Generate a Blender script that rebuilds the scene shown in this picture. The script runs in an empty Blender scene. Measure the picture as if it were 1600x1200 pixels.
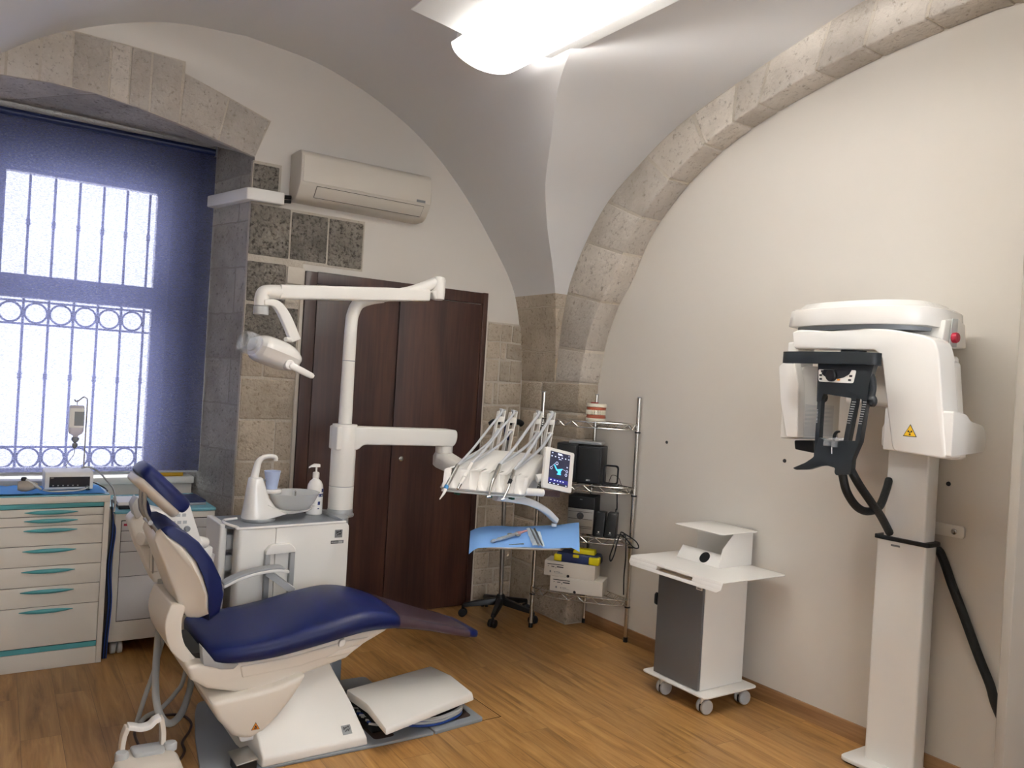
import bpy, bmesh, math, random
from mathutils import Vector, Matrix, Euler
C = bpy.context.scene.collection
SC = bpy.context.scene
random.seed(7)
PI = math.pi

# ------------------------------------------------------------------ camera
cam_d = bpy.data.cameras.new('camera'); cam = bpy.data.objects.new('camera', cam_d); C.objects.link(cam)
SC.camera = cam
cam_d.sensor_width = 36.0
cam_d.lens = 36.0 * 1267.13 / 1600.0
cam_d.clip_start = 0.05
CAM_YAW, CAM_PITCH, CAM_ROLL = 0.59432594, -0.00194156, 0.05851441
_f = Vector((math.sin(CAM_YAW) * math.cos(CAM_PITCH), math.cos(CAM_YAW) * math.cos(CAM_PITCH), math.sin(CAM_PITCH)))
_r = Vector((math.cos(CAM_YAW), -math.sin(CAM_YAW), 0)); _u = _r.cross(_f)
_c, _s = math.cos(CAM_ROLL), math.sin(CAM_ROLL)
_R = _c * _r + _s * _u; _U = -_s * _r + _c * _u
cam.matrix_world = Matrix(((_R.x, _U.x, -_f.x, 0), (_R.y, _U.y, -_f.y, 0), (_R.z, _U.z, -_f.z, 1.55), (0, 0, 0, 1)))

# ------------------------------------------------------------------ world, exposure
SC.view_settings.view_transform = 'Standard'
SC.view_settings.look = 'None'
SC.view_settings.gamma = 1.0
SC.view_settings.use_curve_mapping = False
SC.view_settings.exposure = 0.52
W = bpy.data.worlds.new('daylight'); SC.world = W; W.use_nodes = True
_bg = W.node_tree.nodes['Background']
_bg.inputs[0].default_value = (0.88, 0.92, 1.0, 1); _bg.inputs[1].default_value = 6.0
TUBE_POWER = 66.0          # emission strength of the fluorescent tubes

# ------------------------------------------------------------------ materials
def lin(h):
    h = h.lstrip('#'); o = []
    for i in (0, 2, 4):
        c = int(h[i:i+2], 16) / 255.0
        o.append(c / 12.92 if c <= 0.04045 else ((c + 0.055) / 1.055) ** 2.4)
    return (o[0], o[1], o[2], 1.0)
M = {}
def mat(name, hexc, rough=0.5, metal=0.0, coat=0.0, emit=0.0, spec=0.5, alpha=1.0, trans=0.0, var=0.0, vscale=4.0, bump=0.0, bscale=60.0, ior=1.45):
    m = bpy.data.materials.new(name); m.use_nodes = True; nt = m.node_tree
    b = nt.nodes['Principled BSDF']; c = lin(hexc)
    b.inputs['Base Color'].default_value = c
    b.inputs['Roughness'].default_value = rough; b.inputs['Metallic'].default_value = metal
    b.inputs['Coat Weight'].default_value = coat; b.inputs['Coat Roughness'].default_value = 0.1
    b.inputs['Specular IOR Level'].default_value = spec; b.inputs['Alpha'].default_value = alpha
    b.inputs['Transmission Weight'].default_value = trans; b.inputs['IOR'].default_value = ior
    if emit:
        b.inputs['Emission Color'].default_value = c; b.inputs['Emission Strength'].default_value = emit
    tc = None
    if var or bump:
        tc = nt.nodes.new('ShaderNodeTexCoord')
    if var:
        n = nt.nodes.new('ShaderNodeTexNoise'); n.inputs['Scale'].default_value = vscale; n.inputs['Detail'].default_value = 5
        nt.links.new(tc.outputs['Object'], n.inputs['Vector'])
        mx = nt.nodes.new('ShaderNodeMix'); mx.data_type = 'RGBA'
        mx.inputs[6].default_value = tuple(x * (1 - var) for x in c[:3]) + (1,)
        mx.inputs[7].default_value = tuple(min(1, x * (1 + var)) for x in c[:3]) + (1,)
        nt.links.new(n.outputs['Fac'], mx.inputs[0]); nt.links.new(mx.outputs[2], b.inputs['Base Color'])
    if bump:
        n2 = nt.nodes.new('ShaderNodeTexNoise'); n2.inputs['Scale'].default_value = bscale; n2.inputs['Detail'].default_value = 6
        nt.links.new(tc.outputs['Object'], n2.inputs['Vector'])
        bp = nt.nodes.new('ShaderNodeBump'); bp.inputs['Strength'].default_value = bump; bp.inputs['Distance'].default_value = 0.01
        nt.links.new(n2.outputs['Fac'], bp.inputs['Height']); nt.links.new(bp.outputs['Normal'], b.inputs['Normal'])
    M[name] = m
    return m

def ramp(nt, stops, src):
    r = nt.nodes.new('ShaderNodeValToRGB'); e = r.color_ramp.elements
    while len(e) < len(stops): e.new(0.5)
    for el, (p, c) in zip(e, stops):
        el.position = p; el.color = c
    nt.links.new(src, r.inputs[0]); return r

def stone_mat(name, c_light, c_mid, c_dark, pits, scale, bump, courses=None):
    m = bpy.data.materials.new(name); m.use_nodes = True; nt = m.node_tree; b = nt.nodes['Principled BSDF']
    b.inputs['Roughness'].default_value = 0.9; b.inputs['Specular IOR Level'].default_value = 0.2
    tc = nt.nodes.new('ShaderNodeTexCoord')
    n1 = nt.nodes.new('ShaderNodeTexNoise'); n1.inputs['Scale'].default_value = scale; n1.inputs['Detail'].default_value = 8; n1.inputs['Roughness'].default_value = 0.65
    n2 = nt.nodes.new('ShaderNodeTexNoise'); n2.inputs['Scale'].default_value = scale * 9; n2.inputs['Detail'].default_value = 6; n2.inputs['Roughness'].default_value = 0.7
    v = nt.nodes.new('ShaderNodeTexVoronoi'); v.inputs['Scale'].default_value = scale * 12; v.inputs['Randomness'].default_value = 1.0
    for n in (n1, n2, v): nt.links.new(tc.outputs['Object'], n.inputs['Vector'])
    r1 = ramp(nt, [(0.32, lin(c_mid)), (0.66, lin(c_light))], n1.outputs['Fac'])
    # per-island tint
    geo = nt.nodes.new('ShaderNodeNewGeometry')
    hue = nt.nodes.new('ShaderNodeHueSaturation')
    mr = nt.nodes.new('ShaderNodeMapRange'); mr.inputs[3].default_value = 0.82; mr.inputs[4].default_value = 1.12
    nt.links.new(geo.outputs['Random Per Island'], mr.inputs[0]); nt.links.new(mr.outputs[0], hue.inputs['Value'])
    nt.links.new(r1.outputs[0], hue.inputs['Color'])
    r2 = ramp(nt, [(0.28 + pits * 0.18, (1, 1, 1, 1)), (0.40 + pits * 0.22, (0, 0, 0, 1))], n2.outputs['Fac'])
    mx = nt.nodes.new('ShaderNodeMix'); mx.data_type = 'RGBA'
    nt.links.new(r2.outputs[0], mx.inputs[0]); nt.links.new(hue.outputs[0], mx.inputs[6]); mx.inputs[7].default_value = lin(c_dark)
    col = mx.outputs[2]
    if courses:                     # coursed blocks with mortar joints on a surface that is one mesh
        sx_ = nt.nodes.new('ShaderNodeSeparateXYZ'); nt.links.new(tc.outputs['Object'], sx_.inputs[0])
        sm = nt.nodes.new('ShaderNodeMath'); sm.operation = 'ADD'; nt.links.new(sx_.outputs[0], sm.inputs[0]); nt.links.new(sx_.outputs[1], sm.inputs[1])
        nz = nt.nodes.new('ShaderNodeMath'); nz.operation = 'MULTIPLY_ADD'; nz.inputs[1].default_value = 0.05; nt.links.new(n1.outputs['Fac'], nz.inputs[0]); nt.links.new(sx_.outputs[2], nz.inputs[2])
        cb = nt.nodes.new('ShaderNodeCombineXYZ'); nt.links.new(sm.outputs[0], cb.inputs[0]); nt.links.new(nz.outputs[0], cb.inputs[1])
        bk = nt.nodes.new('ShaderNodeTexBrick'); bk.inputs['Scale'].default_value = 1.0; bk.inputs['Row Height'].default_value = courses[1]; bk.inputs['Brick Width'].default_value = courses[0]
        bk.inputs['Mortar Size'].default_value = courses[3]; bk.inputs['Mortar Smooth'].default_value = 0.6; bk.inputs['Color1'].default_value = (0.80, 0.80, 0.80, 1); bk.inputs['Color2'].default_value = (1.08, 1.08, 1.08, 1)
        nt.links.new(cb.outputs[0], bk.inputs['Vector'])
        mu = nt.nodes.new('ShaderNodeMix'); mu.data_type = 'RGBA'; mu.blend_type = 'MULTIPLY'; mu.inputs[0].default_value = 1.0
        nt.links.new(col, mu.inputs[6]); nt.links.new(bk.outputs['Color'], mu.inputs[7])
        mm = nt.nodes.new('ShaderNodeMix'); mm.data_type = 'RGBA'; nt.links.new(bk.outputs['Fac'], mm.inputs[0]); nt.links.new(mu.outputs[2], mm.inputs[6]); mm.inputs[7].default_value = lin(courses[2])
        col = mm.outputs[2]
    nt.links.new(col, b.inputs['Base Color'])
    add = nt.nodes.new('ShaderNodeMath'); add.operation = 'ADD'
    ml = nt.nodes.new('ShaderNodeMath'); ml.operation = 'MULTIPLY'; ml.inputs[1].default_value = 0.4
    nt.links.new(v.outputs['Distance'], ml.inputs[0]); nt.links.new(n2.outputs['Fac'], add.inputs[0]); nt.links.new(ml.outputs[0], add.inputs[1])
    add2 = nt.nodes.new('ShaderNodeMath'); add2.operation = 'ADD'
    nt.links.new(add.outputs[0], add2.inputs[0]); nt.links.new(n1.outputs['Fac'], add2.inputs[1])
    bp = nt.nodes.new('ShaderNodeBump'); bp.inputs['Strength'].default_value = bump; bp.inputs['Distance'].default_value = 0.02
    nt.links.new(add2.outputs[0], bp.inputs['Height']); nt.links.new(bp.outputs['Normal'], b.inputs['Normal'])
    M[name] = m
stone_mat('stone_warm', '#c2b5a3', '#a99b88', '#877a68', 0.25, 5.0, 0.5)
stone_mat('stone_arch', '#d2cabf', '#bdb4a8', '#9b9185', 0.22, 4.0, 0.55)
stone_mat('stone_grey', '#a29b90', '#7b756c', '#524d47', 0.5, 5.0, 1.0)
stone_mat('stone_jamb', '#b9b4ad', '#9a958e', '#7d7872', 0.2, 4.0, 0.7, (0.62, 0.27, '#9c978f', 0.005))
stone_mat('stone_springer', '#c2b5a3', '#a99b88', '#877a68', 0.25, 5.0, 0.5, (0.46, 0.30, '#b9ad9b', 0.009))
stone_mat('mortar', '#cdc4b6', '#bfb5a5', '#aca190', 0.15, 7.0, 0.35)
mat('plaster', '#d7d1c8', 0.85, spec=0.25, var=0.02, vscale=1.6, bump=0.06, bscale=9)
mat('plaster_ceiling', '#d8d7d6', 0.85, spec=0.25, var=0.02, vscale=1.6, bump=0.05, bscale=9)
mat('plaster_shaded', '#a8a196', 0.85, spec=0.2, var=0.02, vscale=2)  # darkened plaster: shade of the wall stub put into its colour
mat('plaster_edge', '#cfc7ba', 0.9, spec=0.2, var=0.04, vscale=6, bump=0.2, bscale=30)
mat('white_gloss', '#f0ede7', 0.22, coat=0.3, var=0.0)
mat('white_satin', '#e9e6df', 0.42)
mat('cream_shell', '#ded5c8', 0.38)
mat('aged_white', '#cbc4b8', 0.45)
mat('white_matte', '#dcd8d0', 0.6)
mat('cabinet_cream', '#d6d0c5', 0.45, var=0.02)
mat('teal', '#4f9a9e', 0.35)
mat('teal_top', '#6fa7b4', 0.25)
mat('drawer_grey', '#c1bfbe', 0.45)
mat('dark_gap', '#1c1a18', 0.8)  # near-black tone painted for the shade in gaps and slots
mat('navy_vinyl', '#0b1748', 0.40, coat=0.0, bump=0.05, bscale=250, spec=0.32)
mat('navy_plastic', '#16224a', 0.4)
mat('grey_plastic', '#9b9d9e', 0.4)
mat('silver_plastic', '#a9acae', 0.32, metal=0.35)
mat('light_grey', '#b8b9b8', 0.45)
mat('hose_grey', '#a7a9a6', 0.45)
mat('hose_pale', '#c3c6ca', 0.45)
mat('chrome', '#c9c9c6', 0.14, metal=1.0)
mat('brushed_steel', '#a7a7a4', 0.35, metal=1.0, var=0.08, vscale=30)
mat('wire_chrome', '#cfcdc6', 0.22, metal=1.0)
mat('black_plastic', '#0d0f12', 0.4)
mat('black_soft', '#15171a', 0.5)
mat('black_frame', '#1d2226', 0.42)
mat('black_hose', '#101314', 0.55, bump=0.2, bscale=120)
mat('brown_cable', '#3a2620', 0.5)
mat('screen_off', '#22242c', 0.18)
mat('screen_on', '#2a2c40', 0.2, emit=0.35)
mat('screen_violet', '#2c2c72', 0.2, emit=0.45)
mat('icon_white', '#c9d2f0', 0.5, emit=0.8)
mat('icon_cyan', '#45b8ee', 0.5, emit=0.9)
mat('grey_metal', '#8b8d90', 0.4, metal=0.5)
mat('door_grey', '#6b6a6a', 0.42, metal=0.25, spec=0.4)
mat('plate_grey', '#868b90', 0.42, bump=0.04, bscale=200)
mat('bowl', '#e6e8e6', 0.25, alpha=0.45)
mat('blue_cup', '#c3d2f2', 0.4, alpha=0.92)
mat('drape_blue', '#7fb0ee', 0.75, bump=0.15, bscale=40)
mat('drape_deep', '#3f8fd6', 0.7)
mat('label_blue', '#25305f', 0.5)
mat('label_dark', '#2b2b2c', 0.5)
mat('label_grey', '#7d7f80', 0.45, metal=0.3)
mat('label_white', '#e8e6e0', 0.5)
mat('yellow', '#d3c411', 0.5)
mat('yellow_sponge', '#d8a526', 0.8)
mat('case_navy', '#16244a', 0.5)
mat('warn_yellow', '#f0c02c', 0.5)
mat('warn_orange', '#e08a1c', 0.5)
mat('red_button', '#a8243c', 0.3)
mat('gum_red', '#a5553c', 0.4)
mat('tongue_red', '#a52c22', 0.4)
mat('tooth', '#e9e2cf', 0.3)
mat('carton', '#d2cbc0', 0.7)
mat('foil_brown', '#55434a', 0.25, alpha=0.72)
mat('clear', '#eef3f6', 0.08, alpha=0.22)
mat('pouch', '#f0faf9', 0.3, alpha=0.7)
mat('saline', '#d8d2d6', 0.2, alpha=0.8)
mat('green_dark', '#0f4a38', 0.5)
mat('blue_ring', '#3f83b8', 0.4)
mat('paper_grey', '#a89f93', 0.8)
mat('iron', '#3b3944', 0.7)
mat('red_pink', '#c98f8a', 0.4)
mat('blue_cable', '#1d3f86', 0.5)
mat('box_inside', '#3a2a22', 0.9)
mat('lamp_white', '#f1efe8', 0.4)

# emissive fluorescent tube
m = bpy.data.materials.new('tube_light'); m.use_nodes = True
m.node_tree.nodes.remove(m.node_tree.nodes['Principled BSDF'])
e = m.node_tree.nodes.new('ShaderNodeEmission'); e.inputs[0].default_value = (1.0, 0.97, 0.94, 1); e.inputs[1].default_value = TUBE_POWER
m.node_tree.links.new(e.outputs[0], m.node_tree.nodes['Material Output'].inputs[0]); M['tube_light'] = m

# opal plastic of the lamp wings
m = bpy.data.materials.new('opal_plastic'); m.use_nodes = True; nt = m.node_tree
nt.nodes.remove(nt.nodes['Principled BSDF'])
df = nt.nodes.new('ShaderNodeBsdfDiffuse'); df.inputs[0].default_value = (0.94, 0.94, 0.92, 1); tl = nt.nodes.new('ShaderNodeBsdfTranslucent'); tl.inputs[0].default_value = (0.9, 0.9, 0.88, 1)
a = nt.nodes.new('ShaderNodeMixShader'); a.inputs[0].default_value = 0.5
nt.links.new(df.outputs[0], a.inputs[1]); nt.links.new(tl.outputs[0], a.inputs[2]); nt.links.new(a.outputs[0], nt.nodes['Material Output'].inputs[0]); M['opal_plastic'] = m

# prismatic acrylic cover of the lamp
m = bpy.data.materials.new('prismatic_acrylic'); m.use_nodes = True; nt = m.node_tree
nt.nodes.remove(nt.nodes['Principled BSDF'])
tr = nt.nodes.new('ShaderNodeBsdfTransparent'); tl = nt.nodes.new('ShaderNodeBsdfTranslucent'); gl = nt.nodes.new('ShaderNodeBsdfGlossy'); gl.inputs['Roughness'].default_value = 0.15
tl.inputs[0].default_value = (0.95, 0.95, 0.93, 1)
a = nt.nodes.new('ShaderNodeMixShader'); a.inputs[0].default_value = 0.45; bmx = nt.nodes.new('ShaderNodeMixShader'); bmx.inputs[0].default_value = 0.08
nt.links.new(tr.outputs[0], a.inputs[1]); nt.links.new(tl.outputs[0], a.inputs[2]); nt.links.new(a.outputs[0], bmx.inputs[1]); nt.links.new(gl.outputs[0], bmx.inputs[2])
nt.links.new(bmx.outputs[0], nt.nodes['Material Output'].inputs[0]); M['prismatic_acrylic'] = m

# see-through screen fabric of the roller blind
m = bpy.data.materials.new('blind_fabric'); m.use_nodes = True; nt = m.node_tree
nt.nodes.remove(nt.nodes['Principled BSDF'])
tc = nt.nodes.new('ShaderNodeTexCoord'); mp = nt.nodes.new('ShaderNodeMapping'); mp.inputs['Scale'].default_value = (70, 70, 420)
no = nt.nodes.new('ShaderNodeTexNoise'); no.inputs['Scale'].default_value = 1.0; no.inputs['Detail'].default_value = 3
nt.links.new(tc.outputs['Object'], mp.inputs[0]); nt.links.new(mp.outputs[0], no.inputs['Vector'])
rp = ramp(nt, [(0.3, (0.24, 0.24, 0.255, 1)), (0.7, (0.44, 0.44, 0.46, 1))], no.outputs['Fac'])
tr = nt.nodes.new('ShaderNodeBsdfTransparent'); nt.links.new(rp.outputs[0], tr.inputs[0])
df = nt.nodes.new('ShaderNodeBsdfDiffuse'); df.inputs[0].default_value = lin('#1f2438')
tl = nt.nodes.new('ShaderNodeBsdfTranslucent'); tl.inputs[0].default_value = lin('#72748e')
mx = nt.nodes.new('ShaderNodeMixShader'); mx.inputs[0].default_value = 0.5
nt.links.new(df.outputs[0], mx.inputs[1]); nt.links.new(tl.outputs[0], mx.inputs[2])
rf = nt.nodes.new('ShaderNodeBsdfRefraction'); rf.inputs['IOR'].default_value = 1.0001; rf.inputs['Roughness'].default_value = 0.2; nt.links.new(rp.outputs[0], rf.inputs[0])
sf = nt.nodes.new('ShaderNodeMixShader'); sf.inputs[0].default_value = 0.88; nt.links.new(tr.outputs[0], sf.inputs[1]); nt.links.new(rf.outputs[0], sf.inputs[2])
ad = nt.nodes.new('ShaderNodeAddShader'); nt.links.new(sf.outputs[0], ad.inputs[0]); nt.links.new(mx.outputs[0], ad.inputs[1])
nt.links.new(ad.outputs[0], nt.nodes['Material Output'].inputs[0]); M['blind_fabric'] = m

# window glass
m = bpy.data.materials.new('pane_glass'); m.use_nodes = True; nt = m.node_tree
nt.nodes.remove(nt.nodes['Principled BSDF'])
tr = nt.nodes.new('ShaderNodeBsdfTransparent'); gl = nt.nodes.new('ShaderNodeBsdfGlossy'); gl.inputs['Roughness'].default_value = 0.02
mx = nt.nodes.new('ShaderNodeMixShader'); mx.inputs[0].default_value = 0.04
nt.links.new(tr.outputs[0], mx.inputs[1]); nt.links.new(gl.outputs[0], mx.inputs[2]); nt.links.new(mx.outputs[0], nt.nodes['Material Output'].inputs[0]); M['pane_glass'] = m

# oak laminate floor: planks along y
m = bpy.data.materials.new('oak_laminate'); m.use_nodes = True; nt = m.node_tree; b = nt.nodes['Principled BSDF']
tc = nt.nodes.new('ShaderNodeTexCoord'); mp = nt.nodes.new('ShaderNodeMapping'); mp.inputs['Rotation'].default_value = (0, 0, PI / 2 + 0.03)
nt.links.new(tc.outputs['Object'], mp.inputs[0])
br = nt.nodes.new('ShaderNodeTexBrick'); br.offset = 0.37; br.offset_frequency = 2
br.inputs['Scale'].default_value = 1.0; br.inputs['Brick Width'].default_value = 1.25; br.inputs['Row Height'].default_value = 0.145
br.inputs['Mortar Size'].default_value = 0.0012; br.inputs['Mortar Smooth'].default_value = 0.3; br.inputs['Bias'].default_value = 0.0
br.inputs['Color1'].default_value = (0, 0, 0, 1); br.inputs['Color2'].default_value = (1, 1, 1, 1); br.inputs['Mortar'].default_value = (0.5, 0.5, 0.5, 1)
nt.links.new(mp.outputs[0], br.inputs['Vector'])
mp2 = nt.nodes.new('ShaderNodeMapping'); mp2.inputs['Scale'].default_value = (1.6, 16, 1); nt.links.new(mp.outputs[0], mp2.inputs[0])
off = nt.nodes.new('ShaderNodeVectorMath'); off.operation = 'ADD'; nt.links.new(mp2.outputs[0], off.inputs[0])
sc3 = nt.nodes.new('ShaderNodeVectorMath'); sc3.operation = 'SCALE'; sc3.inputs['Scale'].default_value = 13.0
nt.links.new(br.outputs['Color'], sc3.inputs[0]); nt.links.new(sc3.outputs[0], off.inputs[1])
g1 = nt.nodes.new('ShaderNodeTexNoise'); g1.inputs['Scale'].default_value = 1.3; g1.inputs['Detail'].default_value = 7; g1.inputs['Roughness'].default_value = 0.62; g1.inputs['Distortion'].default_value = 0.9
nt.links.new(off.outputs[0], g1.inputs['Vector'])
mp3 = nt.nodes.new('ShaderNodeMapping'); mp3.inputs['Scale'].default_value = (3, 120, 1); nt.links.new(mp.outputs[0], mp3.inputs[0])
g2 = nt.nodes.new('ShaderNodeTexNoise'); g2.inputs['Scale'].default_value = 1.0; g2.inputs['Detail'].default_value = 3; nt.links.new(mp3.outputs[0], g2.inputs['Vector'])
r1 = ramp(nt, [(0.28, lin('#79552a')), (0.46, lin('#9f7440')), (0.72, lin('#bb925b'))], g1.outputs['Fac'])
mr = nt.nodes.new('ShaderNodeMapRange'); mr.inputs[3].default_value = 0.86; mr.inputs[4].default_value = 1.10
sep = nt.nodes.new('ShaderNodeSeparateColor'); nt.links.new(br.outputs['Color'], sep.inputs[0]); nt.links.new(sep.outputs[0], mr.inputs[0])
hs = nt.nodes.new('ShaderNodeHueSaturation'); nt.links.new(r1.outputs[0], hs.inputs['Color']); nt.links.new(mr.outputs[0], hs.inputs['Value'])
mr2 = nt.nodes.new('ShaderNodeMapRange'); mr2.inputs[1].default_value = 0.3; mr2.inputs[2].default_value = 0.7; mr2.inputs[3].default_value = 0.9; mr2.inputs[4].default_value = 1.06
nt.links.new(g2.outputs['Fac'], mr2.inputs[0])
hs2 = nt.nodes.new('ShaderNodeHueSaturation'); nt.links.new(hs.outputs[0], hs2.inputs['Color']); nt.links.new(mr2.outputs[0], hs2.inputs['Value'])
mo = nt.nodes.new('ShaderNodeMix'); mo.data_type = 'RGBA'; nt.links.new(br.outputs['Fac'], mo.inputs[0]); nt.links.new(hs2.outputs[0], mo.inputs[6]); mo.inputs[7].default_value = lin('#74542f')
nt.links.new(mo.outputs[2], b.inputs['Base Color'])
b.inputs['Roughness'].default_value = 0.36; b.inputs['Specular IOR Level'].default_value = 0.45
M['oak_laminate'] = m

def wood_mat(name, dark, mid, light, rough, sx, axis='Z'):
    m = bpy.data.materials.new(name); m.use_nodes = True; nt = m.node_tree; b = nt.nodes['Principled BSDF']
    tc = nt.nodes.new('ShaderNodeTexCoord'); mp = nt.nodes.new('ShaderNodeMapping')
    mp.inputs['Scale'].default_value = (sx, sx, sx * 0.16) if axis == 'Z' else (sx, sx * 0.12, sx)
    nt.links.new(tc.outputs['Object'], mp.inputs[0])
    n = nt.nodes.new('ShaderNodeTexNoise'); n.inputs['Scale'].default_value = 1.0; n.inputs['Detail'].default_value = 2.0; n.inputs['Distortion'].default_value = 0.3
    nt.links.new(mp.outputs[0], n.inputs['Vector'])
    ml = nt.nodes.new('ShaderNodeMath'); ml.operation = 'MULTIPLY'; ml.inputs[1].default_value = 26.0; nt.links.new(n.outputs['Fac'], ml.inputs[0])
    fr = nt.nodes.new('ShaderNodeMath'); fr.operation = 'SINE'; nt.links.new(ml.outputs[0], fr.inputs[0])
    mp2 = nt.nodes.new('ShaderNodeMapping'); mp2.inputs['Scale'].default_value = (sx * 30, sx * 30, sx * 1.4) if axis == 'Z' else (sx * 30, sx * 1.4, sx * 30)
    nt.links.new(tc.outputs['Object'], mp2.inputs[0])
    n2 = nt.nodes.new('ShaderNodeTexNoise'); n2.inputs['Scale'].default_value = 1.0; nt.links.new(mp2.outputs[0], n2.inputs['Vector'])
    a1 = nt.nodes.new('ShaderNodeMath'); a1.operation = 'MULTIPLY_ADD'; a1.inputs[1].default_value = 0.22; nt.links.new(fr.outputs[0], a1.inputs[0]); nt.links.new(n2.outputs['Fac'], a1.inputs[2])
    r = ramp(nt, [(0.25, lin(dark)), (0.5, lin(mid)), (0.85, lin(light))], a1.outputs[0])
    nt.links.new(r.outputs[0], b.inputs['Base Color']); b.inputs['Roughness'].default_value = rough
    M[name] = m
wood_mat('dark_mahogany', '#321d19', '#3e2620', '#4a2f25', 0.42, 2.6)
wood_mat('baseboard_wood', '#7c5a38', '#8c6844', '#9a7650', 0.5, 3.0, 'Y')

# ------------------------------------------------------------------ mesh helpers
def rpoly(pts, r, n=4):
    """round the corners of a 2d polygon; r is a number or a list"""
    out = []; N = len(pts)
    for i in range(N):
        p = Vector(pts[i]); a = Vector(pts[i - 1]); c = Vector(pts[(i + 1) % N])
        rr = r[i] if isinstance(r, (list, tuple)) else r
        u = (a - p); v = (c - p); lu, lv = u.length, v.length
        d = min(rr, lu * 0.49, lv * 0.49)
        if d < 1e-5: out.append(tuple(p)); continue
        u.normalize(); v.normalize(); A = p + u * d; B = p + v * d
        for k in range(n + 1):
            t = k / n; out.append(tuple((1 - t) ** 2 * A + 2 * t * (1 - t) * p + t * t * B))
    return out

def catmull(pts, n=8):
    P = [Vector(p) for p in pts]; out = []
    for i in range(len(P) - 1):
        p0 = P[i - 1] if i else P[0] * 2 - P[1]; p1 = P[i]; p2 = P[i + 1]; p3 = P[i + 2] if i + 2 < len(P) else P[-1] * 2 - P[-2]
        for k in range(n):
            t = k / n
            out.append(0.5 * ((2 * p1) + (p2 - p0) * t + (2 * p0 - 5 * p1 + 4 * p2 - p3) * t * t + (3 * p1 - p0 - 3 * p2 + p3) * t ** 3))
    out.append(P[-1]); return out

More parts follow.
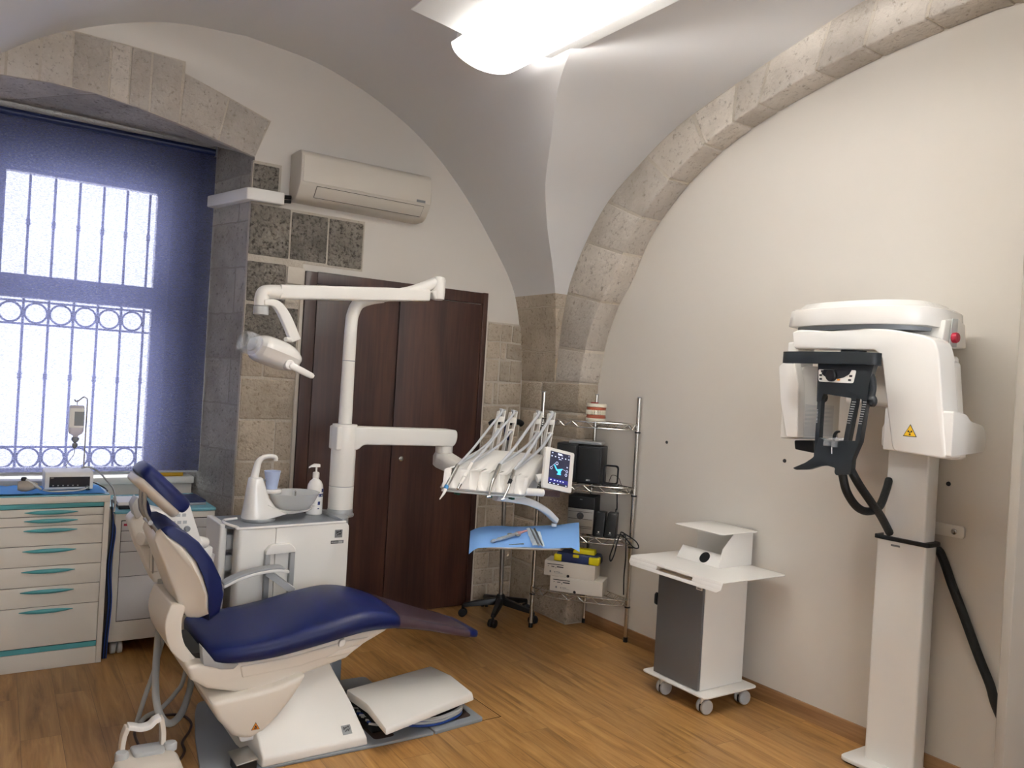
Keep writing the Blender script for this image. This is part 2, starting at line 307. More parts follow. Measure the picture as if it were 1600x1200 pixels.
class MB:
    """collects shapes, in world coordinates, into one mesh"""
    def __init__(s): s.bm = bmesh.new()
    def faces(s, vs, fs):
        V = [s.bm.verts.new(v) for v in vs]
        for f in fs:
            try: s.bm.faces.new([V[i] for i in f])
            except ValueError: pass
        return V
    def box(s, x0, x1, y0, y1, z0, z1):
        s.faces([(x0, y0, z0), (x1, y0, z0), (x1, y1, z0), (x0, y1, z0), (x0, y0, z1), (x1, y0, z1), (x1, y1, z1), (x0, y1, z1)],
                [(0, 3, 2, 1), (4, 5, 6, 7), (0, 1, 5, 4), (1, 2, 6, 5), (2, 3, 7, 6), (3, 0, 4, 7)]); return s
    def obox(s, c, size, rot):
        """box of a given size about c, turned by a Matrix or Euler tuple"""
        R = rot if isinstance(rot, Matrix) else Euler(rot).to_matrix()
        vs = [Vector(c) + R @ Vector((sx * size[0] / 2, sy * size[1] / 2, sz * size[2] / 2)) for sz in (-1, 1) for sx, sy in ((-1, -1), (1, -1), (1, 1), (-1, 1))]
        s.faces(vs, [(0, 3, 2, 1), (4, 5, 6, 7), (0, 1, 5, 4), (1, 2, 6, 5), (2, 3, 7, 6), (3, 0, 4, 7)]); return s
    def loft(s, rings, cap=True, closed=True):
        n = len(rings[0]); V = [[s.bm.verts.new(p) for p in r] for r in rings]
        for i in range(len(V) - 1):
            for j in range(n if closed else n - 1):
                k = (j + 1) % n
                try: s.bm.faces.new((V[i][j], V[i][k], V[i + 1][k], V[i + 1][j]))
                except ValueError: pass
        if cap:
            try: s.bm.faces.new(V[0][::-1]); s.bm.faces.new(V[-1])
            except ValueError: pass
        return s
    def tube(s, pts, r, seg=10, smooth=6, cap=True):
        P = catmull(pts, smooth) if smooth and len(pts) > 2 else [Vector(p) for p in pts]
        N = len(P); rings = []; up = None
        for i, p in enumerate(P):
            t = (P[min(i + 1, N - 1)] - P[max(i - 1, 0)]).normalized()
            if up is None:
                up = Vector((0, 0, 1)) if abs(t.z) < 0.9 else Vector((1, 0, 0))
            a = t.cross(up).normalized(); up = a.cross(t).normalized()
            if isinstance(r, (list, tuple)):
                f = i / (N - 1) * (len(r) - 1); k = min(int(f), len(r) - 2); rr = r[k] + (r[k + 1] - r[k]) * (f - k)
            else: rr = r
            rings.append([p + rr * (math.cos(2 * PI * j / seg) * a + math.sin(2 * PI * j / seg) * up) for j in range(seg)])
        return s.loft(rings, cap)
    def cyl(s, p0, p1, r0, r1=None, seg=24):
        return s.tube([p0, p1], [r0, r0 if r1 is None else r1], seg, 0)
    def bar(s, p0, p1, w, h, up=(0, 0, 1)):
        """rectangular bar between two points"""
        p0 = Vector(p0); p1 = Vector(p1); t = (p1 - p0).normalized(); u = Vector(up)
        a = t.cross(u).normalized(); b = a.cross(t).normalized()
        r = lambda p: [p + a * sx * w / 2 + b * sy * h / 2 for sx, sy in ((-1, -1), (1, -1), (1, 1), (-1, 1))]
        return s.loft([r(p0), r(p1)])
    def prism(s, poly, axis, a, b):
        f = {'x': lambda p, t: (t, p[0], p[1]), 'y': lambda p, t: (p[0], t, p[1]), 'z': lambda p, t: (p[0], p[1], t)}[axis]
        return s.loft([[f(p, a) for p in poly], [f(p, b) for p in poly]])
    def slab(s, quad, n, t):
        """extrude a 3d polygon by t along n"""
        n = Vector(n).normalized() * t
        return s.loft([[Vector(p) for p in quad], [Vector(p) + n for p in quad]])
    def lathe(s, prof, c, seg=32, axis=(0, 0, 1)):
        ax = Vector(axis).normalized(); u = ax.orthogonal().normalized(); v = ax.cross(u)
        rings = [[Vector(c) + ax * z + max(r, 1e-4) * (math.cos(2 * PI * j / seg) * u + math.sin(2 * PI * j / seg) * v) for j in range(seg)] for r, z in prof]
        return s.loft(rings)
    def ball(s, c, r, seg=20):
        r = (r, r, r) if isinstance(r, (int, float)) else r; n = seg // 2
        rings = []
        for i in range(1, n):
            th = PI * i / n
            rings.append([Vector((c[0] + r[0] * math.sin(th) * math.cos(2 * PI * j / seg), c[1] + r[1] * math.sin(th) * math.sin(2 * PI * j / seg), c[2] + r[2] * math.cos(th))) for j in range(seg)])
        return s.loft(rings)
    def end(s, name, m, parent=None, bevel=0.0, segs=3, angle=35, label=None, wbev=30):
        bm = s.bm
        bmesh.ops.recalc_face_normals(bm, faces=bm.faces)
        if bevel:
            ed = [e for e in bm.edges if len(e.link_faces) == 2 and e.calc_face_angle(0) > math.radians(wbev)]
            if ed: bmesh.ops.bevel(bm, geom=ed, offset=bevel, offset_type='OFFSET', segments=segs, profile=0.5, affect='EDGES', clamp_overlap=True)
        root = parent
        while root is not None and root.parent is not None: root = root.parent
        if root is not None:
            inv = root.matrix_world.inverted() if root.get('_m') else Matrix.Translation(-Vector(root.location))
            bmesh.ops.transform(bm, matrix=inv, verts=bm.verts)
        me = bpy.data.meshes.new(name); bm.to_mesh(me); bm.free()
        for p in me.polygons: p.use_smooth = True
        me.set_sharp_from_angle(angle=math.radians(angle))
        me.materials.append(M[m] if isinstance(m, str) else m)
        o = bpy.data.objects.new(name, me); C.objects.link(o)
        if parent is not None: o.parent = parent
        if label: o['label'] = label
        return o

def thing(name, label, cat, loc, group=None):
    o = bpy.data.objects.new(name, None); C.objects.link(o); o.location = loc; o.empty_display_size = 0.05
    o['label'] = label; o['category'] = cat
    if group: o['group'] = group
    return o
def tag(o, label, cat, group=None):
    o['label'] = label; o['category'] = cat
    if group: o['group'] = group
    return o
def struct(o): o['kind'] = 'structure'; return o

def text_part(body, name, m, parent, origin, xdir, ydir, size, depth=0.0006):
    """raised lettering: origin is the lower left corner, xdir and ydir span the surface"""
    cu = bpy.data.curves.new('lettering', 'FONT'); cu.body = body; cu.size = size; cu.extrude = depth
    t = bpy.data.objects.new('lettering', cu); C.objects.link(t)
    dg = bpy.context.evaluated_depsgraph_get(); me = bpy.data.meshes.new_from_object(t.evaluated_get(dg))
    bpy.data.objects.remove(t); bpy.data.curves.remove(cu)
    x = Vector(xdir).normalized(); y = Vector(ydir).normalized(); z = x.cross(y); o = Vector(origin)
    me.transform(Matrix(((x.x, y.x, z.x, o.x), (x.y, y.y, z.y, o.y), (x.z, y.z, z.z, o.z), (0, 0, 0, 1))))
    root = parent
    while root.parent is not None: root = root.parent
    me.transform(Matrix.Translation(-Vector(root.location)))
    me.materials.clear(); me.materials.append(M[m])
    ob = bpy.data.objects.new(name, me); C.objects.link(ob); ob.parent = parent
    return ob

def pchip(xs, ys):
    n = len(xs); h = [xs[i + 1] - xs[i] for i in range(n - 1)]; d = [(ys[i + 1] - ys[i]) / h[i] for i in range(n - 1)]
    m = [d[0]] + [0 if d[i - 1] * d[i] <= 0 else 2 * d[i - 1] * d[i] / (d[i - 1] + d[i]) for i in range(1, n - 1)] + [d[-1]]
    def f(x):
        x = min(max(x, xs[0]), xs[-1]); i = 0
        while i < n - 2 and x > xs[i + 1]: i += 1
        t = (x - xs[i]) / h[i]
        return (2*t**3 - 3*t**2 + 1) * ys[i] + (t**3 - 2*t**2 + t) * h[i] * m[i] + (-2*t**3 + 3*t**2) * ys[i + 1] + (t**3 - t**2) * h[i] * m[i + 1]
    return f

# ================================================================== THE SETTING
XW, XF = 3.465, 3.297          # right wall, face of its stone arch
XL, XLF = -0.825, -0.657       # left wall, its arch
YB, YN = 4.764, -1.32          # back wall, wall behind the camera
CX, CY = 1.25, 1.722           # middle of the vault
# vault profiles (half widths at a given height), read off the back wall and the right wall
zx = pchip([1.57, 1.85, 2.15, 2.55, 2.92, 3.13, 3.26, 3.36, 3.41, 3.44], [2.047, 2.02, 1.955, 1.70, 1.37, 1.10, 0.85, 0.58, 0.36, 0.0])
zy = pchip([1.57, 1.90, 2.18, 2.40, 2.70, 2.91, 3.07, 3.195, 3.29, 3.37, 3.44], [2.648, 2.62, 2.565, 2.46, 2.23, 1.926, 1.622, 1.216, 0.865, 0.52, 0.0])
Z0, Z1 = 1.57, 3.44
LV = [Z0 + (Z1 - Z0) * math.sin(PI / 2 * k / 56) for k in range(57)]

mb = MB(); mb.box(XL - 0.1, XW + 0.1, YN - 0.2, 6.2, -0.08, 0.0); struct(mb.end('floor', 'oak_laminate'))

def hx(z, s): return zx(z) * (1.0 if s > 0 else 0.93)
def vault(z_lo, z_hi, name, m, lift=0.0):
    mb = MB(); lv = [z for z in LV if z_lo - 1e-6 <= z <= z_hi + 1e-6]
    lv = sorted(set([z_lo] + lv + [z_hi]))
    for sx in (1, -1):                                    # cells over the long walls
        xe = XW + 0.04 if sx > 0 else XL - 0.04
        full = z_hi > Z1 - 1e-3
        chain = [(z, 1) for z in lv] + ([(z, -1) for z in lv[::-1][1:]] if full else [])
        parts = [chain] if full else [chain, [(z, -1) for z in lv]]
        for ch in parts:
            mb.loft([[Vector((CX + sx * hx(z, sx), CY + s * zy(z), z)), Vector((xe, CY + s * zy(z), z))] for z, s in ch], False, False)
    for sy in (1, -1):                                    # cells over the back wall and the near wall
        ye = YB + 0.04 if sy > 0 else YN - 0.04
        full = z_hi > Z1 - 1e-3
        chain = [(z, 1) for z in lv] + ([(z, -1) for z in lv[::-1][1:]] if full else [])
        parts = [chain] if full else [chain, [(z, -1) for z in lv]]
        for ch in parts:
            mb.loft([[Vector((CX + s * hx(z, s), CY + sy * zy(z), z)), Vector((CX + s * hx(z, s), ye, z))] for z, s in ch], False, False)
    return mb.end(name, m, angle=30)
struct(vault(2.155, Z1, 'ceiling', 'plaster_ceiling'))
struct(vault(Z0, 2.155, 'ceiling_springer', 'stone_springer'))

# back wall with the window niche
arch_in = pchip([-0.63, -0.45, -0.2, 0.1, 0.38, 0.66, 0.89, 1.09, 1.335], [2.765, 2.825, 2.875, 2.915, 2.930, 2.905, 2.866, 2.823, 2.765])
def lun(x):
    dx = (x - CX) if x > CX else (CX - x) / 0.93; lo, hi = Z0, Z1
    if dx >= 2.047: return Z0
    for _ in range(40):
        mid = (lo + hi) / 2
        if zx(mid) > dx: lo = mid
        else: hi = mid
    return lo
mb = MB(); xs = [XL + (XF + 0.17 - XL) * k / 120 for k in range(121)]
xs = sorted(xs + [-0.63, 1.335, XF, XLF])
for a, b in zip(xs[:-1], xs[1:]):
    if b - a < 1e-6: continue
    mid = (a + b) / 2; inn = -0.63 < mid < 1.335
    za, zb = (arch_in(a), arch_in(b)) if inn else (0.0, 0.0)
    ta, tb = lun(a) + 0.03, lun(b) + 0.03
    if mid < XLF or mid > XF: ta = tb = 2.3
    mb.faces([(a, YB, za), (b, YB, zb), (b, YB, tb), (a, YB, ta)], [(0, 1, 2, 3)])
bmesh.ops.remove_doubles(mb.bm, verts=mb.bm.verts, dist=1e-5)
struct(mb.end('wall_back', 'plaster'))

# niche: splayed jambs and arched soffit running back to the window
mb = MB(); NB = 5.40; XR0, XR1 = 1.335, 1.170; XN0, XN1 = -0.63, -0.52
cols = [0.0, 0.2, 0.4, 0.69, 1.0]
prof = [(XR0, 0.0), (XR0, 1.4)] + [(1.335 - (1.335 + 0.63) * k / 24, None) for k in range(25)] + [(XN0, 1.4), (XN0, 0.0)]
rings = []
for t in cols:
    r = []
    for x, z in prof:
        f = (x - XN0) / (XR0 - XN0); xx = (XN0 + (XN1 - XN0) * t) * (1 - f) + (XR0 + (XR1 - XR0) * t) * f
        zz = arch_in(x) if z is None else z
        r.append(Vector((xx, YB + (NB - YB) * t, (zz + (2.895 - zz) * min(1.0, t * 1.45) if z is None else zz))))
    rings.append(r)
mb.loft(rings, False, False)
struct(mb.end('wall_niche', 'stone_jamb', angle=50))
# outer wall at the bottom of the niche with the opening for the window
mb = MB()
mb.box(-0.60, 1.25, NB, NB + 0.10, 0.0, 0.86)
mb.box(-0.60, 1.25, NB, NB + 0.10, 2.60, 3.4)
mb.box(-0.60, -0.47, NB, NB + 0.10, 0.86, 2.60); mb.box(1.02, 1.25, NB, NB + 0.10, 0.86, 2.60)
struct(mb.end('wall_window', 'plaster_edge'))
mb = MB(); mb.box(-0.55, 1.205, 5.215, NB, 0.815, 0.858); struct(mb.end('trim_sill', 'white_matte', bevel=0.006))
mb = MB(); mb.box(-0.55, 1.20, 5.25, NB, 0.0, 0.815); struct(mb.end('wall_parapet', 'plaster'))
# window: fixed light above, two casements below
win = MB()
for x0, x1, z0, z1 in ((-0.47, 1.02, 2.575, 2.61), (-0.47, 1.02, 1.868, 2.00), (-0.47, 1.02, 0.855, 0.90), (-0.47, -0.40, 0.86, 2.6), (0.935, 1.02, 0.86, 2.6), (0.02, 0.145, 1.87, 2.6), (0.02, 0.085, 0.86, 1.87)):
    win.box(x0, x1, NB - 0.035, NB + 0.03, z0, z1)
wo = struct(win.end('window_1', 'white_satin', bevel=0.004))
for x0, x1, z0, z1 in ((-0.41, 0.03, 1.99, 2.585), (0.14, 0.945, 1.99, 2.585), (-0.41, 0.03, 0.89, 1.875), (0.08, 0.945, 0.89, 1.875)):
    g = MB(); g.box(x0, x1, NB - 0.004, NB + 0.002, z0, z1); g.end('pane', 'pane_glass', wo)

# right wall, its blind arch of stone and the pier in the corner
mb = MB(); mb.faces([(XW, YN, 0), (XW, YB + 0.05, 0), (XW, YB + 0.05, 3.6), (XW, YN, 3.6)], [(0, 1, 2, 3)]); struct(mb.end('wall_right', 'plaster'))
iz = pchip([1.57, 1.81, 2.065, 2.215, 2.48, 2.745, 2.905, 3.02, 3.115, 3.17, 3.205], [2.385, 2.339, 2.235, 2.125, 1.973, 1.70, 1.44, 1.14, 0.745, 0.39, 0.0])
def arch_pts(fz, zt, n=40):
    zs = [1.57 + (zt - 1.57) * math.sin(PI / 2 * k / n) for k in range(n + 1)]
    h = [(CY + fz(z), z) for z in zs]
    return h + [(2 * CY - y, z) for y, z in h[::-1][1:]]
ex, inn = arch_pts(zy, Z1), arch_pts(iz, 3.205)
def stone_arch(x_face, x_wall, name):
    core = MB(); s = 1 if x_wall > x_face else -1; xc = x_face + s * 0.006
    core.loft([[(x_wall, e[0], e[1]), (xc, e[0], e[1]), (xc, i[0], i[1]), (x_wall, i[0], i[1])] for e, i in zip(ex, [(y, z + 0.010) for y, z in inn])], False)
    o = struct(core.end(name, 'mortar', angle=40))
    st = MB(); rnd = random.Random(3 if s > 0 else 5); k = 0.0; n = len(ex) - 1
    # arc length along the intrados
    L = [0.0]
    for i in range(n): L.append(L[-1] + math.hypot(inn[i + 1][0] - inn[i][0], inn[i + 1][1] - inn[i][1]))
    def at(path, l):
        i = 0
        while i < n - 1 and L[i + 1] < l: i += 1
        f = (l - L[i]) / (L[i + 1] - L[i]); return (path[i][0] + (path[i + 1][0] - path[i][0]) * f, path[i][1] + (path[i + 1][1] - path[i][1]) * f)
    while k < L[-1] - 0.05:
        w = rnd.choice((0.17, 0.21, 0.25, 0.29, 0.34)); k2 = min(k + w, L[-1]); g = 0.007
        sub = max(2, int((k2 - k) / 0.06)); d = x_face + s * rnd.uniform(0, 0.003); rg = []
        sk = rnd.uniform(-0.01, 0.01)
        for j in range(sub + 1):
            l = k + g + (k2 - k - 2 * g) * j / sub
            e, i = at(ex, l), at(inn, l)
            e2 = (e[0] * 0.985 + i[0] * 0.015, e[1] * 0.985 + i[1] * 0.015)
            rg.append([(x_wall, e2[0], e2[1]), (d, e2[0], e2[1]), (d, i[0], i[1]), (x_wall - s * 0.002, i[0], i[1])])
        st.loft(rg); k = k2
    st.end('voussoirs', 'stone_arch', o, bevel=0.008, segs=2, angle=50)
    return o
stone_arch(XF, XW, 'wall_right_arch')
stone_arch(XLF, XL, 'wall_left_arch')
def pier(xf, xw, y0, y1, name, seed):
    s = 1 if xw > xf else -1
    core = MB(); core.box(min(xf + s * 0.006, xw), max(xf + s * 0.006, xw), y0 + 0.006, y1 - (0.012 if y1 < YB - 0.1 else 0), 0, 1.575)
    o = struct(core.end(name, 'mortar')); st = MB(); rnd = random.Random(seed); z = 0.0
    while z < 1.56:
        h = rnd.choice((0.17, 0.21, 0.26, 0.30)); z2 = min(z + h, 1.572)
        if 1.572 - z2 < 0.1: z2 = 1.572
        cuts = [y0, y0 + (y1 - y0) * rnd.choice((0.38, 0.5, 0.62)), y1]
        for a, b in zip(cuts[:-1], cuts[1:]):
            xo = xf + s * rnd.uniform(0, 0.003)
            st.box(min(xo, xw), max(xo, xw), a + (0.005 if a > y0 else 0), b - (0.006 if b < y1 else 0), z + 0.006, z2 - 0.006)
        z = z2
    st.end('blocks', 'stone_warm', o, bevel=0.010, segs=2, angle=50)
pier(XF, XW, 4.108, YB, 'wall_right_pier', 11)
pier(XLF, XL, 4.108, YB, 'wall_left_pier', 12)
pier(XF, XW, YN, -0.66, 'wall_near_right_pier', 13)
pier(XLF, XL, YN, -0.66, 'wall_near_left_pier', 14)
mb = MB(); mb.faces([(XL, YN, 0), (XL, YB + 0.05, 0), (XL, YB + 0.05, 3.6), (XL, YN, 3.6)], [(0, 1, 2, 3)]); struct(mb.end('wall_left', 'plaster'))
# wall behind the viewer, with an unseen window added for fill daylight
mb = MB()
for x0, x1, z0, z1 in ((XL - 0.1, 0.20, 0, 3.6), (2.20, XW + 0.1, 0, 3.6), (0.20, 2.20, 0, 0.90), (0.20, 2.20, 2.45, 3.6)): mb.box(x0, x1, YN - 0.20, YN, z0, z1)
struct(mb.end('wall_front', 'plaster'))
mb = MB()
for x0, x1, z0, z1 in ((0.20, 2.20, 0.90, 0.95), (0.20, 2.20, 2.40, 2.45), (0.20, 0.25, 0.9, 2.45), (2.15, 2.20, 0.9, 2.45), (1.17, 1.23, 0.9, 2.45)): mb.box(x0, x1, YN - 0.16, YN - 0.10, z0, z1)
wo = struct(mb.end('added_fill_window', 'white_satin', bevel=0.004))
for x0, x1 in ((0.25, 1.17), (1.23, 2.15)):
    mb = MB(); mb.box(x0, x1, YN - 0.134, YN - 0.130, 0.95, 2.40); mb.end('pane', 'pane_glass', wo)
# plastered stub of wall at the right edge of the view
mb = MB(); mb.box(3.0, XW, 1.312, 1.345, 0, 3.13); struct(mb.end('wall_stub', 'plaster_shaded', bevel=0.004))
# baseboard
mb = MB(); mb.prism([(XW, 0), (XW - 0.014, 0), (XW - 0.014, 0.070), (XW - 0.010, 0.078), (XW, 0.078)], 'y', 1.345, 4.108); struct(mb.end('baseboard_right', 'baseboard_wood'))
# hatch let into the floor beside the chair
mb = MB()
for a, b in (((1.90, 3.092), (2.136, 3.092)), ((2.136, 3.092), (2.136, 3.70))):
    mb.box(min(a[0], b[0]) - 0.0015, max(a[0], b[0]) + 0.0015, min(a[1], b[1]) - 0.0015, max(a[1], b[1]) + 0.0015, 0.0, 0.0006)
struct(mb.end('trim_hatch', 'dark_gap'))

# exposed stone in the plaster of the back wall
def stone_patch(name, outline, blocks, m, depth=0.009):
    core = MB(); core.prism(outline, 'y', YB - 0.006, YB + 0.03); o = struct(core.end(name, 'mortar'))
    rnd = random.Random(len(name)); st = MB()
    for bl in blocks:
        d = YB - depth - rnd.uniform(0, 0.005)
        st.prism(bl, 'y', d, YB + 0.02)
    st.end('blocks', m, o, bevel=0.007, segs=2, angle=50)
    return o
def rect(x0, x1, z0, z1, g=0.006, j=0.0):
    r = lambda: random.uniform(-j, j)
    return [(x0 + g + r(), z0 + g + r()), (x1 - g + r(), z0 + g + r()), (x1 - g + r(), z1 - g + r()), (x0 + g + r(), z1 - g + r())]
# arch over the window
top = [(0.925, 3.145), (0.925, 3.205), (0.80, 3.208), (0.64, 3.212), (0.52, 3.206), (0.40, 3.200), (0.30, 3.155), (0.20, 3.09), (0.10, 3.00), (0.0, 2.93)]
vo = []
def seg(x0, x1, t0, t1, g=0.007):
    return [(x0 + g, arch_in(x0 + g)), (x1 - g, arch_in(x1 - g)), (t1[0] - g, t1[1]), (t0[0] + g, t0[1])]
_tp = pchip([0.30, 0.40, 0.64, 0.92], [3.19, 3.215, 3.212, 3.205])
def tops(x): return min(lun(x) + 0.01, _tp(x))
for a, b in ((-0.05, 0.10), (0.10, 0.245), (0.245, 0.385), (0.385, 0.56), (0.56, 0.655), (0.655, 0.76), (0.76, 0.915)):
    m_ = (a + b) / 2; vo.append([(a + 0.006, arch_in(a) + 0.002), (b - 0.006, arch_in(b) + 0.002), (b - 0.006 + (0.005 if b > 0.9 else 0), tops(b) - 0.004), (m_, tops(m_) - 0.004), (a + 0.006, tops(a) - 0.004)])
vo.append([(0.92, arch_in(0.92) + 0.002), (1.12, arch_in(1.12) + 0.002), (1.165, 3.062), (1.03, 3.105), (0.93, 3.135)])
vo.append([(1.13, arch_in(1.13) + 0.002), (1.333, 2.767), (1.40, 2.985), (1.175, 3.058)])
ol = [(x, arch_in(x)) for x in (-0.05, 0.1, 0.3, 0.5, 0.7, 0.9, 1.1, 1.25, 1.334)] + [(1.414, 2.990), (1.15, 3.075), (0.93, 3.143), (0.93, 3.207), (0.64, 3.216), (0.40, 3.218)] + [(x, tops(x) + 0.004) for x in (0.36, 0.30, 0.232, 0.15, 0.075, 0.0, -0.05)]
stone_patch('trim_window_arch', ol, vo, 'stone_arch')
# quoins of the jamb
stone_patch('trim_quoin_top', rect(1.325, 1.492, 2.50, 2.745, 0), [rect(1.322, 1.486, 2.51, 2.735)], 'stone_grey')
stone_patch('trim_quoin_long', rect(1.325, 2.035, 2.188, 2.50, 0), [rect(1.322, 1.565, 2.20, 2.50, 0.004), rect(1.565, 1.80, 2.20, 2.49, 0.004), rect(1.80, 2.03, 2.195, 2.488, 0.004)], 'stone_grey')
ql = []; z = 2.17; rr = random.Random(21)
while z > 1.2:
    h = rr.choice((0.24, 0.27, 0.22)); ql.append(rect(1.322, 1.56 if z > 2.0 else 1.645, z - h, z, 0.006, 0.004)); z -= h + 0.008
stone_patch('trim_quoin_dark', rect(1.325, 1.655, 1.62, 2.188, 0), [b for b in ql if b[0][1] > 1.62], 'stone_grey')
ql = []; z = 1.66
while z > 0.05:
    h = rr.choice((0.20, 0.24, 0.17)); c = rr.choice((0, 1.45, 1.54))
    zz = max(z - h, 0.0)
    if c: ql += [rect(1.322, c, zz, z, 0.005, 0.004), rect(c, 1.65, zz, z, 0.005, 0.004)]
    else: ql.append(rect(1.322, 1.65, zz, z, 0.005, 0.004))
    z = zz - 0.004
stone_patch('trim_quoin_low', rect(1.325, 1.655, 0.0, 1.665, 0), ql, 'stone_warm')
mb = MB(); mb.prism([(1.645, 0), (1.668, 0), (1.668, 2.16), (1.56, 2.16), (1.56, 2.06), (1.645, 2.06)], 'y', YB - 0.016, YB + 0.02); struct(mb.end('trim_plaster_strip', 'plaster_edge', bevel=0.004))
# rubble between door and pier
rb = []; z = 1.955; rr = random.Random(33)
while z > 0.02:
    h = rr.choice((0.10, 0.13, 0.16, 0.12)); zz = max(z - h, 0.0); cs = [2.985] + sorted(rr.sample([3.06, 3.10, 3.15, 3.19], rr.choice((1, 1, 2)))) + [3.295]
    for a, b in zip(cs[:-1], cs[1:]): rb.append(rect(a, b, zz, z, 0.005, 0.006))
    z = zz
stone_patch('trim_rubble', rect(2.98, 3.296, 0.0, 1.962, 0), rb, 'stone_warm')

# flush double door of dark wood
mb = MB()
mb.box(1.668, 1.742, YB - 0.030, YB, 0, 2.146); mb.box(2.925, 2.962, YB - 0.030, YB, 0, 2.152); mb.box(1.742, 2.925, YB - 0.030, YB, 2.075, 2.149)
do = struct(mb.end('door_1', 'dark_mahogany', bevel=0.002))
for x0, x1 in ((1.747, 2.295), (2.301, 2.921)):
    mb = MB(); mb.box(x0, x1, YB - 0.026, YB - 0.004, 0.008, 2.070); mb.end('leaf', 'dark_mahogany', do, bevel=0.002)
mb = MB(); p = Vector((2.370,4.735,1.014)); mb.lathe([(0.0, 0.0), (0.014, 0.001), (0.016, 0.004), (0.011, 0.006), (0.006, 0.006), (0.006, 0.011), (0.0, 0.012)], (p.x, YB - 0.026, p.z), 20, (0, -1, 0)); mb.end('lock_rosette', 'chrome', do)
mb = MB(); mb.box(2.962, 2.982, YB - 0.014, YB, 0, 2.0); struct(mb.end('trim_door_edge', 'plaster_edge', bevel=0.003))

# ================================================================== LAMP
t = thing('ceiling_light', 'white winged fluorescent ceiling light with clear ribbed cover', 'ceiling light', (1.952, 1.92, 3.30))
LY0, LY1, LXc, LD = 0.60, 3.25, 1.952, 1.985  # near end run on out of view, added for more even fill light
mb = MB(); mb.box(LXc - 0.14, LXc + 0.14, LY0 + 0.03, LY1 - 0.01, 3.165, 3.30); mb.box(LXc - 0.03, LXc + 0.03, LY0 + 0.3, LY0 + 0.42, 3.29, 3.40); mb.box(LXc - 0.03, LXc + 0.03, LY1 - 0.42, LY1 - 0.3, 3.29, 3.36); mb.end('housing', 'lamp_white', t, bevel=0.004)
for s in (-1, 1):
    mb = MB()
    pts = [(LXc + s * 0.12, 3.122), (LXc + s * 0.24, 3.138), (LXc + s * 0.405, 3.156), (LXc + s * 0.405, 3.161), (LXc + s * 0.24, 3.144), (LXc + s * 0.12, 3.128)]
    mb.prism(pts, 'y', LY0, LY1); mb.end('reflector_wing', 'opal_plastic', t)
mb = MB(); n = 14; out = [(LD + 0.190 * math.cos(PI + PI * k / n), 3.108 + 0.090 * math.sin(PI + PI * k / n)) for k in range(n + 1)]
inn_ = [(LD + 0.186 * math.cos(PI + PI * k / n), 3.108 + 0.086 * math.sin(PI + PI * k / n)) for k in range(n, -1, -1)]
mb.prism(out + inn_, 'y', LY0 - 0.07, LY1 + 0.075)
mb.end('diffuser', 'prismatic_acrylic', t)
for ya in (LY1 + 0.071, LY0 - 0.075):
    mb = MB(); mb.prism(out + [(LD + 0.17, 3.125), (LD - 0.17, 3.125)], 'y', ya, ya + 0.004); mb.end('end_cap', 'opal_plastic', t)
for s in (-1, 1):
    mb = MB(); mb.cyl((LD + s * 0.075, LY0 - 0.03, 3.075), (LD + s * 0.075, LY1 + 0.03, 3.075), 0.016, seg=14); tb = mb.end('tube', 'tube_light', t)
    for y in (LY0 - 0.055, LY1 + 0.03):
        mb = MB(); mb.cyl((LD + s * 0.075, y, 3.075), (LD + s * 0.075, y + 0.025, 3.075), 0.018, seg=14); mb.box(LD + s * 0.075 - 0.012, LD + s * 0.075 + 0.012, y, y + 0.02, 3.075, 3.15); mb.end('lamp_holder', 'lamp_white', t)
mb = MB(); mb.box(LD - 0.17, LD + 0.17, LY0 - 0.06, LY1 + 0.06, 3.125, 3.166); mb.end('gear_tray', 'lamp_white', t)

# ================================================================== WINDOW SIDE
t = thing('window_grille', 'wrought iron grille with rings outside the window', 'window grille', (0.3, 5.60, 0.86))
gx = [0.273 + 0.1315 * k for k in range(-5, 6)]
for k, x in enumerate(gx):
    mb = MB(); mb.cyl((x, 5.60, 0.80), (x, 5.60, 2.75), 0.0075, seg=10)
    for z in (1.42, 2.33): mb.lathe([(0.0075, -0.022), (0.014, -0.012), (0.010, 0), (0.014, 0.012), (0.0075, 0.022)], (x, 5.60, z), 10)
    mb.end('bar', 'iron', t)
for z in (1.862, 1.728, 0.998, 0.87, 2.70):
    mb = MB(); mb.box(-0.42, 1.0, 5.594, 5.606, z - 0.006, z + 0.006); mb.end('rail', 'iron', t)
for zc in (1.795, 0.934):
    for x in gx[:-1]:
        mb = MB(); c = (x + 0.0657, 5.60, zc); R_ = 0.058
        mb.tube([(c[0] + R_ * math.cos(2 * PI * k / 28), 5.60, c[2] + R_ * math.sin(2 * PI * k / 28)) for k in range(29)], 0.006, 8, 0); mb.end('ring', 'iron', t)

t = thing('roller_blind', 'navy see-through roller blind pulled down over the window', 'roller blind', (0.3, 5.19, 2.84))
mb = MB(); mb.box(-0.50, 1.2215, 5.186, 5.1885, 0.895, 2.860); mb.end('fabric', 'blind_fabric', t)
mb = MB(); mb.cyl((-0.50, 5.166, 2.845), (1.206, 5.166, 2.845), 0.0205, seg=20); mb.end('roller_tube', 'navy_plastic', t)
mb = MB(); mb.cyl((-0.50, 5.187, 0.893), (1.213, 5.187, 0.893), 0.006, seg=10); mb.end('bottom_rail', 'light_grey', t)
mb = MB(); mb.box(1.209, 1.214, 5.150, 5.185, 2.82, 2.895); mb.box(1.185, 1.226, 5.150, 5.185, 2.893, 2.898); mb.cyl((1.20, 5.166, 2.845), (1.218, 5.166, 2.845), 0.010, seg=12); mb.end('bracket', 'grey_metal', t)

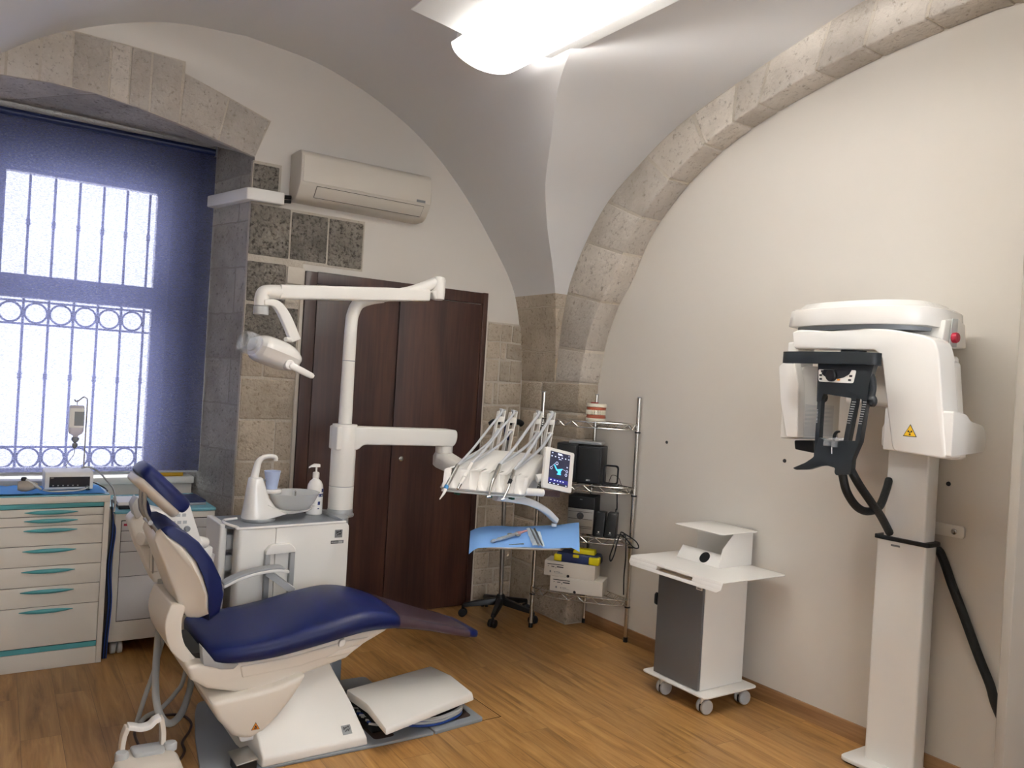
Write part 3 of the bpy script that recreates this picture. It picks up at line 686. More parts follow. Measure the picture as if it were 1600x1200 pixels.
# air conditioner on the back wall
t = thing('air_conditioner', 'white split air conditioner high on the wall beside the window arch', 'air conditioner', (1.97, 4.764, 2.55))
AXL, AXR = 1.545, 2.39
pA = [(YB, 2.822), (4.60, 2.822), (4.572, 2.800), (4.560, 2.700), (4.566, 2.625), (4.625, 2.555), (4.66, 2.540), (YB, 2.540)]
mb = MB(); mb.prism(rpoly(pA, [0, 0.03, 0.02, 0.06, 0.03, 0.02, 0.02, 0], 4), 'x', AXL, AXR); mb.end('body', 'aged_white', t, bevel=0.006, segs=3)
mb = MB(); mb.prism([(4.5705, 2.785), (4.5595, 2.700), (4.5655, 2.635), (4.561, 2.635), (4.5555, 2.700), (4.566, 2.785)], 'x', AXL + 0.012, AXR - 0.012); mb.end('front_panel', 'aged_white', t)
mb = MB(); d = Vector((0, 0.059, -0.070)).normalized(); nrm = Vector((0, -0.070, -0.059)).normalized()
a0 = Vector((AXL + 0.10, 4.570, 2.620)); a1 = Vector((AXR - 0.05, 4.570, 2.620))
mb.slab([a0 + nrm * 0.002, a1 + nrm * 0.002, a1 + d * 0.072 + nrm * 0.002, a0 + d * 0.072 + nrm * 0.002], nrm, 0.004); fl = mb.end('louver_flap', 'aged_white', t, bevel=0.0015)
mb = MB(); q0 = a0 + d * 0.073 + nrm * 0.003; q1 = a1 + d * 0.073 + nrm * 0.003; mb.bar(q0, q1, 0.004, 0.004)
mb.bar(a0 - d * 0.002 + nrm * 0.003, q0, 0.003, 0.003); mb.bar(a1 - d * 0.002 + nrm * 0.003, q1, 0.003, 0.003); mb.bar(a0 - d * 0.002 + nrm * 0.003, a1 - d * 0.002 + nrm * 0.003, 0.002, 0.002); mb.end('outlet_slot', 'dark_gap', t)
mb = MB(); mb.box(AXR - 0.105, AXR - 0.045, 4.5580, 4.5640, 2.640, 2.655); mb.end('display_badge', 'label_grey', t)

t = thing('pipe_cover', 'white plastic pipe cover bending round the window corner to the air conditioner', 'pipe cover', (1.3, 4.76, 2.5))
mb = MB(); J = Vector((-0.251, 0.968, 0)); c0 = Vector((1.335, YB, 2.54))
poly = [Vector((1.335, YB, 0)) + J * 0.42 + Vector((0.005, 0, 0)), Vector((1.335, YB, 0)) + J * 0.42 - Vector((0.055, 0.01, 0)), Vector((1.275, YB - 0.02, 0)), Vector((1.285, YB - 0.060, 0)), Vector((1.32, YB - 0.072, 0)), Vector((1.50, YB - 0.072, 0)), Vector((1.50, YB - 0.022, 0)), Vector((1.33, YB - 0.022, 0))]
mb.loft([[p + Vector((0, 0, 2.505)) for p in poly], [p + Vector((0, 0, 2.575)) for p in poly]]); mb.end('cover', 'white_satin', t, bevel=0.008)
mb = MB(); mb.cyl((1.50, YB - 0.045, 2.555), (1.5445, YB - 0.045, 2.56), 0.012, seg=10); mb.cyl((1.50, YB - 0.045, 2.53), (1.5445, YB - 0.045, 2.535), 0.010, seg=10); mb.end('pipe', 'black_plastic', t)

# ================================================================== CABINETS
CY1 = 4.558
t = thing('drawer_cabinet', 'cream drawer cabinet with seven teal-handled drawers below the window', 'cabinet', (0.2, 4.76, 0))
cx0, cx1 = -0.02, 0.650
mb = MB(); mb.box(cx0, cx0 + 0.026, CY1, 5.0, 0, 0.8215); mb.box(cx1 - 0.026, cx1, CY1, 5.0, 0, 0.8215); mb.box(cx0, cx1, CY1, 5.0, 0.8218, 0.8548); mb.box(cx0 + 0.02, cx1 - 0.02, CY1 + 0.012, 4.99, 0.001, 0.8216); mb.box(cx0 + 0.0262, cx1 - 0.0262, CY1 + 0.001, 4.7, 0.0005, 0.087)
mb.end('body', 'cabinet_cream', t, bevel=0.002)
mb = MB(); mb.box(cx0 + 0.003, cx1 - 0.003, CY1 + 0.004, 5.0, 0.855, 0.861); mb.end('top', 'teal_top', t, bevel=0.002)
fx0, fx1 = cx0 + 0.028, cx1 - 0.028; mid = 0.392
mb = MB(); mb.box(fx0, fx1, CY1 + 0.002, CY1 + 0.02, 0.089, 0.114); mb.end('base_strip', 'teal', t)
mb = MB()
wav = [(fx0, 0.820), (fx1, 0.820), (fx1, 0.806), (mid + 0.16, 0.8055), (mid + 0.11, 0.812), (mid + 0.06, 0.816), (mid - 0.06, 0.816), (mid - 0.12, 0.812), (mid - 0.18, 0.800), (fx0, 0.797)]
mb.prism([(fx0, 0.820), (fx1, 0.820), (fx1, 0.800), (fx0, 0.795)], 'y', CY1 + 0.006, CY1 + 0.02)
mb.prism(wav, 'y', CY1 - 0.004, CY1 + 0.006); mb.end('top_strip', 'teal', t)
zs = [0.796, 0.757, 0.711, 0.614, 0.513, 0.413, 0.313, 0.116]
def handle(xc, zc, y, half, hh):
    mb = MB(); rings = []
    for k in range(15):
        u = -1 + 2 * k / 14; w = max(0.08, (1 - u * u)) ** 0.75
        rings.append([(xc + u * half, y - 0.018 * w * (0.5 + 0.5 * math.cos(a)) , zc + hh * w * math.sin(a)) for a in [2 * PI * j / 10 for j in range(10)]])
    return mb.loft(rings)
for k in range(7):
    za, zb = zs[k + 1] + 0.0015, zs[k] - 0.0015
    mb = MB(); mb.box(fx0, fx1, CY1 + 0.001, CY1 + 0.015, za, zb); dr = mb.end('drawer', 'cabinet_cream', t, bevel=0.001)
    hz = [0.779, 0.737, 0.690, 0.590, 0.489, 0.389, 0.292][k]
    handle(mid, hz, CY1 + 0.001, 0.116, 0.011).end('handle', 'teal', dr)
mb = MB(); mb.box(fx0 - 0.001, fx1 + 0.001, CY1 + 0.009, CY1 + 0.0115, 0.085, 0.815); mb.end('gap_shade', 'dark_gap', t)  # near-black sheet behind the drawers, shade painted into the gaps

t = thing('drawer_cabinet', 'grey-fronted drawer cabinet on castors behind the chair back', 'cabinet', (0.94, 4.87, 0))
dx0, dx1, dy = 0.688, 1.190, 4.625
mb = MB(); mb.box(dx0, dx1, dy, 5.18, 0.075, 0.745); mb.end('body', 'cabinet_cream', t, bevel=0.003)
mb = MB(); mb.box(dx0 - 0.004, dx1 + 0.004, dy - 0.006, 5.18, 0.745, 0.762); mb.end('top', 'teal_top', t, bevel=0.004)
z2 = [0.708, 0.655, 0.600, 0.545, 0.415, 0.183]
mb = MB(); mb.box(dx0 + 0.030, dx1 - 0.024, dy - 0.0015, dy + 0.004, 0.180, 0.711); mb.end('gap_shade', 'dark_gap', t)  # dark sheet stands in for the shade between these drawer fronts
for k in range(5):
    mb = MB(); mb.box(dx0 + 0.032, dx1 - 0.026, dy - 0.005, dy + 0.006, z2[k + 1] + 0.0015, z2[k] - 0.0015); dr = mb.end('drawer', 'drawer_grey', t, bevel=0.001)
    if k in (3, 4):
        zc = z2[k] - (0.034 if k == 4 else 0.02); mb = MB(); mb.box(0.935, 1.08, dy - 0.0065, dy - 0.0045, zc - 0.014, zc + 0.014); mb.end('handle', 'plate_grey', dr)
    if k == 0:
        mb = MB(); mb.box(dx0 + 0.042, dx0 + 0.062, dy - 0.0058, dy - 0.0048, 0.682, 0.694); mb.end('sticker', 'red_button', dr)
for x, y in ((0.735, 4.675), (1.14, 4.675), (0.735, 5.12), (1.14, 5.12)):
    mb = MB(); mb.cyl((x - 0.030, y, 0.030), (x - 0.004, y, 0.030), 0.030, seg=20); mb.cyl((x + 0.004, y, 0.030), (x + 0.028, y, 0.030), 0.030, seg=20); cw = mb.end('castor', 'light_grey', t, bevel=0.006)
    mb = MB(); mb.cyl((x, y + 0.01, 0.03), (x, y + 0.01, 0.076), 0.009, seg=10); mb.box(x - 0.010, x + 0.014, y - 0.006, y + 0.045, 0.046, 0.058); mb.end('fork', 'grey_plastic', cw)

# ================================================================== ON THE TEAL CABINET
ZT = 0.8615
t = thing('surgical_motor', 'white desktop surgical motor with dark screen on the teal-handled cabinet', 'dental device', (0.46, 4.72, ZT))
m0, m1 = 0.362, 0.580; my = 4.66
mb = MB(); mb.prism(rpoly([(my, ZT + 0.012), (my - 0.004, ZT + 0.075), (my + 0.014, ZT + 0.100), (my + 0.17, ZT + 0.104), (my + 0.17, ZT + 0.010)], [0.008, 0.01, 0.012, 0.012, 0.008]), 'x', m0, m1); mb.end('housing', 'white_satin', t, bevel=0.004)
mb = MB(); mb.slab([(m0 + 0.020, my - 0.0022, ZT + 0.026), (m1 - 0.016, my - 0.0022, ZT + 0.026), (m1 - 0.016, my - 0.0046, ZT + 0.078), (m0 + 0.020, my - 0.0046, ZT + 0.078)], (0, -1, 0), 0.002); s_ = mb.end('screen', 'screen_off', t)
for k in range(6):
    mb = MB(); mb.box(m0 + 0.034 + 0.022 * k, m0 + 0.041 + 0.022 * k, my - 0.0062, my - 0.004, ZT + 0.032, ZT + 0.037); mb.end('icon', 'grey_plastic', s_)
mb = MB(); mb.box(m0 + 0.025, m0 + 0.038, my - 0.0072, my - 0.004, ZT + 0.072, ZT + 0.0745); mb.end('title', 'grey_plastic', s_)
for x in (m0 + 0.02, m1 - 0.02):
    for y in (my + 0.02, my + 0.15):
        mb = MB(); mb.cyl((x, y, ZT + 0.0062), (x, y, ZT + 0.013), 0.010, seg=12); mb.end('foot', 'black_plastic', t)
mb = MB(); mb.lathe([(0.010, 0), (0.010, 0.006), (0.007, 0.010)], (m1 - 0.026, my - 0.003, ZT + 0.022), 16, (0, -1, 0)); mb.end('socket', 'plate_grey', t)
px_, py_ = 0.548, 4.80
hk = [(px_, py_, ZT + 0.098), (px_, py_, ZT + 0.30), (px_, py_, ZT + 0.45), (px_ - 0.006, py_, ZT + 0.474), (px_ - 0.020, py_, ZT + 0.479), (px_ - 0.034, py_, ZT + 0.466), (px_ - 0.047, py_, ZT + 0.455), (px_ - 0.056, py_, ZT + 0.457), (px_ - 0.060, py_, ZT + 0.466)]
mb = MB(); mb.tube(hk, 0.0032, 10, 6); mb.end('bottle_pole', 'brushed_steel', t)
mb = MB(); mb.tube([(m1, my + 0.05, ZT + 0.04), (m1 + 0.02, my + 0.04, ZT + 0.035), (m1 + 0.06, my + 0.02, ZT + 0.012), (m1 + 0.065, my - 0.03, ZT + 0.005)], 0.0035, 8); mb.end('power_cable', 'black_plastic', t)
mb = MB(); mb.tube([(0.533,4.760,0.972), (0.571,4.760,0.975), (0.613,4.720,0.952), (0.640,4.660,0.920), (0.667,4.600,0.881), (0.671,4.540,0.830), (0.666,4.530,0.773)], 0.0045, 10); mb.end('hose', 'hose_grey', t)
mb = MB(); mb.tube([(m1 - 0.026, my - 0.012, ZT + 0.022), (m1 - 0.06, my - 0.05, ZT + 0.016), (m1 - 0.14, my - 0.07, ZT + 0.015), (m0 + 0.02, my - 0.072, ZT + 0.016), (m0 - 0.010, my - 0.056, ZT + 0.022)], 0.004, 10); mb.end('handpiece_cord', 'light_grey', t)

t = thing('saline_bottle', 'saline bottle hanging upside down from the hooked pole before the blind', 'bottle', (px_ - 0.047, py_, 1.2))
bx, bz = px_ - 0.047, ZT + 0.425
mb = MB(); mb.loft([[(bx + a * rx, py_ + b * rx * 0.75, bz + dz) for a, b in rpoly([(-1, -1), (1, -1), (1, 1), (-1, 1)], 0.6, 4)] for rx, dz in ((0.030, 0.010), (0.034, 0.004), (0.035, -0.01), (0.036, -0.11), (0.036, -0.122), (0.030, -0.138), (0.014, -0.148), (0.010, -0.158))]); bo = mb.end('bottle', 'saline', t)
mb = MB(); mb.box(bx - 0.012, bx + 0.034, py_ - 0.0285, py_ - 0.0268, bz - 0.095, bz - 0.022); lb = mb.end('bottle_label', 'label_grey', bo)
mb = MB(); mb.box(bx - 0.034, bx + 0.034, py_ - 0.0278, py_ - 0.0268, bz - 0.105, bz - 0.004); mb.end('paper_label', 'label_white', bo)
mb = MB(); mb.lathe([(0.009, -0.008), (0.018, -0.012), (0.018, -0.026), (0.011, -0.032), (0.006, -0.040), (0.013, -0.043), (0.013, -0.056), (0.009, -0.064), (0.003, -0.070)], (bx, py_, bz - 0.148), 16); mb.end('cap', 'grey_metal', t)
mb = MB(); mb.tube([(bx, py_, bz + 0.010), (bx, py_ - 0.008, bz + 0.024), (bx, py_ - 0.006, bz + 0.036), (bx, py_, bz + 0.040), (bx, py_ + 0.006, bz + 0.036), (bx, py_ + 0.008, bz + 0.024), (bx, py_, bz + 0.010)], 0.0012, 8); mb.end('hanger', 'brushed_steel', t)
mb = MB(); mb.tube([(bx, py_, bz - 0.215), (bx - 0.002, py_ - 0.005, bz - 0.245), (bx - 0.020, py_ - 0.01, bz - 0.275), (bx - 0.035, py_ - 0.005, bz - 0.305), (bx - 0.030, py_ + 0.01, ZT + 0.1055)], 0.002, 8); mb.end('drip_tube', 'hose_pale', t)

o = MB()
gp = [[(0.03 + 0.60 * i / 20, 4.575 + 0.30 * j / 10, ZT + 0.002 + (0.009 if 0.03 + 0.60 * i / 20 < 0.335 else 0.0035) * abs(math.sin(i * 1.7 + j * 0.9))) for j in range(11)] for i in range(21)]
o.loft(gp, False, False); tag(o.end('surgical_drape', 'drape_deep', angle=20), 'crumpled blue drape under the white surgical motor', 'drape')
t = thing('handpiece', 'grey motor handpiece wrapped in paper lying on the crumpled blue drape', 'dental instrument', (0.27, 4.63, ZT + 0.012))
mb = MB(); mb.loft([[(x, 4.63 + 0.030 * w * math.cos(a) + dy, ZT + 0.040 + 0.028 * w * math.sin(a)) for a in [2 * PI * j / 12 for j in range(12)]] for x, w, dy in ((0.245, 0.75, 0), (0.262, 0.98, 0), (0.285, 1.0, 0.0), (0.305, 0.8, 0.0), (0.330, 0.45, 0.0))]); mb.end('paper_wrap', 'paper_grey', t, angle=60)
mb = MB(); mb.cyl((0.275, 4.63, ZT + 0.072), (0.345, 4.605, ZT + 0.024), 0.010, 0.006, 14); mb.end('shaft', 'light_grey', t)
mb = MB(); mb.lathe([(0.008, 0), (0.013, 0.004), (0.013, 0.016), (0.008, 0.02)], (0.270, 4.63, ZT + 0.064), 14); mb.end('head', 'black_plastic', t)
t = thing('tray_lid', 'grey-white metal tray with a black knob standing behind the grey handpiece', 'tray', (0.27, 4.92, ZT))
mb = MB(); mb.prism(rpoly([(0.12, ZT), (0.40, ZT), (0.40, ZT + 0.026), (0.12, ZT + 0.030)], 0.01), 'y', 4.90, 4.99); mb.end('pan', 'light_grey', t, bevel=0.003)
mb = MB(); mb.lathe([(0.006, 0), (0.013, 0.004), (0.013, 0.012), (0.006, 0.016)], (0.275, 4.90, ZT + 0.016), 16, (0, -1, 0)); mb.end('knob', 'black_plastic', t)

# ================================================================== ON THE GREY CABINET AND THE SILL
ZC = 0.7625
t = thing('laptop', 'closed dark laptop on the grey-fronted cabinet', 'laptop', (1.05, 4.86, ZC))
mb = MB(); q = [(0.93, 4.72), (1.165, 4.72), (1.16, 4.97), (0.925, 4.96)]; mb.prism(rpoly(q, 0.012), 'z', ZC, ZC + 0.012); mb.end('base', 'silver_plastic', t, bevel=0.002)
mb = MB(); mb.prism(rpoly(q, 0.012), 'z', ZC + 0.013, ZC + 0.026); mb.end('lid', 'navy_plastic', t, bevel=0.003)
o = MB(); o.tube([(0.90, 4.96, ZC + 0.012), (0.93, 4.96, ZC + 0.05), (0.985, 4.92, ZC + 0.045), (1.03, 4.90, ZC + 0.034), (0.99, 4.94, ZC + 0.060), (0.94, 4.93, ZC + 0.065), (0.97, 4.88, ZC + 0.040), (1.06, 4.87, ZC + 0.033)], 0.003, 8)
tag(o.end('cable', 'black_plastic'), 'loose black cable coiled over the closed laptop', 'cable')
t = thing('document_stack', 'stack of white papers on a dark folder beside the headrest', 'papers', (0.77, 4.78, ZC))
mb = MB(); mb.prism([(0.708, 4.66), (0.86, 4.66), (0.86, 4.90), (0.712, 4.90)], 'z', ZC, ZC + 0.018); mb.end('folder', 'black_plastic', t, bevel=0.002)
mb = MB(); mb.prism([(0.706, 4.68), (0.85, 4.67), (0.855, 4.89), (0.711, 4.90)], 'z', ZC + 0.018, ZC + 0.034); mb.end('papers', 'label_white', t)
o = MB(); o.prism(rpoly([(1.005, 5.228), (1.145, 5.228), (1.145, 5.30), (1.005, 5.30)], 0.012), 'z', 0.858, 0.892); tag(o.end('sponge', 'yellow_sponge', bevel=0.006), 'yellow sponge on the window sill under the blind', 'sponge')
t = thing('cable_bundle', 'dark blue cables hanging between the two drawer cabinets', 'cable', (0.668, 4.6, 0.1))
for k in range(4):
    mb = MB(); x = 0.660 + 0.006 * k; mb.tube([(x, 4.575 + 0.01 * k, 0.83 - 0.04 * k), (x + 0.006, 4.57, 0.66), (x - 0.004, 4.58, 0.48), (x + 0.007, 4.573, 0.30), (x, 4.58, 0.12), (x, 4.60, 0.004)], 0.0035, 8); mb.end('cable', 'blue_cable' if k % 2 else 'black_plastic', t)

# ================================================================== DENTAL UNIT (water block, column, swivel arm)
t = thing('dental_unit', 'white dental unit block with grey top, spittoon and tall white column', 'dental unit', (1.42, 4.0, 0))
ux0, ux1, uy0, uy1, uz = 1.105, 1.690, 3.885, 4.20, 0.800
mb = MB(); mb.prism(rpoly([(ux0 + 0.03, uy0), (ux1 - 0.045, uy0), (ux1 - 0.045, uy1 - 0.02), (ux0 + 0.03, uy1 - 0.02)], [0.045, 0.01, 0.01, 0.03], 6), 'z', 0.04, uz - 0.03); mb.end('body', 'white_matte', t, bevel=0.003)
mb = MB()   # front cover with rounded upper corner, split by one joint
mb.prism(rpoly([(1.292, 0.06), (ux1 - 0.022, 0.06), (ux1 - 0.022, uz - 0.012), (1.292, uz - 0.020)], [0, 0, 0.030, 0]), 'y', uy0 - 0.010, uy0 + 0.02); mb.end('front_cover', 'white_satin', t, bevel=0.004)
mb = MB(); mb.prism(rpoly([(ux0 + 0.015, uy0 - 0.008), (1.289, uy0 - 0.010), (1.289, uy0 + 0.03), (ux0 + 0.05, uy0 + 0.03), (ux0 + 0.05, uy0 + 0.07), (ux0 + 0.005, uy0 + 0.07), (ux0 + 0.003, uy0 + 0.02)], [0.03, 0, 0, 0, 0, 0, 0.02]), 'z', 0.06, uz - 0.024); mb.end('side_cover', 'white_satin', t, bevel=0.003)
mb = MB(); mb.prism(rpoly([(ux0 - 0.055, uy0 + 0.085), (ux0 - 0.02, uy0 + 0.085), (ux0 - 0.02, uy1 + 0.04), (ux0 - 0.055, uy1 + 0.04)], 0.015), 'z', 0.06, uz - 0.01); mb.end('rear_panel', 'white_satin', t, bevel=0.006)
for z in (0.56, 0.66):
    mb = MB(); mb.box(ux0 - 0.02, ux0 + 0.02, uy0 + 0.10, uy0 + 0.17, z, z + 0.075); mb.end('supply_box', 'light_grey', t, bevel=0.006)
mb = MB(); mb.prism(rpoly([(ux0 - 0.045, uy0 + 0.10), (ux0 + 0.03, uy0 - 0.002), (ux1 - 0.03, uy0 - 0.002), (ux1, uy0 + 0.06), (ux1, uy1), (ux0 - 0.045, uy1 + 0.03)], 0.03), 'z', uz - 0.030, uz - 0.014)
mb.end('top_plate', 'plate_grey', t, bevel=0.004)
mb = MB(); mb.tube([(ux1 - 0.04, uy0 - 0.006, uz - 0.010), (ux0 + 0.05, uy0 - 0.006, uz - 0.018), (ux0 + 0.01, uy0 + 0.03, uz - 0.016), (ux0 - 0.03, uy0 + 0.09, uz - 0.006), (ux0 - 0.02, uy0 + 0.16, uz - 0.004), (ux0 + 0.05, uy0 + 0.19, uz - 0.004)], 0.007, 8); mb.end('rim', 'white_gloss', t)
mb = MB(); mb.prism(rpoly([(ux1 - 0.05, uy0 - 0.004), (ux1 + 0.005, uy0 + 0.055), (ux1 + 0.010, uy1 - 0.06), (ux1 - 0.04, uy1), (ux1 - 0.06, uy1), (ux1 - 0.06, uy0)], 0.035, 6), 'z', 0.03, uz + 0.004); mb.end('corner_post', 'silver_plastic', t, bevel=0.004)
cxx, cyy = 1.700, 4.085
mb = MB(); mb.lathe([(0.072, 0), (0.074, 0.005), (0.074, 0.012), (0.068, 0.015), (0.068, 0.036), (0.064, 0.040)], (cxx, cyy, uz - 0.016), 36); mb.end('column_collar', 'silver_plastic', t)
mb = MB(); mb.cyl((cxx, cyy, uz + 0.024), (cxx, cyy, 0.944), 0.0655, seg=36); mb.cyl((cxx, cyy, 0.947), (cxx, cyy, 1.275), 0.0655, seg=36); mb.end('column', 'white_satin', t, bevel=0.0015)
mb = MB(); mb.cyl((cxx, cyy, 0.935), (cxx, cyy, 0.955), 0.0635, seg=36); mb.end('joint_ring', 'grey_plastic', t)
mb = MB()
arm = rpoly([(cxx - 0.064, 1.266), (2.365, 1.258), (2.372, 1.205), (2.350, 1.160), (2.300, 1.163), (cxx + 0.09, 1.170), (cxx + 0.06, 1.140), (cxx - 0.064, 1.140)], [0.012, 0.02, 0.03, 0.03, 0.01, 0.03, 0.02, 0.01], 5)
mb.prism(arm, 'y', cyy - 0.055, cyy + 0.055); mb.end('swivel_arm', 'white_satin', t, bevel=0.014, segs=3)
mb = MB(); mb.cyl((2.315, cyy, 1.172), (2.315, cyy, 1.120), 0.050, seg=28); mb.end('elbow', 'white_satin', t, bevel=0.006)
# second arm of the delivery system, falling towards the chair
mb = MB()
e0 = Vector((2.315, cyy, 1.085)); e1 = Vector((2.330, 3.835, 1.040))
mb.loft([[Vector((p.x + a * w, p.y + (b * 0.02 if k in (0, 3) else 0), p.z + c * h)) for a, b, c in ((-1, 0, -1), (1, 0, -1), (1, 0, 0.4), (0.7, 0, 1), (-0.7, 0, 1), (-1, 0, 0.4))] for k, (p, w, h) in enumerate(((e0 + Vector((0, 0.05, 0)), 0.045, 0.040), (e0, 0.055, 0.048), (e0 * 0.4 + e1 * 0.6, 0.050, 0.042), (e1, 0.045, 0.036)))]); mb.end('lower_arm', 'white_satin', t, bevel=0.010)
# spittoon
mb = MB(); c = (1.255, 4.05, uz - 0.014)
mb.lathe([(0.078, 0.0), (0.082, 0.004), (0.082, 0.012), (0.078, 0.016)], c, 36); mb.end('spittoon_ring', 'silver_plastic', t)
mb = MB()
rings = []
for z, x0, x1, hw, r in ((uz + 0.002, 1.172, 1.325, 0.070, 0.06), (uz + 0.022, 1.176, 1.395, 0.070, 0.06), (uz + 0.055, 1.181, 1.330, 0.062, 0.05), (uz + 0.10, 1.186, 1.298, 0.054, 0.045), (uz + 0.15, 1.191, 1.280, 0.045, 0.035), (uz + 0.198, 1.197, 1.262, 0.034, 0.026), (uz + 0.203, 1.203, 1.256, 0.028, 0.022)):
    rings.append([(x, y, z - 0.004 * (1 if x > 1.28 and z > uz + 0.19 else 0)) for x, y in rpoly([(x0, 4.05 - hw), (x1, 4.05 - hw), (x1, 4.05 + hw), (x0, 4.05 + hw)], r, 5)])
mb.loft(rings); sb = mb.end('spittoon_body', 'white_gloss', t, angle=60)
mb = MB(); mb.loft([[(x, 4.05 + s * w, z) for s, z in ((-1, zt), (1, zt), (0.7, zb), (-0.7, zb))] for x, w, zt, zb in ((1.28, 0.062, uz + 0.075, uz + 0.02), (1.34, 0.055, uz + 0.044, uz + 0.018), (1.42, 0.045, uz + 0.032, uz + 0.016), (1.50, 0.034, uz + 0.036, uz + 0.024), (1.525, 0.018, uz + 0.042, uz + 0.034))]); mb.end('bowl_support', 'white_gloss', t, bevel=0.008)
mb = MB(); prof = [(0.02, 0.028), (0.06, 0.030), (0.085, 0.040), (0.105, 0.065), (0.128, 0.112), (0.131, 0.116), (0.126, 0.115), (0.102, 0.072), (0.082, 0.048), (0.058, 0.037), (0.0, 0.034)]; mb.lathe(prof, (1.428, 4.05, uz + 0.008), 40); mb.end('spittoon_bowl', 'bowl', t)
mb = MB(); mb.cyl((1.455, 4.10, uz + 0.05), (1.455, 4.10, uz + 0.118), 0.005, seg=10); mb.ball((1.455, 4.10, uz + 0.118), 0.006, 10); mb.end('rinse_nozzle', 'chrome', t)
mb = MB(); mb.lathe([(0.048, 0), (0.05, 0.004), (0.05, 0.014), (0.046, 0.018), (0.0, 0.019)], (1.313, 4.05, 0.925), 28); mb.bar((1.24, 4.05, 0.930), (1.30, 4.05, 0.930), 0.05, 0.016); mb.end('cup_holder', 'white_gloss', t, bevel=0.002)
mb = MB(); mb.tube([(1.222, 4.05, uz + 0.19), (1.232, 4.05, 1.05), (1.240, 4.05, 1.080), (1.258, 4.05, 1.100), (1.285, 4.05, 1.108), (1.310, 4.05, 1.107), (1.324, 4.05, 1.100), (1.326, 4.05, 1.085)], [0.021, 0.018, 0.016, 0.013, 0.012, 0.012, 0.012, 0.011], 14, 5); mb.end('cup_filler', 'white_gloss', t)
mb = MB(); mb.tube([(1.275, 4.03, 0.985), (1.270, 4.03, 0.995), (1.262, 4.03, 0.985)], 0.004, 8); mb.end('sensor_button', 'plate_grey', t)
# marks on the front cover
yF = uy0 - 0.0105
def emblem(parent, x, z, s, y=None, xd=(1, 0, 0), zd=(0, 0, 1), org=None):
    X_ = Vector(xd); Z_ = Vector(zd).normalized(); O_ = Vector(org) if org is not None else Vector((x, y, z)); N_ = X_.cross(Z_)
    mb = MB(); P = lambda a, b: O_ + X_ * a * s + Z_ * b * s
    mb.slab([P(0, 0), P(1, 0), P(1, 1), P(0, 1)], N_, 0.001); e = mb.end('emblem', 'label_grey', parent)
    mb = MB()
    for a0, b0, a1, b1 in ((0.18, 0.52, 0.52, 0.80), (0.30, 0.30, 0.66, 0.56), (0.42, 0.66, 0.80, 0.88), (0.62, 0.34, 0.86, 0.62)):
        mb.bar(P(a0, b0) + N_ * 0.0012, P(a1, b1) + N_ * 0.0012, s * 0.11, 0.0008, N_)
    for a, b in ((0.25, 0.74), (0.75, 0.78), (0.70, 0.42)): mb.lathe([(s * 0.09, 0), (s * 0.09, 0.0008), (s * 0.04, 0.0008)], P(a, b) + N_ * 0.001, 12, N_)
    mb.end('emblem_mark', 'plate_grey' if False else 'label_dark', e)
emblem(t, 1.592, 0.713, 0.040, yF)
mb = MB(); mb.box(1.573, 1.612, yF - 0.001, yF, 0.683, 0.699); lb = mb.end('name_plate', 'label_dark', t)
text_part('KAVO', 'lettering', 'label_white', lb, (1.576, yF - 0.0012, 0.6865), (1, 0, 0), (0, 0, 1), 0.0125, 0.0003)
mb = MB(); mb.box(1.613, 1.641, yF - 0.001, yF, 0.683, 0.699); lb = mb.end('name_plate', 'label_grey', t)
text_part('E50', 'lettering', 'label_white', lb, (1.615, yF - 0.0012, 0.6865), (1, 0, 0), (0, 0, 1), 0.0125, 0.0003)
# grab handle in front of the block
mb = MB(); mb.prism(rpoly([(1.238, 0.655), (1.238, 0.672), (1.262, 0.702), (1.358, 0.704), (1.384, 0.676), (1.384, 0.660)], [0.004, 0.012, 0.012, 0.012, 0.012, 0.004]), 'y', 3.845, 3.885); h = mb.end('grab_handle', 'white_gloss', t, bevel=0.008)
for x0, x1 in ((1.238, 1.263), (1.359, 1.384)):
    mb = MB(); mb.box(x0, x1, 3.850, 3.878, 0.38, 0.660); mb.end('handle_post', 'grey_plastic', h, bevel=0.004)

o = thing('plastic_cup', 'pale blue plastic cup under the curved spout of the spittoon', 'cup', (1.313, 4.05, 0.944))
mb = MB(); mb.lathe([(0.0, 0.001), (0.027, 0.0), (0.030, 0.02), (0.040, 0.086), (0.042, 0.090), (0.039, 0.089), (0.028, 0.012), (0.0, 0.006)], (1.313, 4.05, 0.944), 32); mb.end('cup_wall', 'blue_cup', o)
t2 = thing('soap_dispenser', 'white pump bottle with blue label behind the spittoon bowl', 'bottle', (1.602, 4.12, 0.786))
c = (1.580, 4.150, 0.7865)
mb = MB(); mb.lathe([(0.0, 0), (0.038, 0.0), (0.043, 0.006), (0.043, 0.135), (0.040, 0.158), (0.030, 0.178), (0.018, 0.188), (0.016, 0.196), (0.0, 0.197)], c, 30); b_ = mb.end('bottle', 'white_gloss', t2)
mb = MB(); mb.lathe([(0.017, 0.194), (0.018, 0.198), (0.018, 0.222), (0.012, 0.226), (0.005, 0.228), (0.005, 0.252), (0.0, 0.252)], c, 20); mb.loft([[(c[0] + x, c[1] + a * w, c[2] + z) for a, z in ((-1, z0), (1, z0), (0.7, z1), (-0.7, z1))] for x, w, z0, z1 in ((0.018, 0.012, 0.252, 0.268), (-0.012, 0.011, 0.252, 0.270), (-0.030, 0.007, 0.252, 0.262), (-0.042, 0.005, 0.246, 0.254))]); mb.end('pump', 'white_satin', t2, bevel=0.002)
yl = c[1] - 0.0432
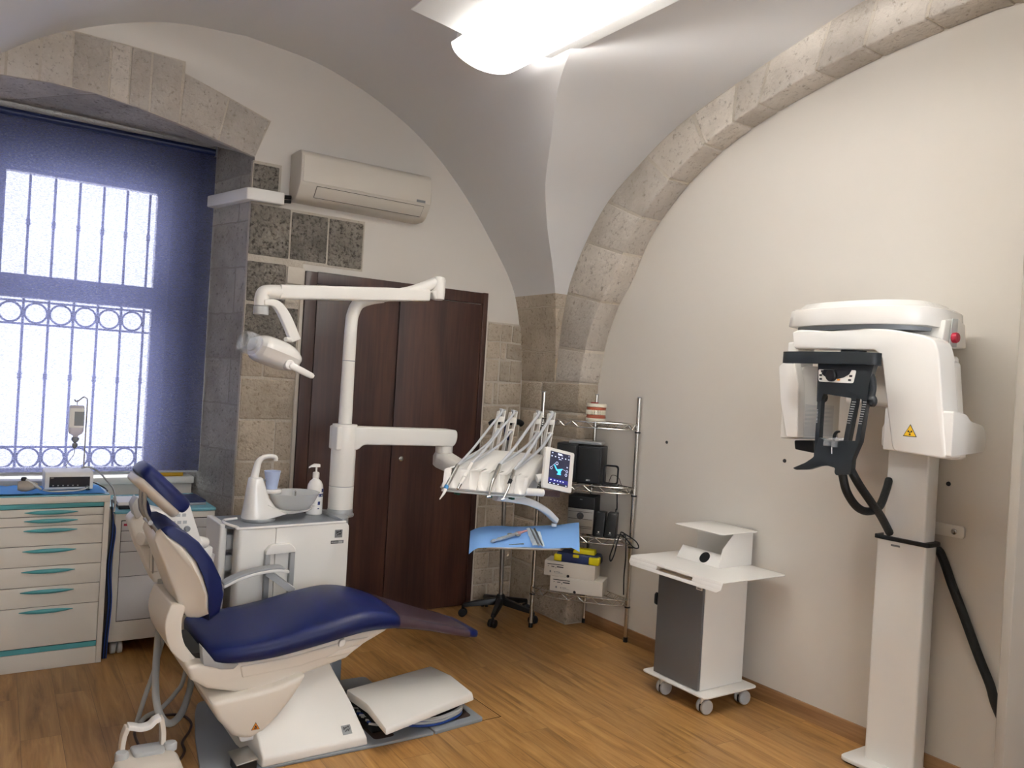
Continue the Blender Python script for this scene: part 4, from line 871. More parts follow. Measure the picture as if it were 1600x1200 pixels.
for x0, x1, z0, z1 in ((0.004, 0.036, 0.098, 0.114), (0.022, 0.038, 0.122, 0.140), (0.002, 0.016, 0.056, 0.074), (0.002, 0.012, 0.034, 0.039)):
    mb = MB(); n = 6
    pts = [(c[0] + x0 + (x1 - x0) * k / n) for k in range(n + 1)]
    f = lambda x, r: c[1] - math.sqrt(max(r * r - (x - c[0]) ** 2, 0))
    mb.loft([[(x, f(x, 0.0438), c[2] + z0), (x, f(x, 0.0438), c[2] + z1), (x, f(x, 0.0425), c[2] + z1), (x, f(x, 0.0425), c[2] + z0)] for x in pts]); lb = mb.end('label_block', 'label_blue', t2)
    if z0 == 0.098: text_part('DUR', 'lettering', 'label_white', lb, (c[0] + 0.006, yl - 0.0008, c[2] + 0.101), (0.94, 0.34, 0), (0, 0, 1), 0.012, 0.0002)
mb = MB()
for k in range(5): mb.box(c[0] - 0.026, c[0] + 0.0, yl + 0.0015 + (0.006 if k == 9 else 0), yl + 0.012, c[2] + 0.050 + 0.016 * k, c[2] + 0.0512 + 0.016 * k)
mb.end('small_print', 'label_grey', b_)

# ================================================================== OPERATING LIGHT on the column
t = thing('operating_light', 'white dental operating light on a jointed arm above the unit', 'lamp', (cxx, cyy, 1.27))
Yl = 4.085
def PY(p): return (p[0], Yl, p[1])
pole = [(1.700, cyy, 1.2765), (1.700, cyy, 1.55), (1.702, cyy, 1.80), (1.710, cyy, 1.87), (1.735, cyy - 0.005, 1.925), (1.79, cyy - 0.02, 1.955), (1.86, cyy - 0.04, 1.972)]
mb = MB(); mb.tube(pole, [0.036, 0.034, 0.033, 0.033, 0.034, 0.034, 0.033], 20, 6); mb.end('pole', 'white_satin', t)
mb = MB(); mb.cyl((1.701, cyy, 1.612), (1.701, cyy, 1.616), 0.0345, seg=24); mb.end('pole_joint', 'plate_grey', t)
E0 = Vector((2.182,4.020,2.048))
mb = MB(); mb.tube([(1.80, cyy - 0.03, 1.965), (2.0, 4.04, 2.01), (E0.x, E0.y, E0.z + 0.045)], [0.035, 0.032, 0.030], 18, 5); mb.end('rear_arm', 'white_satin', t)
mb = MB(); mb.lathe([(0.026, -0.062), (0.036, -0.056), (0.038, -0.02), (0.038, 0.052), (0.032, 0.066), (0.015, 0.072), (0.0, 0.073)], E0 + Vector((0, 0, 0)), 26); mb.end('elbow', 'white_satin', t)
A0 = Vector((2.116,4.020,2.005)); A1 = Vector((1.283,4.020,1.933)); A1.y = A0.y = 4.02
mb = MB(); mb.loft([[Vector((p.x, p.y + a * w, p.z + b * h)) for a, b in rpoly([(-1, -1), (1, -1), (1, 1), (-1, 1)], 0.35, 3)] for p, w, h in ((A0, 0.034, 0.032), (A0 * 0.7 + A1 * 0.3, 0.035, 0.036), (A1, 0.034, 0.036))]); mb.end('front_arm', 'white_satin', t, bevel=0.003)
mb = MB(); mb.bar(A0 + Vector((0.02, -0.012, -0.0)), E0 + Vector((0, 0, -0.018)), 0.045, 0.05); mb.end('arm_hinge', 'white_gloss', t, bevel=0.01)
K = Vector((1.199,4.020,1.905)); K.y = 4.02
mb = MB(); mb.tube([A1 + Vector((0.01, 0, 0.0)), Vector((K.x + 0.03, 4.02, K.z + 0.022)), Vector((K.x + 0.004, 4.02, K.z + 0.006)), Vector((K.x, 4.02, K.z - 0.05))], [0.036, 0.035, 0.035, 0.036], 18, 6); mb.end('knuckle', 'white_satin', t)
mb = MB(); mb.cyl((K.x, 4.02, K.z - 0.05), (K.x, 4.02, K.z - 0.052), 0.034, seg=24); mb.cyl((K.x, 4.02, K.z - 0.053), (K.x, 4.02, K.z - 0.094), 0.0365, seg=24); mb.end('swivel_cap', 'light_grey', t, bevel=0.003)
fk = [(1.201,4.000,1.870), (1.255,4.000,1.872), (1.295,4.000,1.838), (1.338,4.000,1.765), (1.372,4.000,1.694)]
mb = MB(); P = catmull(fk, 5); rg = []
for i, p in enumerate(P):
    f = i / (len(P) - 1); tn = (P[min(i + 1, len(P) - 1)] - P[max(i - 1, 0)]).normalized(); nn = Vector((tn.z, 0, -tn.x)); w = 0.014 + 0.012 * min(1, f * 1.6)
    rg.append([p + nn * w * a + Vector((0, 0.022 * b, 0)) for a, b in ((-1, -1), (1, -1), (1, 1), (-1, 1))])
mb.loft(rg); mb.end('fork', 'white_satin', t, bevel=0.006)
mb = MB(); mb.cyl((1.354,3.995,1.699), (1.310,3.960,1.698), 0.013, 0.011, 16); mb.end('fork_pin', 'white_satin', t)
# lamp head: lens opening tilted to the left, reflector shell round it
hc = Vector((1.269,3.960,1.625)); ax = Vector((0.93, 0.05, -0.28)).normalized()
side = Vector((0, 1, 0)); side = (side - ax * side.dot(ax)).normalized(); upv = ax.cross(side) * -1
if upv.z < 0: upv = -upv
def ring(c, a, b, n=28, e=2.6, flat=1.0):
    o = []
    for k in range(n):
        an = 2 * PI * k / n; ca, sa = math.cos(an), math.sin(an)
        x = abs(ca) ** (2 / e) * (1 if ca > 0 else -1); y = abs(sa) ** (2 / e) * (1 if sa > 0 else -1)
        o.append(c + side * a * x + upv * b * y)
    return o
mb = MB(); rgs = []
for k in range(17):
    f = -1 + 2 * k / 16; e = max(0.0, 1 - abs(f) ** (7 if f < 0 else 2.6)) ** 0.5; e = max(e, 0.10)
    w = 0.118 * e * (1.0 - 0.10 * f); hu = 0.062 * (max(0.0, 1 - abs(f) ** (5 if f < 0 else 2.0))) ** 0.6 + 0.005; hl = 0.066 * max(0.0, 1 - abs(f) ** (6 if f < 0 else 3)) ** 0.55 + 0.005
    c_ = hc + ax * 0.128 * f; r = []
    for j in range(28):
        an = 2 * PI * j / 28; ca, sa = math.cos(an), math.sin(an)
        if sa >= 0: r.append(c_ + side * w * (1 if ca > 0 else -1) * abs(ca) ** 0.9 + upv * hu * sa ** 1.0)
        else: r.append(c_ + side * w * 0.90 * (1 if ca > 0 else -1) * abs(ca) ** 0.55 - upv * hl * abs(sa) ** 0.7)
    rgs.append(r)
mb.loft(rgs); mb.end('head_shell', 'white_gloss', t, angle=28)
mb = MB(); r0 = [ring(hc + ax * s, a, b, e=2.0) for s, a, b in ((-0.118, 0.090, 0.054), (-0.150, 0.092, 0.057), (-0.180, 0.074, 0.047), (-0.180, 0.072, 0.045), (-0.150, 0.090, 0.055), (-0.118, 0.088, 0.052))]
mb.loft(r0, False); mb.end('splash_shield', 'clear', t, angle=60)
mb = MB(); mb.loft([ring(hc + ax * s + upv * 0, a, b) for s, a, b in ((-0.126, 0.060, 0.034), (-0.131, 0.056, 0.032), (-0.131, 0.02, 0.01))]); mb.end('lens', 'light_grey', t, angle=60)
hp = Vector((1.303,3.860,1.572)); hq = Vector((1.425,3.860,1.520))
mb = MB(); mb.cyl(hp + Vector((0, 0.04, 0.0)), hp + Vector((0, -0.012, 0)), 0.026, 0.024, 22); mb.end('handle_hub', 'white_gloss', t, bevel=0.004)
mb = MB(); mb.loft([[hp * (1 - f) + hq * f + Vector((0.0, -0.006 + a * w, 0)) + Vector((0.42, 0, 0.9)) * b * h for a, b in rpoly([(-1, -1), (1, -1), (1, 1), (-1, 1)], 0.8, 3)] for f, w, h in ((-0.02, 0.010, 0.010), (0.05, 0.013, 0.018), (0.5, 0.013, 0.017), (0.92, 0.011, 0.015), (1.0, 0.008, 0.009))]); mb.end('handle', 'white_gloss', t, angle=60)

# ================================================================== DENTAL CHAIR
t = thing('dental_chair', 'navy blue dental chair with cream shell on a white plinth', 'dental chair', (1.25, 3.42, 0))
def tap(v): return v
def chair_ring(x, hw, zt, zb, crown, n=9):
    yc = 3.47 - 0.085 * (x - 0.87); r = min(0.05, (zt - zb) * 0.48); out = []
    # bottom edge, near side, top from near to far, far side
    out += [(x, yc - hw + r, zb), (x, yc - hw + r * 0.3, zb + r * 0.3), (x, yc - hw, (zt + zb) / 2), (x, yc - hw + r * 0.25, zt - r * 0.25)]
    for k in range(n):
        u = -1 + 2 * k / (n - 1); out.append((x, yc + u * (hw - r), zt + crown * (1 - abs(u) ** 2.5)))
    out += [(x, yc + hw - r * 0.25, zt - r * 0.25), (x, yc + hw, (zt + zb) / 2), (x, yc + hw - r * 0.3, zb + r * 0.3), (x, yc + hw - r, zb)]
    return out
st = [(0.842, 0.20, 0.425, 0.402, 0.0), (0.856, 0.252, 0.440, 0.392, 0.004), (0.90, 0.278, 0.449, 0.386, 0.006), (1.00, 0.288, 0.459, 0.384, 0.004), (1.10, 0.288, 0.472, 0.390, 0.006), (1.20, 0.286, 0.492, 0.404, 0.014), (1.30, 0.284, 0.516, 0.420, 0.018), (1.40, 0.280, 0.536, 0.437, 0.020), (1.47, 0.274, 0.541, 0.447, 0.020), (1.55, 0.266, 0.530, 0.451, 0.018), (1.62, 0.252, 0.508, 0.447, 0.014)]
leg = [(1.62, 0.252, 0.508, 0.447, 0.014), (1.70, 0.230, 0.479, 0.433, 0.010), (1.80, 0.205, 0.447, 0.408, 0.006), (1.92, 0.178, 0.409, 0.372, 0.004), (2.02, 0.155, 0.379, 0.343, 0.002), (2.075, 0.130, 0.364, 0.330, 0.0), (2.096, 0.09, 0.352, 0.334, 0.0)]
def dense(s, k=3):
    P = catmull([Vector((a[0], a[1], a[2])) for a in s], k); Q = catmull([Vector((a[0], a[3], a[4])) for a in s], k)
    return [(p.x, p.y, p.z, q.y, q.z) for p, q in zip(P, Q)]
mb = MB(); mb.loft([chair_ring(*s) for s in dense(st + leg[1:])]); mb.end('seat_cushion', 'navy_vinyl', t, angle=70)
mb = MB(); lg = [(a, b + 0.003, c_ + 0.003, d - 0.003, e) for a, b, c_, d, e in dense(leg) if a < 2.035]
mb.loft([chair_ring(*s) for s in lg], False); mb.end('leg_cover', 'foil_brown', t, angle=70)
# seat shell
YN_, YF_ = 3.205, 3.715
sh = [(0.755, 0.398), (0.772, 0.345), (0.835, 0.300), (0.95, 0.268), (1.08, 0.262), (1.22, 0.300), (1.40, 0.338), (1.47, 0.385), (1.60, 0.442), (1.55, 0.452), (1.45, 0.446), (1.30, 0.420), (1.10, 0.390), (0.92, 0.386), (0.84, 0.392), (0.80, 0.402)]
mb = MB(); mb.prism(sh, 'y', YN_, YF_ - 0.03)
mb.end('seat_shell', 'cream_shell', t, bevel=0.016, segs=3, wbev=40)
mb = MB(); mb.prism([(0.955, 0.372), (0.965, 0.325), (1.20, 0.338), (1.38, 0.372), (1.50, 0.420), (1.40, 0.416), (1.15, 0.380)], 'y', YN_ - 0.006, YN_ + 0.02); mb.end('side_panel', 'cream_shell', t, bevel=0.006)
mb = MB(); mb.prism([(1.30, 0.352), (1.42, 0.362), (1.47, 0.392), (1.36, 0.382)], 'y', YN_ - 0.008, YN_ + 0.02); mb.end('side_strip', 'cream_shell', t, bevel=0.006)
mb = MB(); mb.prism(rpoly([(1.357, 0.395), (1.385, 0.400), (1.388, 0.430), (1.360, 0.424)], 0.012), 'y', YN_ - 0.016, YN_); mb.end('release_button', 'white_gloss', t, bevel=0.003)
mb = MB(); mb.prism(rpoly([(0.815, 0.395), (0.850, 0.385), (0.88, 0.372), (0.93, 0.366), (0.95, 0.384), (0.86, 0.400), (0.83, 0.44), (0.805, 0.47)], 0.006), 'y', YN_ - 0.004, YN_ + 0.05); mb.end('hinge_trim', 'silver_plastic', t, bevel=0.003)
# triangular side flap with a warning sign
fin = [(0.835, 0.262), (0.90, 0.270), (1.00, 0.276), (1.10, 0.288), (1.215, 0.318), (1.16, 0.235), (1.10, 0.165), (1.045, 0.118), (1.000, 0.098), (0.965, 0.105), (0.93, 0.120), (0.87, 0.190)]
mb = MB(); mb.prism(fin, 'y', YN_ - 0.055, YN_ + 0.30); fl = mb.end('side_flap', 'cream_shell', t, bevel=0.018, segs=3, wbev=35)
mb = MB(); mb.prism(rpoly([(0.955, 0.108), (1.03, 0.108), (1.03, 0.082), (0.965, 0.080)], 0.012), 'y', YN_ - 0.03, YN_ + 0.10); mb.end('flap_foot', 'white_gloss', t, bevel=0.008)
def warning(parent, o, xd, zd, s, sym, col='warn_orange'):
    X_ = Vector(xd).normalized(); Z_ = Vector(zd).normalized(); N_ = X_.cross(Z_); O_ = Vector(o)
    P = lambda a, b: O_ + X_ * a * s + Z_ * b * s
    tri = lambda k: [P(-0.5 * k, -0.29 * k), P(0.5 * k, -0.29 * k), P(0, 0.577 * k)]
    mb = MB(); mb.slab(tri(1.0), N_, 0.0010); e = mb.end('warning_sign', 'label_dark', parent)
    mb = MB(); mb.slab([p + N_ * 0.0010 for p in tri(0.86)], N_, 0.0006); mb.end('sign_field', col, e)
    mb = MB()
    if sym == 'radiation':
        mb.lathe([(s * 0.05, 0), (s * 0.05, 0.0006), (0, 0.0006)], P(0, 0) + N_ * 0.0015, 12, N_)
        for k in range(3):
            a0 = PI / 2 + PI + 2 * PI * k / 3; w = 0.45
            mb.slab([P(0.08 * math.cos(a0 - w), 0.08 * math.sin(a0 - w)) + N_ * 0.0015, P(0.18 * math.cos(a0 - w), 0.18 * math.sin(a0 - w)) + N_ * 0.0015, P(0.20 * math.cos(a0), 0.20 * math.sin(a0)) + N_ * 0.0015, P(0.18 * math.cos(a0 + w), 0.18 * math.sin(a0 + w)) + N_ * 0.0015, P(0.08 * math.cos(a0 + w), 0.08 * math.sin(a0 + w)) + N_ * 0.0015], N_, 0.0006)
    else:
        mb.slab([P(-0.20, -0.17) + N_ * 0.0016, P(0.22, -0.17) + N_ * 0.0016, P(0.22, -0.09) + N_ * 0.0016, P(-0.20, -0.09) + N_ * 0.0016], N_, 0.0006)
        mb.bar(P(-0.10, -0.05) + N_ * 0.0018, P(0.04, 0.20) + N_ * 0.0018, s * 0.12, 0.0006, N_); mb.bar(P(0.05, -0.05) + N_ * 0.0018, P(0.13, 0.08) + N_ * 0.0018, s * 0.12, 0.0006, N_)
    mb.end('symbol', 'label_dark', e)
warning(t, (1.012, YN_ - 0.0555, 0.142), (1, 0, 0), (0, 0, 1), 0.034, 'crush')
# pivot arm between seat and backrest
pv = [(0.700, 0.625), (0.682, 0.56), (0.690, 0.49), (0.715, 0.435), (0.760, 0.390), (0.805, 0.365), (0.835, 0.372), (0.800, 0.405), (0.762, 0.455), (0.745, 0.51), (0.745, 0.565), (0.752, 0.61)]
mb = MB(); mb.prism([tuple(p)[:2] for p in catmull([Vector((a, b, 0)) for a, b in pv] + [Vector((pv[0][0], pv[0][1], 0))], 3)][:-1], 'y', 3.275, 3.62); mb.end('pivot_arm', 'cream_shell', t, bevel=0.018, segs=3, wbev=40)
mb = MB(); mb.box(0.775, 0.835, 3.285, 3.60, 0.36, 0.42); mb.end('pivot_gap_shade', 'dark_gap', t)  # dark block fills the open gap here, painted as its shade
# backrest: cushion and shell
fr = [(0.845, 0.548), (0.880, 0.575), (0.893, 0.64), (0.880, 0.715), (0.842, 0.795), (0.785, 0.868), (0.728, 0.918), (0.685, 0.940), (0.662, 0.938)]
bd = [(0.640, 0.928), (0.660, 0.905), (0.720, 0.865), (0.775, 0.800), (0.812, 0.720), (0.835, 0.64), (0.838, 0.575)]
rear = [(0.636, 0.912), (0.630, 0.878), (0.664, 0.788), (0.702, 0.69), (0.738, 0.60), (0.772, 0.555), (0.815, 0.548)]
def back_w(z):
    return pchip([0.5, 0.58, 0.70, 0.82, 0.90, 0.95], [0.180, 0.198, 0.205, 0.200, 0.188, 0.168])(z)
def pillow(front, back, name, m, k=1.0, dish=0.0, off=0.0, rear_k=1.0):
    mb = MB(); out = list(front) + list(back); cxm = sum(p[0] for p in out) / len(out); czm = sum(p[1] for p in out) / len(out); rg = []
    for u, ins in ((-1.0, 0.022), (-0.975, 0.009), (-0.92, 0.002), (-0.6, 0.0), (0, 0.0), (0.6, 0.0), (0.92, 0.002), (0.975, 0.009), (1.0, 0.022)):
        r = []
        for i, (x, z) in enumerate(out):
            vx, vz = cxm - x, czm - z; l = math.hypot(vx, vz); q = min(ins * 1.2, l * 0.4) / l
            xx, zz = x + vx * q, z + vz * q
            dz = 0.06 * max(0.0, min(1.0, (z - 0.80) / 0.14)) * (1 - u * u)
            if i < len(front) and dish: xx -= dish * (1 - u * u) * (1 if z < 0.86 else 0.4)
            kk = k if (i < len(front)) else k * rear_k
            r.append((xx + dz * 0.4, 3.438 + u * back_w(z) * kk + off, zz - dz))
        rg.append(r)
    mb.loft(rg); return mb.end(name, m, t, angle=60)
pillow(fr, bd, 'backrest_cushion', 'navy_vinyl', 1.0, 0.03)
pillow(bd[::-1], rear[::-1] if False else rear, 'backrest_shell', 'cream_shell', 0.985, rear_k=0.72)
# headrest
hd = Vector((0.655, 3.45, 1.035)); hx = Vector((0.155, 0, -0.150)).normalized(); hn = Vector((0.695, 0, 0.718)).normalized()
def hr(L, T0, T1, Wd, name, m):
    mb = MB(); rg = []
    for u in (-1.0, -0.97, -0.88, -0.6, 0, 0.6, 0.88, 0.97, 1.0):
        k = (1 - abs(u) ** 5) ** 0.4 if abs(u) < 1 else 0.25
        l, ta, tb = L * (0.72 + 0.28 * k), T0 * k if T0 < 0 else T0, T1 * (0.35 + 0.65 * k)
        pr = rpoly([(-l, ta), (l, ta), (l, tb), (-l, tb)], [0.02, 0.02, 0.05, 0.05], 5)
        rg.append([hd + hx * a + hn * b + Vector((0, u * Wd, 0)) for a, b in pr])
    mb.loft(rg); return mb.end(name, m, t, angle=60)
hr(0.120, 0.0, 0.058, 0.125, 'headrest_cushion', 'navy_vinyl'); hr(0.110, -0.036, 0.002, 0.118, 'headrest_shell', 'cream_shell')
for y in (3.375, 3.465):
    mb = MB(); b0 = hd - hx * 0.045 - hn * 0.03; b0.y = y
    mb.tube([b0, b0 + Vector((0.004, 0, -0.07)), (0.628, y, 0.925), (0.655, y, 0.885)], [0.0075, 0.007, 0.007, 0.007], 10, 4); mb.end('headrest_rod', 'brushed_steel', t)
mb = MB(); mb.cyl((0.626, 3.365, 0.925), (0.626, 3.475, 0.925), 0.009, seg=16); mb.end('headrest_joint', 'brushed_steel', t)
mb = MB(); mb.prism(rpoly([(0.640, 0.905), (0.655, 0.935), (0.64, 0.985), (0.625, 1.005), (0.612, 0.985), (0.618, 0.94)], 0.01), 'y', 3.50, 3.585); mb.end('neck_cushion', 'navy_vinyl', t, bevel=0.012)
# armrest on the far side
mb = MB(); P = catmull([(1.02, 3.77, 0.555), (1.09, 3.77, 0.584), (1.17, 3.77, 0.603), (1.26, 3.77, 0.610), (1.32, 3.77, 0.600)], 5)
mb.loft([[p + Vector((0, a * 0.036, b)) for a, b in ((-1, -0.014), (1, -0.014), (1, 0.0), (-1, 0.0))] for p in P]); mb.end('armrest', 'white_gloss', t, bevel=0.004)
mb = MB(); mb.loft([[p + Vector((0, a * 0.034, b)) for a, b in ((-1, 0.0), (1, 0.0), (0.9, 0.010), (-0.9, 0.010))] for p in P[:-2]]); mb.end('armrest_pad', 'grey_plastic', t, bevel=0.003)
mb = MB(); mb.bar((1.225, 3.775, 0.592), (1.345, 3.745, 0.500), 0.030, 0.030); mb.end('armrest_bracket', 'light_grey', t)
# plinth and lifting column
mb = MB()
pb = [(1.018, 0.016), (1.470, 0.016), (1.470, 0.075), (1.018, 0.075)]
mb.loft([[(1.020, 3.072, 0.012), (1.462, 3.072, 0.012), (1.456, 3.072, 0.046), (1.022, 3.072, 0.046)], [(1.000, 3.20, 0.012), (1.460, 3.20, 0.012), (1.430, 3.20, 0.155), (1.02, 3.20, 0.155)], [(0.985, 3.31, 0.012), (1.450, 3.31, 0.012), (1.372, 3.31, 0.290), (1.05, 3.31, 0.290)], [(0.985, 3.62, 0.012), (1.450, 3.62, 0.012), (1.372, 3.62, 0.290), (1.05, 3.62, 0.290)], [(0.99, 3.76, 0.012), (1.45, 3.76, 0.012), (1.43, 3.76, 0.10), (1.02, 3.76, 0.10)]])
pl = mb.end('plinth', 'white_satin', t, bevel=0.008, segs=3, wbev=20)
E1 = Vector((1.405, 3.126, 0.1015)); zd_ = Vector((0, 0.128, 0.109)).normalized()
emblem(t, 0, 0, 0.040, org=(1.358, 3.093, 0.0648), zd=(0, 0.128, 0.109))
mb = MB(); mb.box(1.06, 1.37, 3.32, 3.62, 0.28, 0.36); mb.end('lift_cover', 'cream_shell', t, bevel=0.01)
mb = MB(); mb.box(1.372, 1.395, 3.34, 3.60, 0.012, 0.30); mb.end('lift_rail', 'grey_plastic', t)
mb = MB(); pp = rpoly([(0.80, 3.080), (1.500, 3.060), (1.765, 3.056), (1.765, 3.79), (0.955, 3.82), (0.915, 3.70), (0.86, 3.45)], [0.03, 0.01, 0.008, 0.03, 0.04, 0.04, 0.04]); mb.prism(pp, 'z', 0.0, 0.013); mb.end('base_plate', 'plate_grey', t, bevel=0.004)
# chrome foot pedal of the chair
mb = MB(); mb.slab([(0.912, 3.160, 0.058), (0.915, 3.045, 0.052), (1.000, 3.055, 0.055), (0.993, 3.170, 0.062)], (0, 0, 1), 0.005); fp = mb.end('foot_switch_plate', 'brushed_steel', t, bevel=0.002)
mb = MB(); mb.box(0.922, 0.995, 3.056, 3.15, 0.012, 0.052); mb.end('foot_switch', 'black_plastic', fp)

# ================================================================== FLOOR BOX BESIDE THE CHAIR
t = thing('floor_box', 'grey floor box with a loose white lid next to the chair plinth', 'floor box', (1.78, 3.3, 0))
mb = MB(); outer = rpoly([(1.772, 3.058), (2.038, 3.085), (2.045, 3.62), (1.772, 3.65)], [0.008, 0.02, 0.02, 0.008]); mb.prism(outer, 'z', 0.0, 0.014); mb.end('floor_plate', 'plate_grey', t, bevel=0.004)
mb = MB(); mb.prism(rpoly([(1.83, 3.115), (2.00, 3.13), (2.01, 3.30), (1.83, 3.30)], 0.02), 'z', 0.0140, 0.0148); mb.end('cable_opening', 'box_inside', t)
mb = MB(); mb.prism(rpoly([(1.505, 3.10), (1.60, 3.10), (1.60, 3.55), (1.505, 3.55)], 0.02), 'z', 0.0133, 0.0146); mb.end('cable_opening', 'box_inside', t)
A_, B_, C_, D_, E_, F_ = [Vector(p) for p in ((1.453,3.305,0.165), (1.963,3.471,0.140), (1.997,3.328,0.135), (2.015,3.155,0.110), (1.487,2.967,0.115), (1.486,3.159,0.150))]
mb = MB()
def lid(dz):
    return [p + Vector((0, 0, dz)) for p in (A_, F_, E_, D_, C_, B_)]
lo_ = [A_ + Vector((0.004, 0.01, -0.045)), F_ + Vector((0.004, 0.002, -0.045)), E_ + Vector((0, -0.004, -0.028)), D_ + Vector((0.006, -0.008, -0.035)), C_ + Vector((0.016, 0.008, -0.045)), B_ + Vector((0.006, 0.012, -0.05))]
mb.faces([A_, F_, E_, D_, C_, B_] + lo_, [(0, 1, 5), (1, 4, 5), (1, 2, 3, 4), (0, 6, 7, 1), (1, 7, 8, 2), (2, 8, 9, 3), (3, 9, 10, 4), (4, 10, 11, 5), (5, 11, 6, 0), (11, 10, 9, 8, 7, 6)])
mb.end('lid', 'white_satin', t, bevel=0.008, segs=2, wbev=12)
mb = MB(); mb.box(1.515, 1.95, 3.155, 3.50, 0.0146, 0.085); mb.end('connection_block', 'black_soft', t, bevel=0.01)
rr = random.Random(4)
for k in range(10):
    y = 3.10 + 0.028 * rr.random(); z = 0.022 + 0.012 * (k % 3); m_ = ('hose_pale', 'blue_cable', 'light_grey', 'black_plastic', 'hose_grey')[k % 5]
    mb = MB(); mb.tube([(1.50 + 0.01 * rr.random(), 3.16 + 0.02 * k, 0.06), (1.56, 3.14 + 0.01 * k, 0.05 + 0.003 * k), (1.68, y + 0.02, z + 0.01), (1.80, y, z), (1.90, y + 0.01, z + 0.008), (1.965, y + 0.06, z + 0.006), (1.95, y + 0.12, 0.03)], 0.0055, 8); mb.end('cable', m_, t)
for x0 in (1.64,):
    mb = MB(); mb.box(1.545, 1.60, 3.71, 3.735, 0.0135, 0.145); mb.end('back_flap', 'plate_grey', t, bevel=0.008)

# ================================================================== ASSISTANT CONSOLE behind the backrest
t = thing('assistant_console', 'white assistant console with keypad and suction hoses behind the chair back', 'dental console', (0.78, 3.85, 0.5))
yk = 3.80
pan = [(0.773,0.923), (0.864,0.926), (0.930,0.738), (0.990,0.573), (0.791,0.590)]
mb = MB(); mb.prism(rpoly(pan, 0.012), 'y', yk, yk + 0.04); kp = mb.end('keypad_panel', 'white_gloss', t, bevel=0.004)
mb = MB(); o0 = pan[0]
for r in range(5):
    for c_ in range(3):
        x = 0.792 + 0.024 * c_ + 0.008 * r * 0.6; z = 0.905 - 0.032 * r
        mb.box(x - 0.008, x + 0.008, yk - 0.0015, yk, z - 0.007, z + 0.007)
mb.end('keys', 'light_grey', kp)
mb = MB(); mb.lathe([(0.013, 0), (0.013, 0.012), (0.009, 0.016), (0, 0.016)], (0.860, yk, 0.812), 16, (0, -1, 0)); mb.end('toggle', 'plate_grey', kp)
mb = MB(); mb.prism(rpoly([(0.619,0.859), (0.683,0.918), (0.779,0.886), (0.892,0.707), (0.784,0.586), (0.738,0.571), (0.655,0.751)], 0.02), 'y', 3.80, 3.93); mb.end('console_body', 'white_satin', t, bevel=0.014)
mb = MB(); mb.prism(rpoly([(0.625,0.923), (0.646,0.964), (0.669,0.922), (0.671,0.880), (0.646,0.861)], 0.012), 'y', 3.79, 3.88); mb.end('suction_cap', 'light_grey', t, bevel=0.012)
a_ = Vector((0.662,3.760,0.785)); b_ = Vector((0.710,3.760,0.782))
mb = MB(); mb.cyl(a_, b_ + Vector((0.02, 0.04, 0)), 0.030, 0.032, 24); mb.end('holder_cup', 'white_gloss', t, bevel=0.004)
mb = MB(); mb.cyl((0.919,3.860,0.738), (0.968,3.900,0.722), 0.026, 0.026, 24); mb.end('holder_cup', 'white_gloss', t, bevel=0.008)
mb = MB(); mb.obox((0.981,3.930,0.673), (0.05, 0.05, 0.05), (0, 0, 0)); mb.end('joint', 'white_satin', t, bevel=0.008)
mb = MB(); mb.bar((0.976,3.950,0.645), (1.022, 4.02, 0.62), 0.05, 0.045); mb.end('support_arm', 'white_satin', t, bevel=0.008)
mb = MB(); mb.lathe([(0.013, 0), (0.021, 0.004), (0.023, 0.07), (0.020, 0.13), (0.016, 0.135)], (0.726,3.760,0.639), 20); mb.end('suction_handle', 'white_gloss', t)
for x, top in ((234, 822), (239, 824)):
    mb = MB(); mb.cyl((0.695,3.720,0.752) if x == 234 else (0.713,3.720,0.641), (Vector((0.686,3.720,0.906)) if x == 234 else Vector((0.702,3.720,0.851))), 0.0035, seg=8); mb.end('suction_rod', 'brushed_steel', t)
h1 = [(0.752,3.740,0.608), (0.743,3.680,0.472), (0.736,3.660,0.342), (0.704,3.500,0.264), (0.690,3.380,0.206), (0.715,3.370,0.142), (0.754,3.400,0.111), (0.816,3.520,0.093), (0.876,3.680,0.093), (0.907,3.760,0.139), (0.93, 3.80, 0.40)]
mb = MB(); mb.tube(h1, 0.0145, 12, 6); mb.end('suction_hose', 'hose_grey', t)
h2 = [(0.793,3.760,0.614), (0.781,3.720,0.485), (0.767,3.715,0.349), (0.723,3.640,0.241), (0.678,3.560,0.169), (0.653,3.540,0.089), (0.648,3.520,0.074), (0.680,3.520,0.105), (0.745,3.580,0.102), (0.831,3.700,0.116), (0.876,3.760,0.161), (0.92, 3.82, 0.42)]
mb = MB(); mb.tube(h2, 0.0095, 12, 6); mb.end('saliva_hose', 'hose_grey', t)

# foot control bottom left
t = thing('foot_control', 'cream foot control with curved carrying handle on the floor beside the chair', 'foot pedal', (0.60, 3.22, 0))
mb = MB(); mb.loft([[(x, y, z) for x, y in rpoly([(0.515 + i, 3.02 + i), (0.735 - i, 3.00 + i), (0.742 - i, 3.20 - i), (0.700 - i, 3.30 - i), (0.575 + i, 3.31 - i), (0.508 + i, 3.22 - i)], 0.03, 4)] for i, z in ((0.0, 0.0), (0.0, 0.05), (0.010, 0.085), (0.020, 0.092))]); mb.end('body', 'cream_shell', t, angle=50)
mb = MB(); mb.prism(rpoly([(0.585, 3.19), (0.690, 3.185), (0.70, 3.27), (0.58, 3.28)], 0.02), 'z', 0.088, 0.105); mb.end('pad', 'light_grey', t, bevel=0.006)
for x, y in ((0.545, 3.215), (0.715, 3.225)):
    mb = MB(); mb.lathe([(0.024, 0.0), (0.024, 0.022), (0.020, 0.028), (0.0, 0.029)], (x, y, 0.086), 22); mb.end('knob', 'light_grey', t)
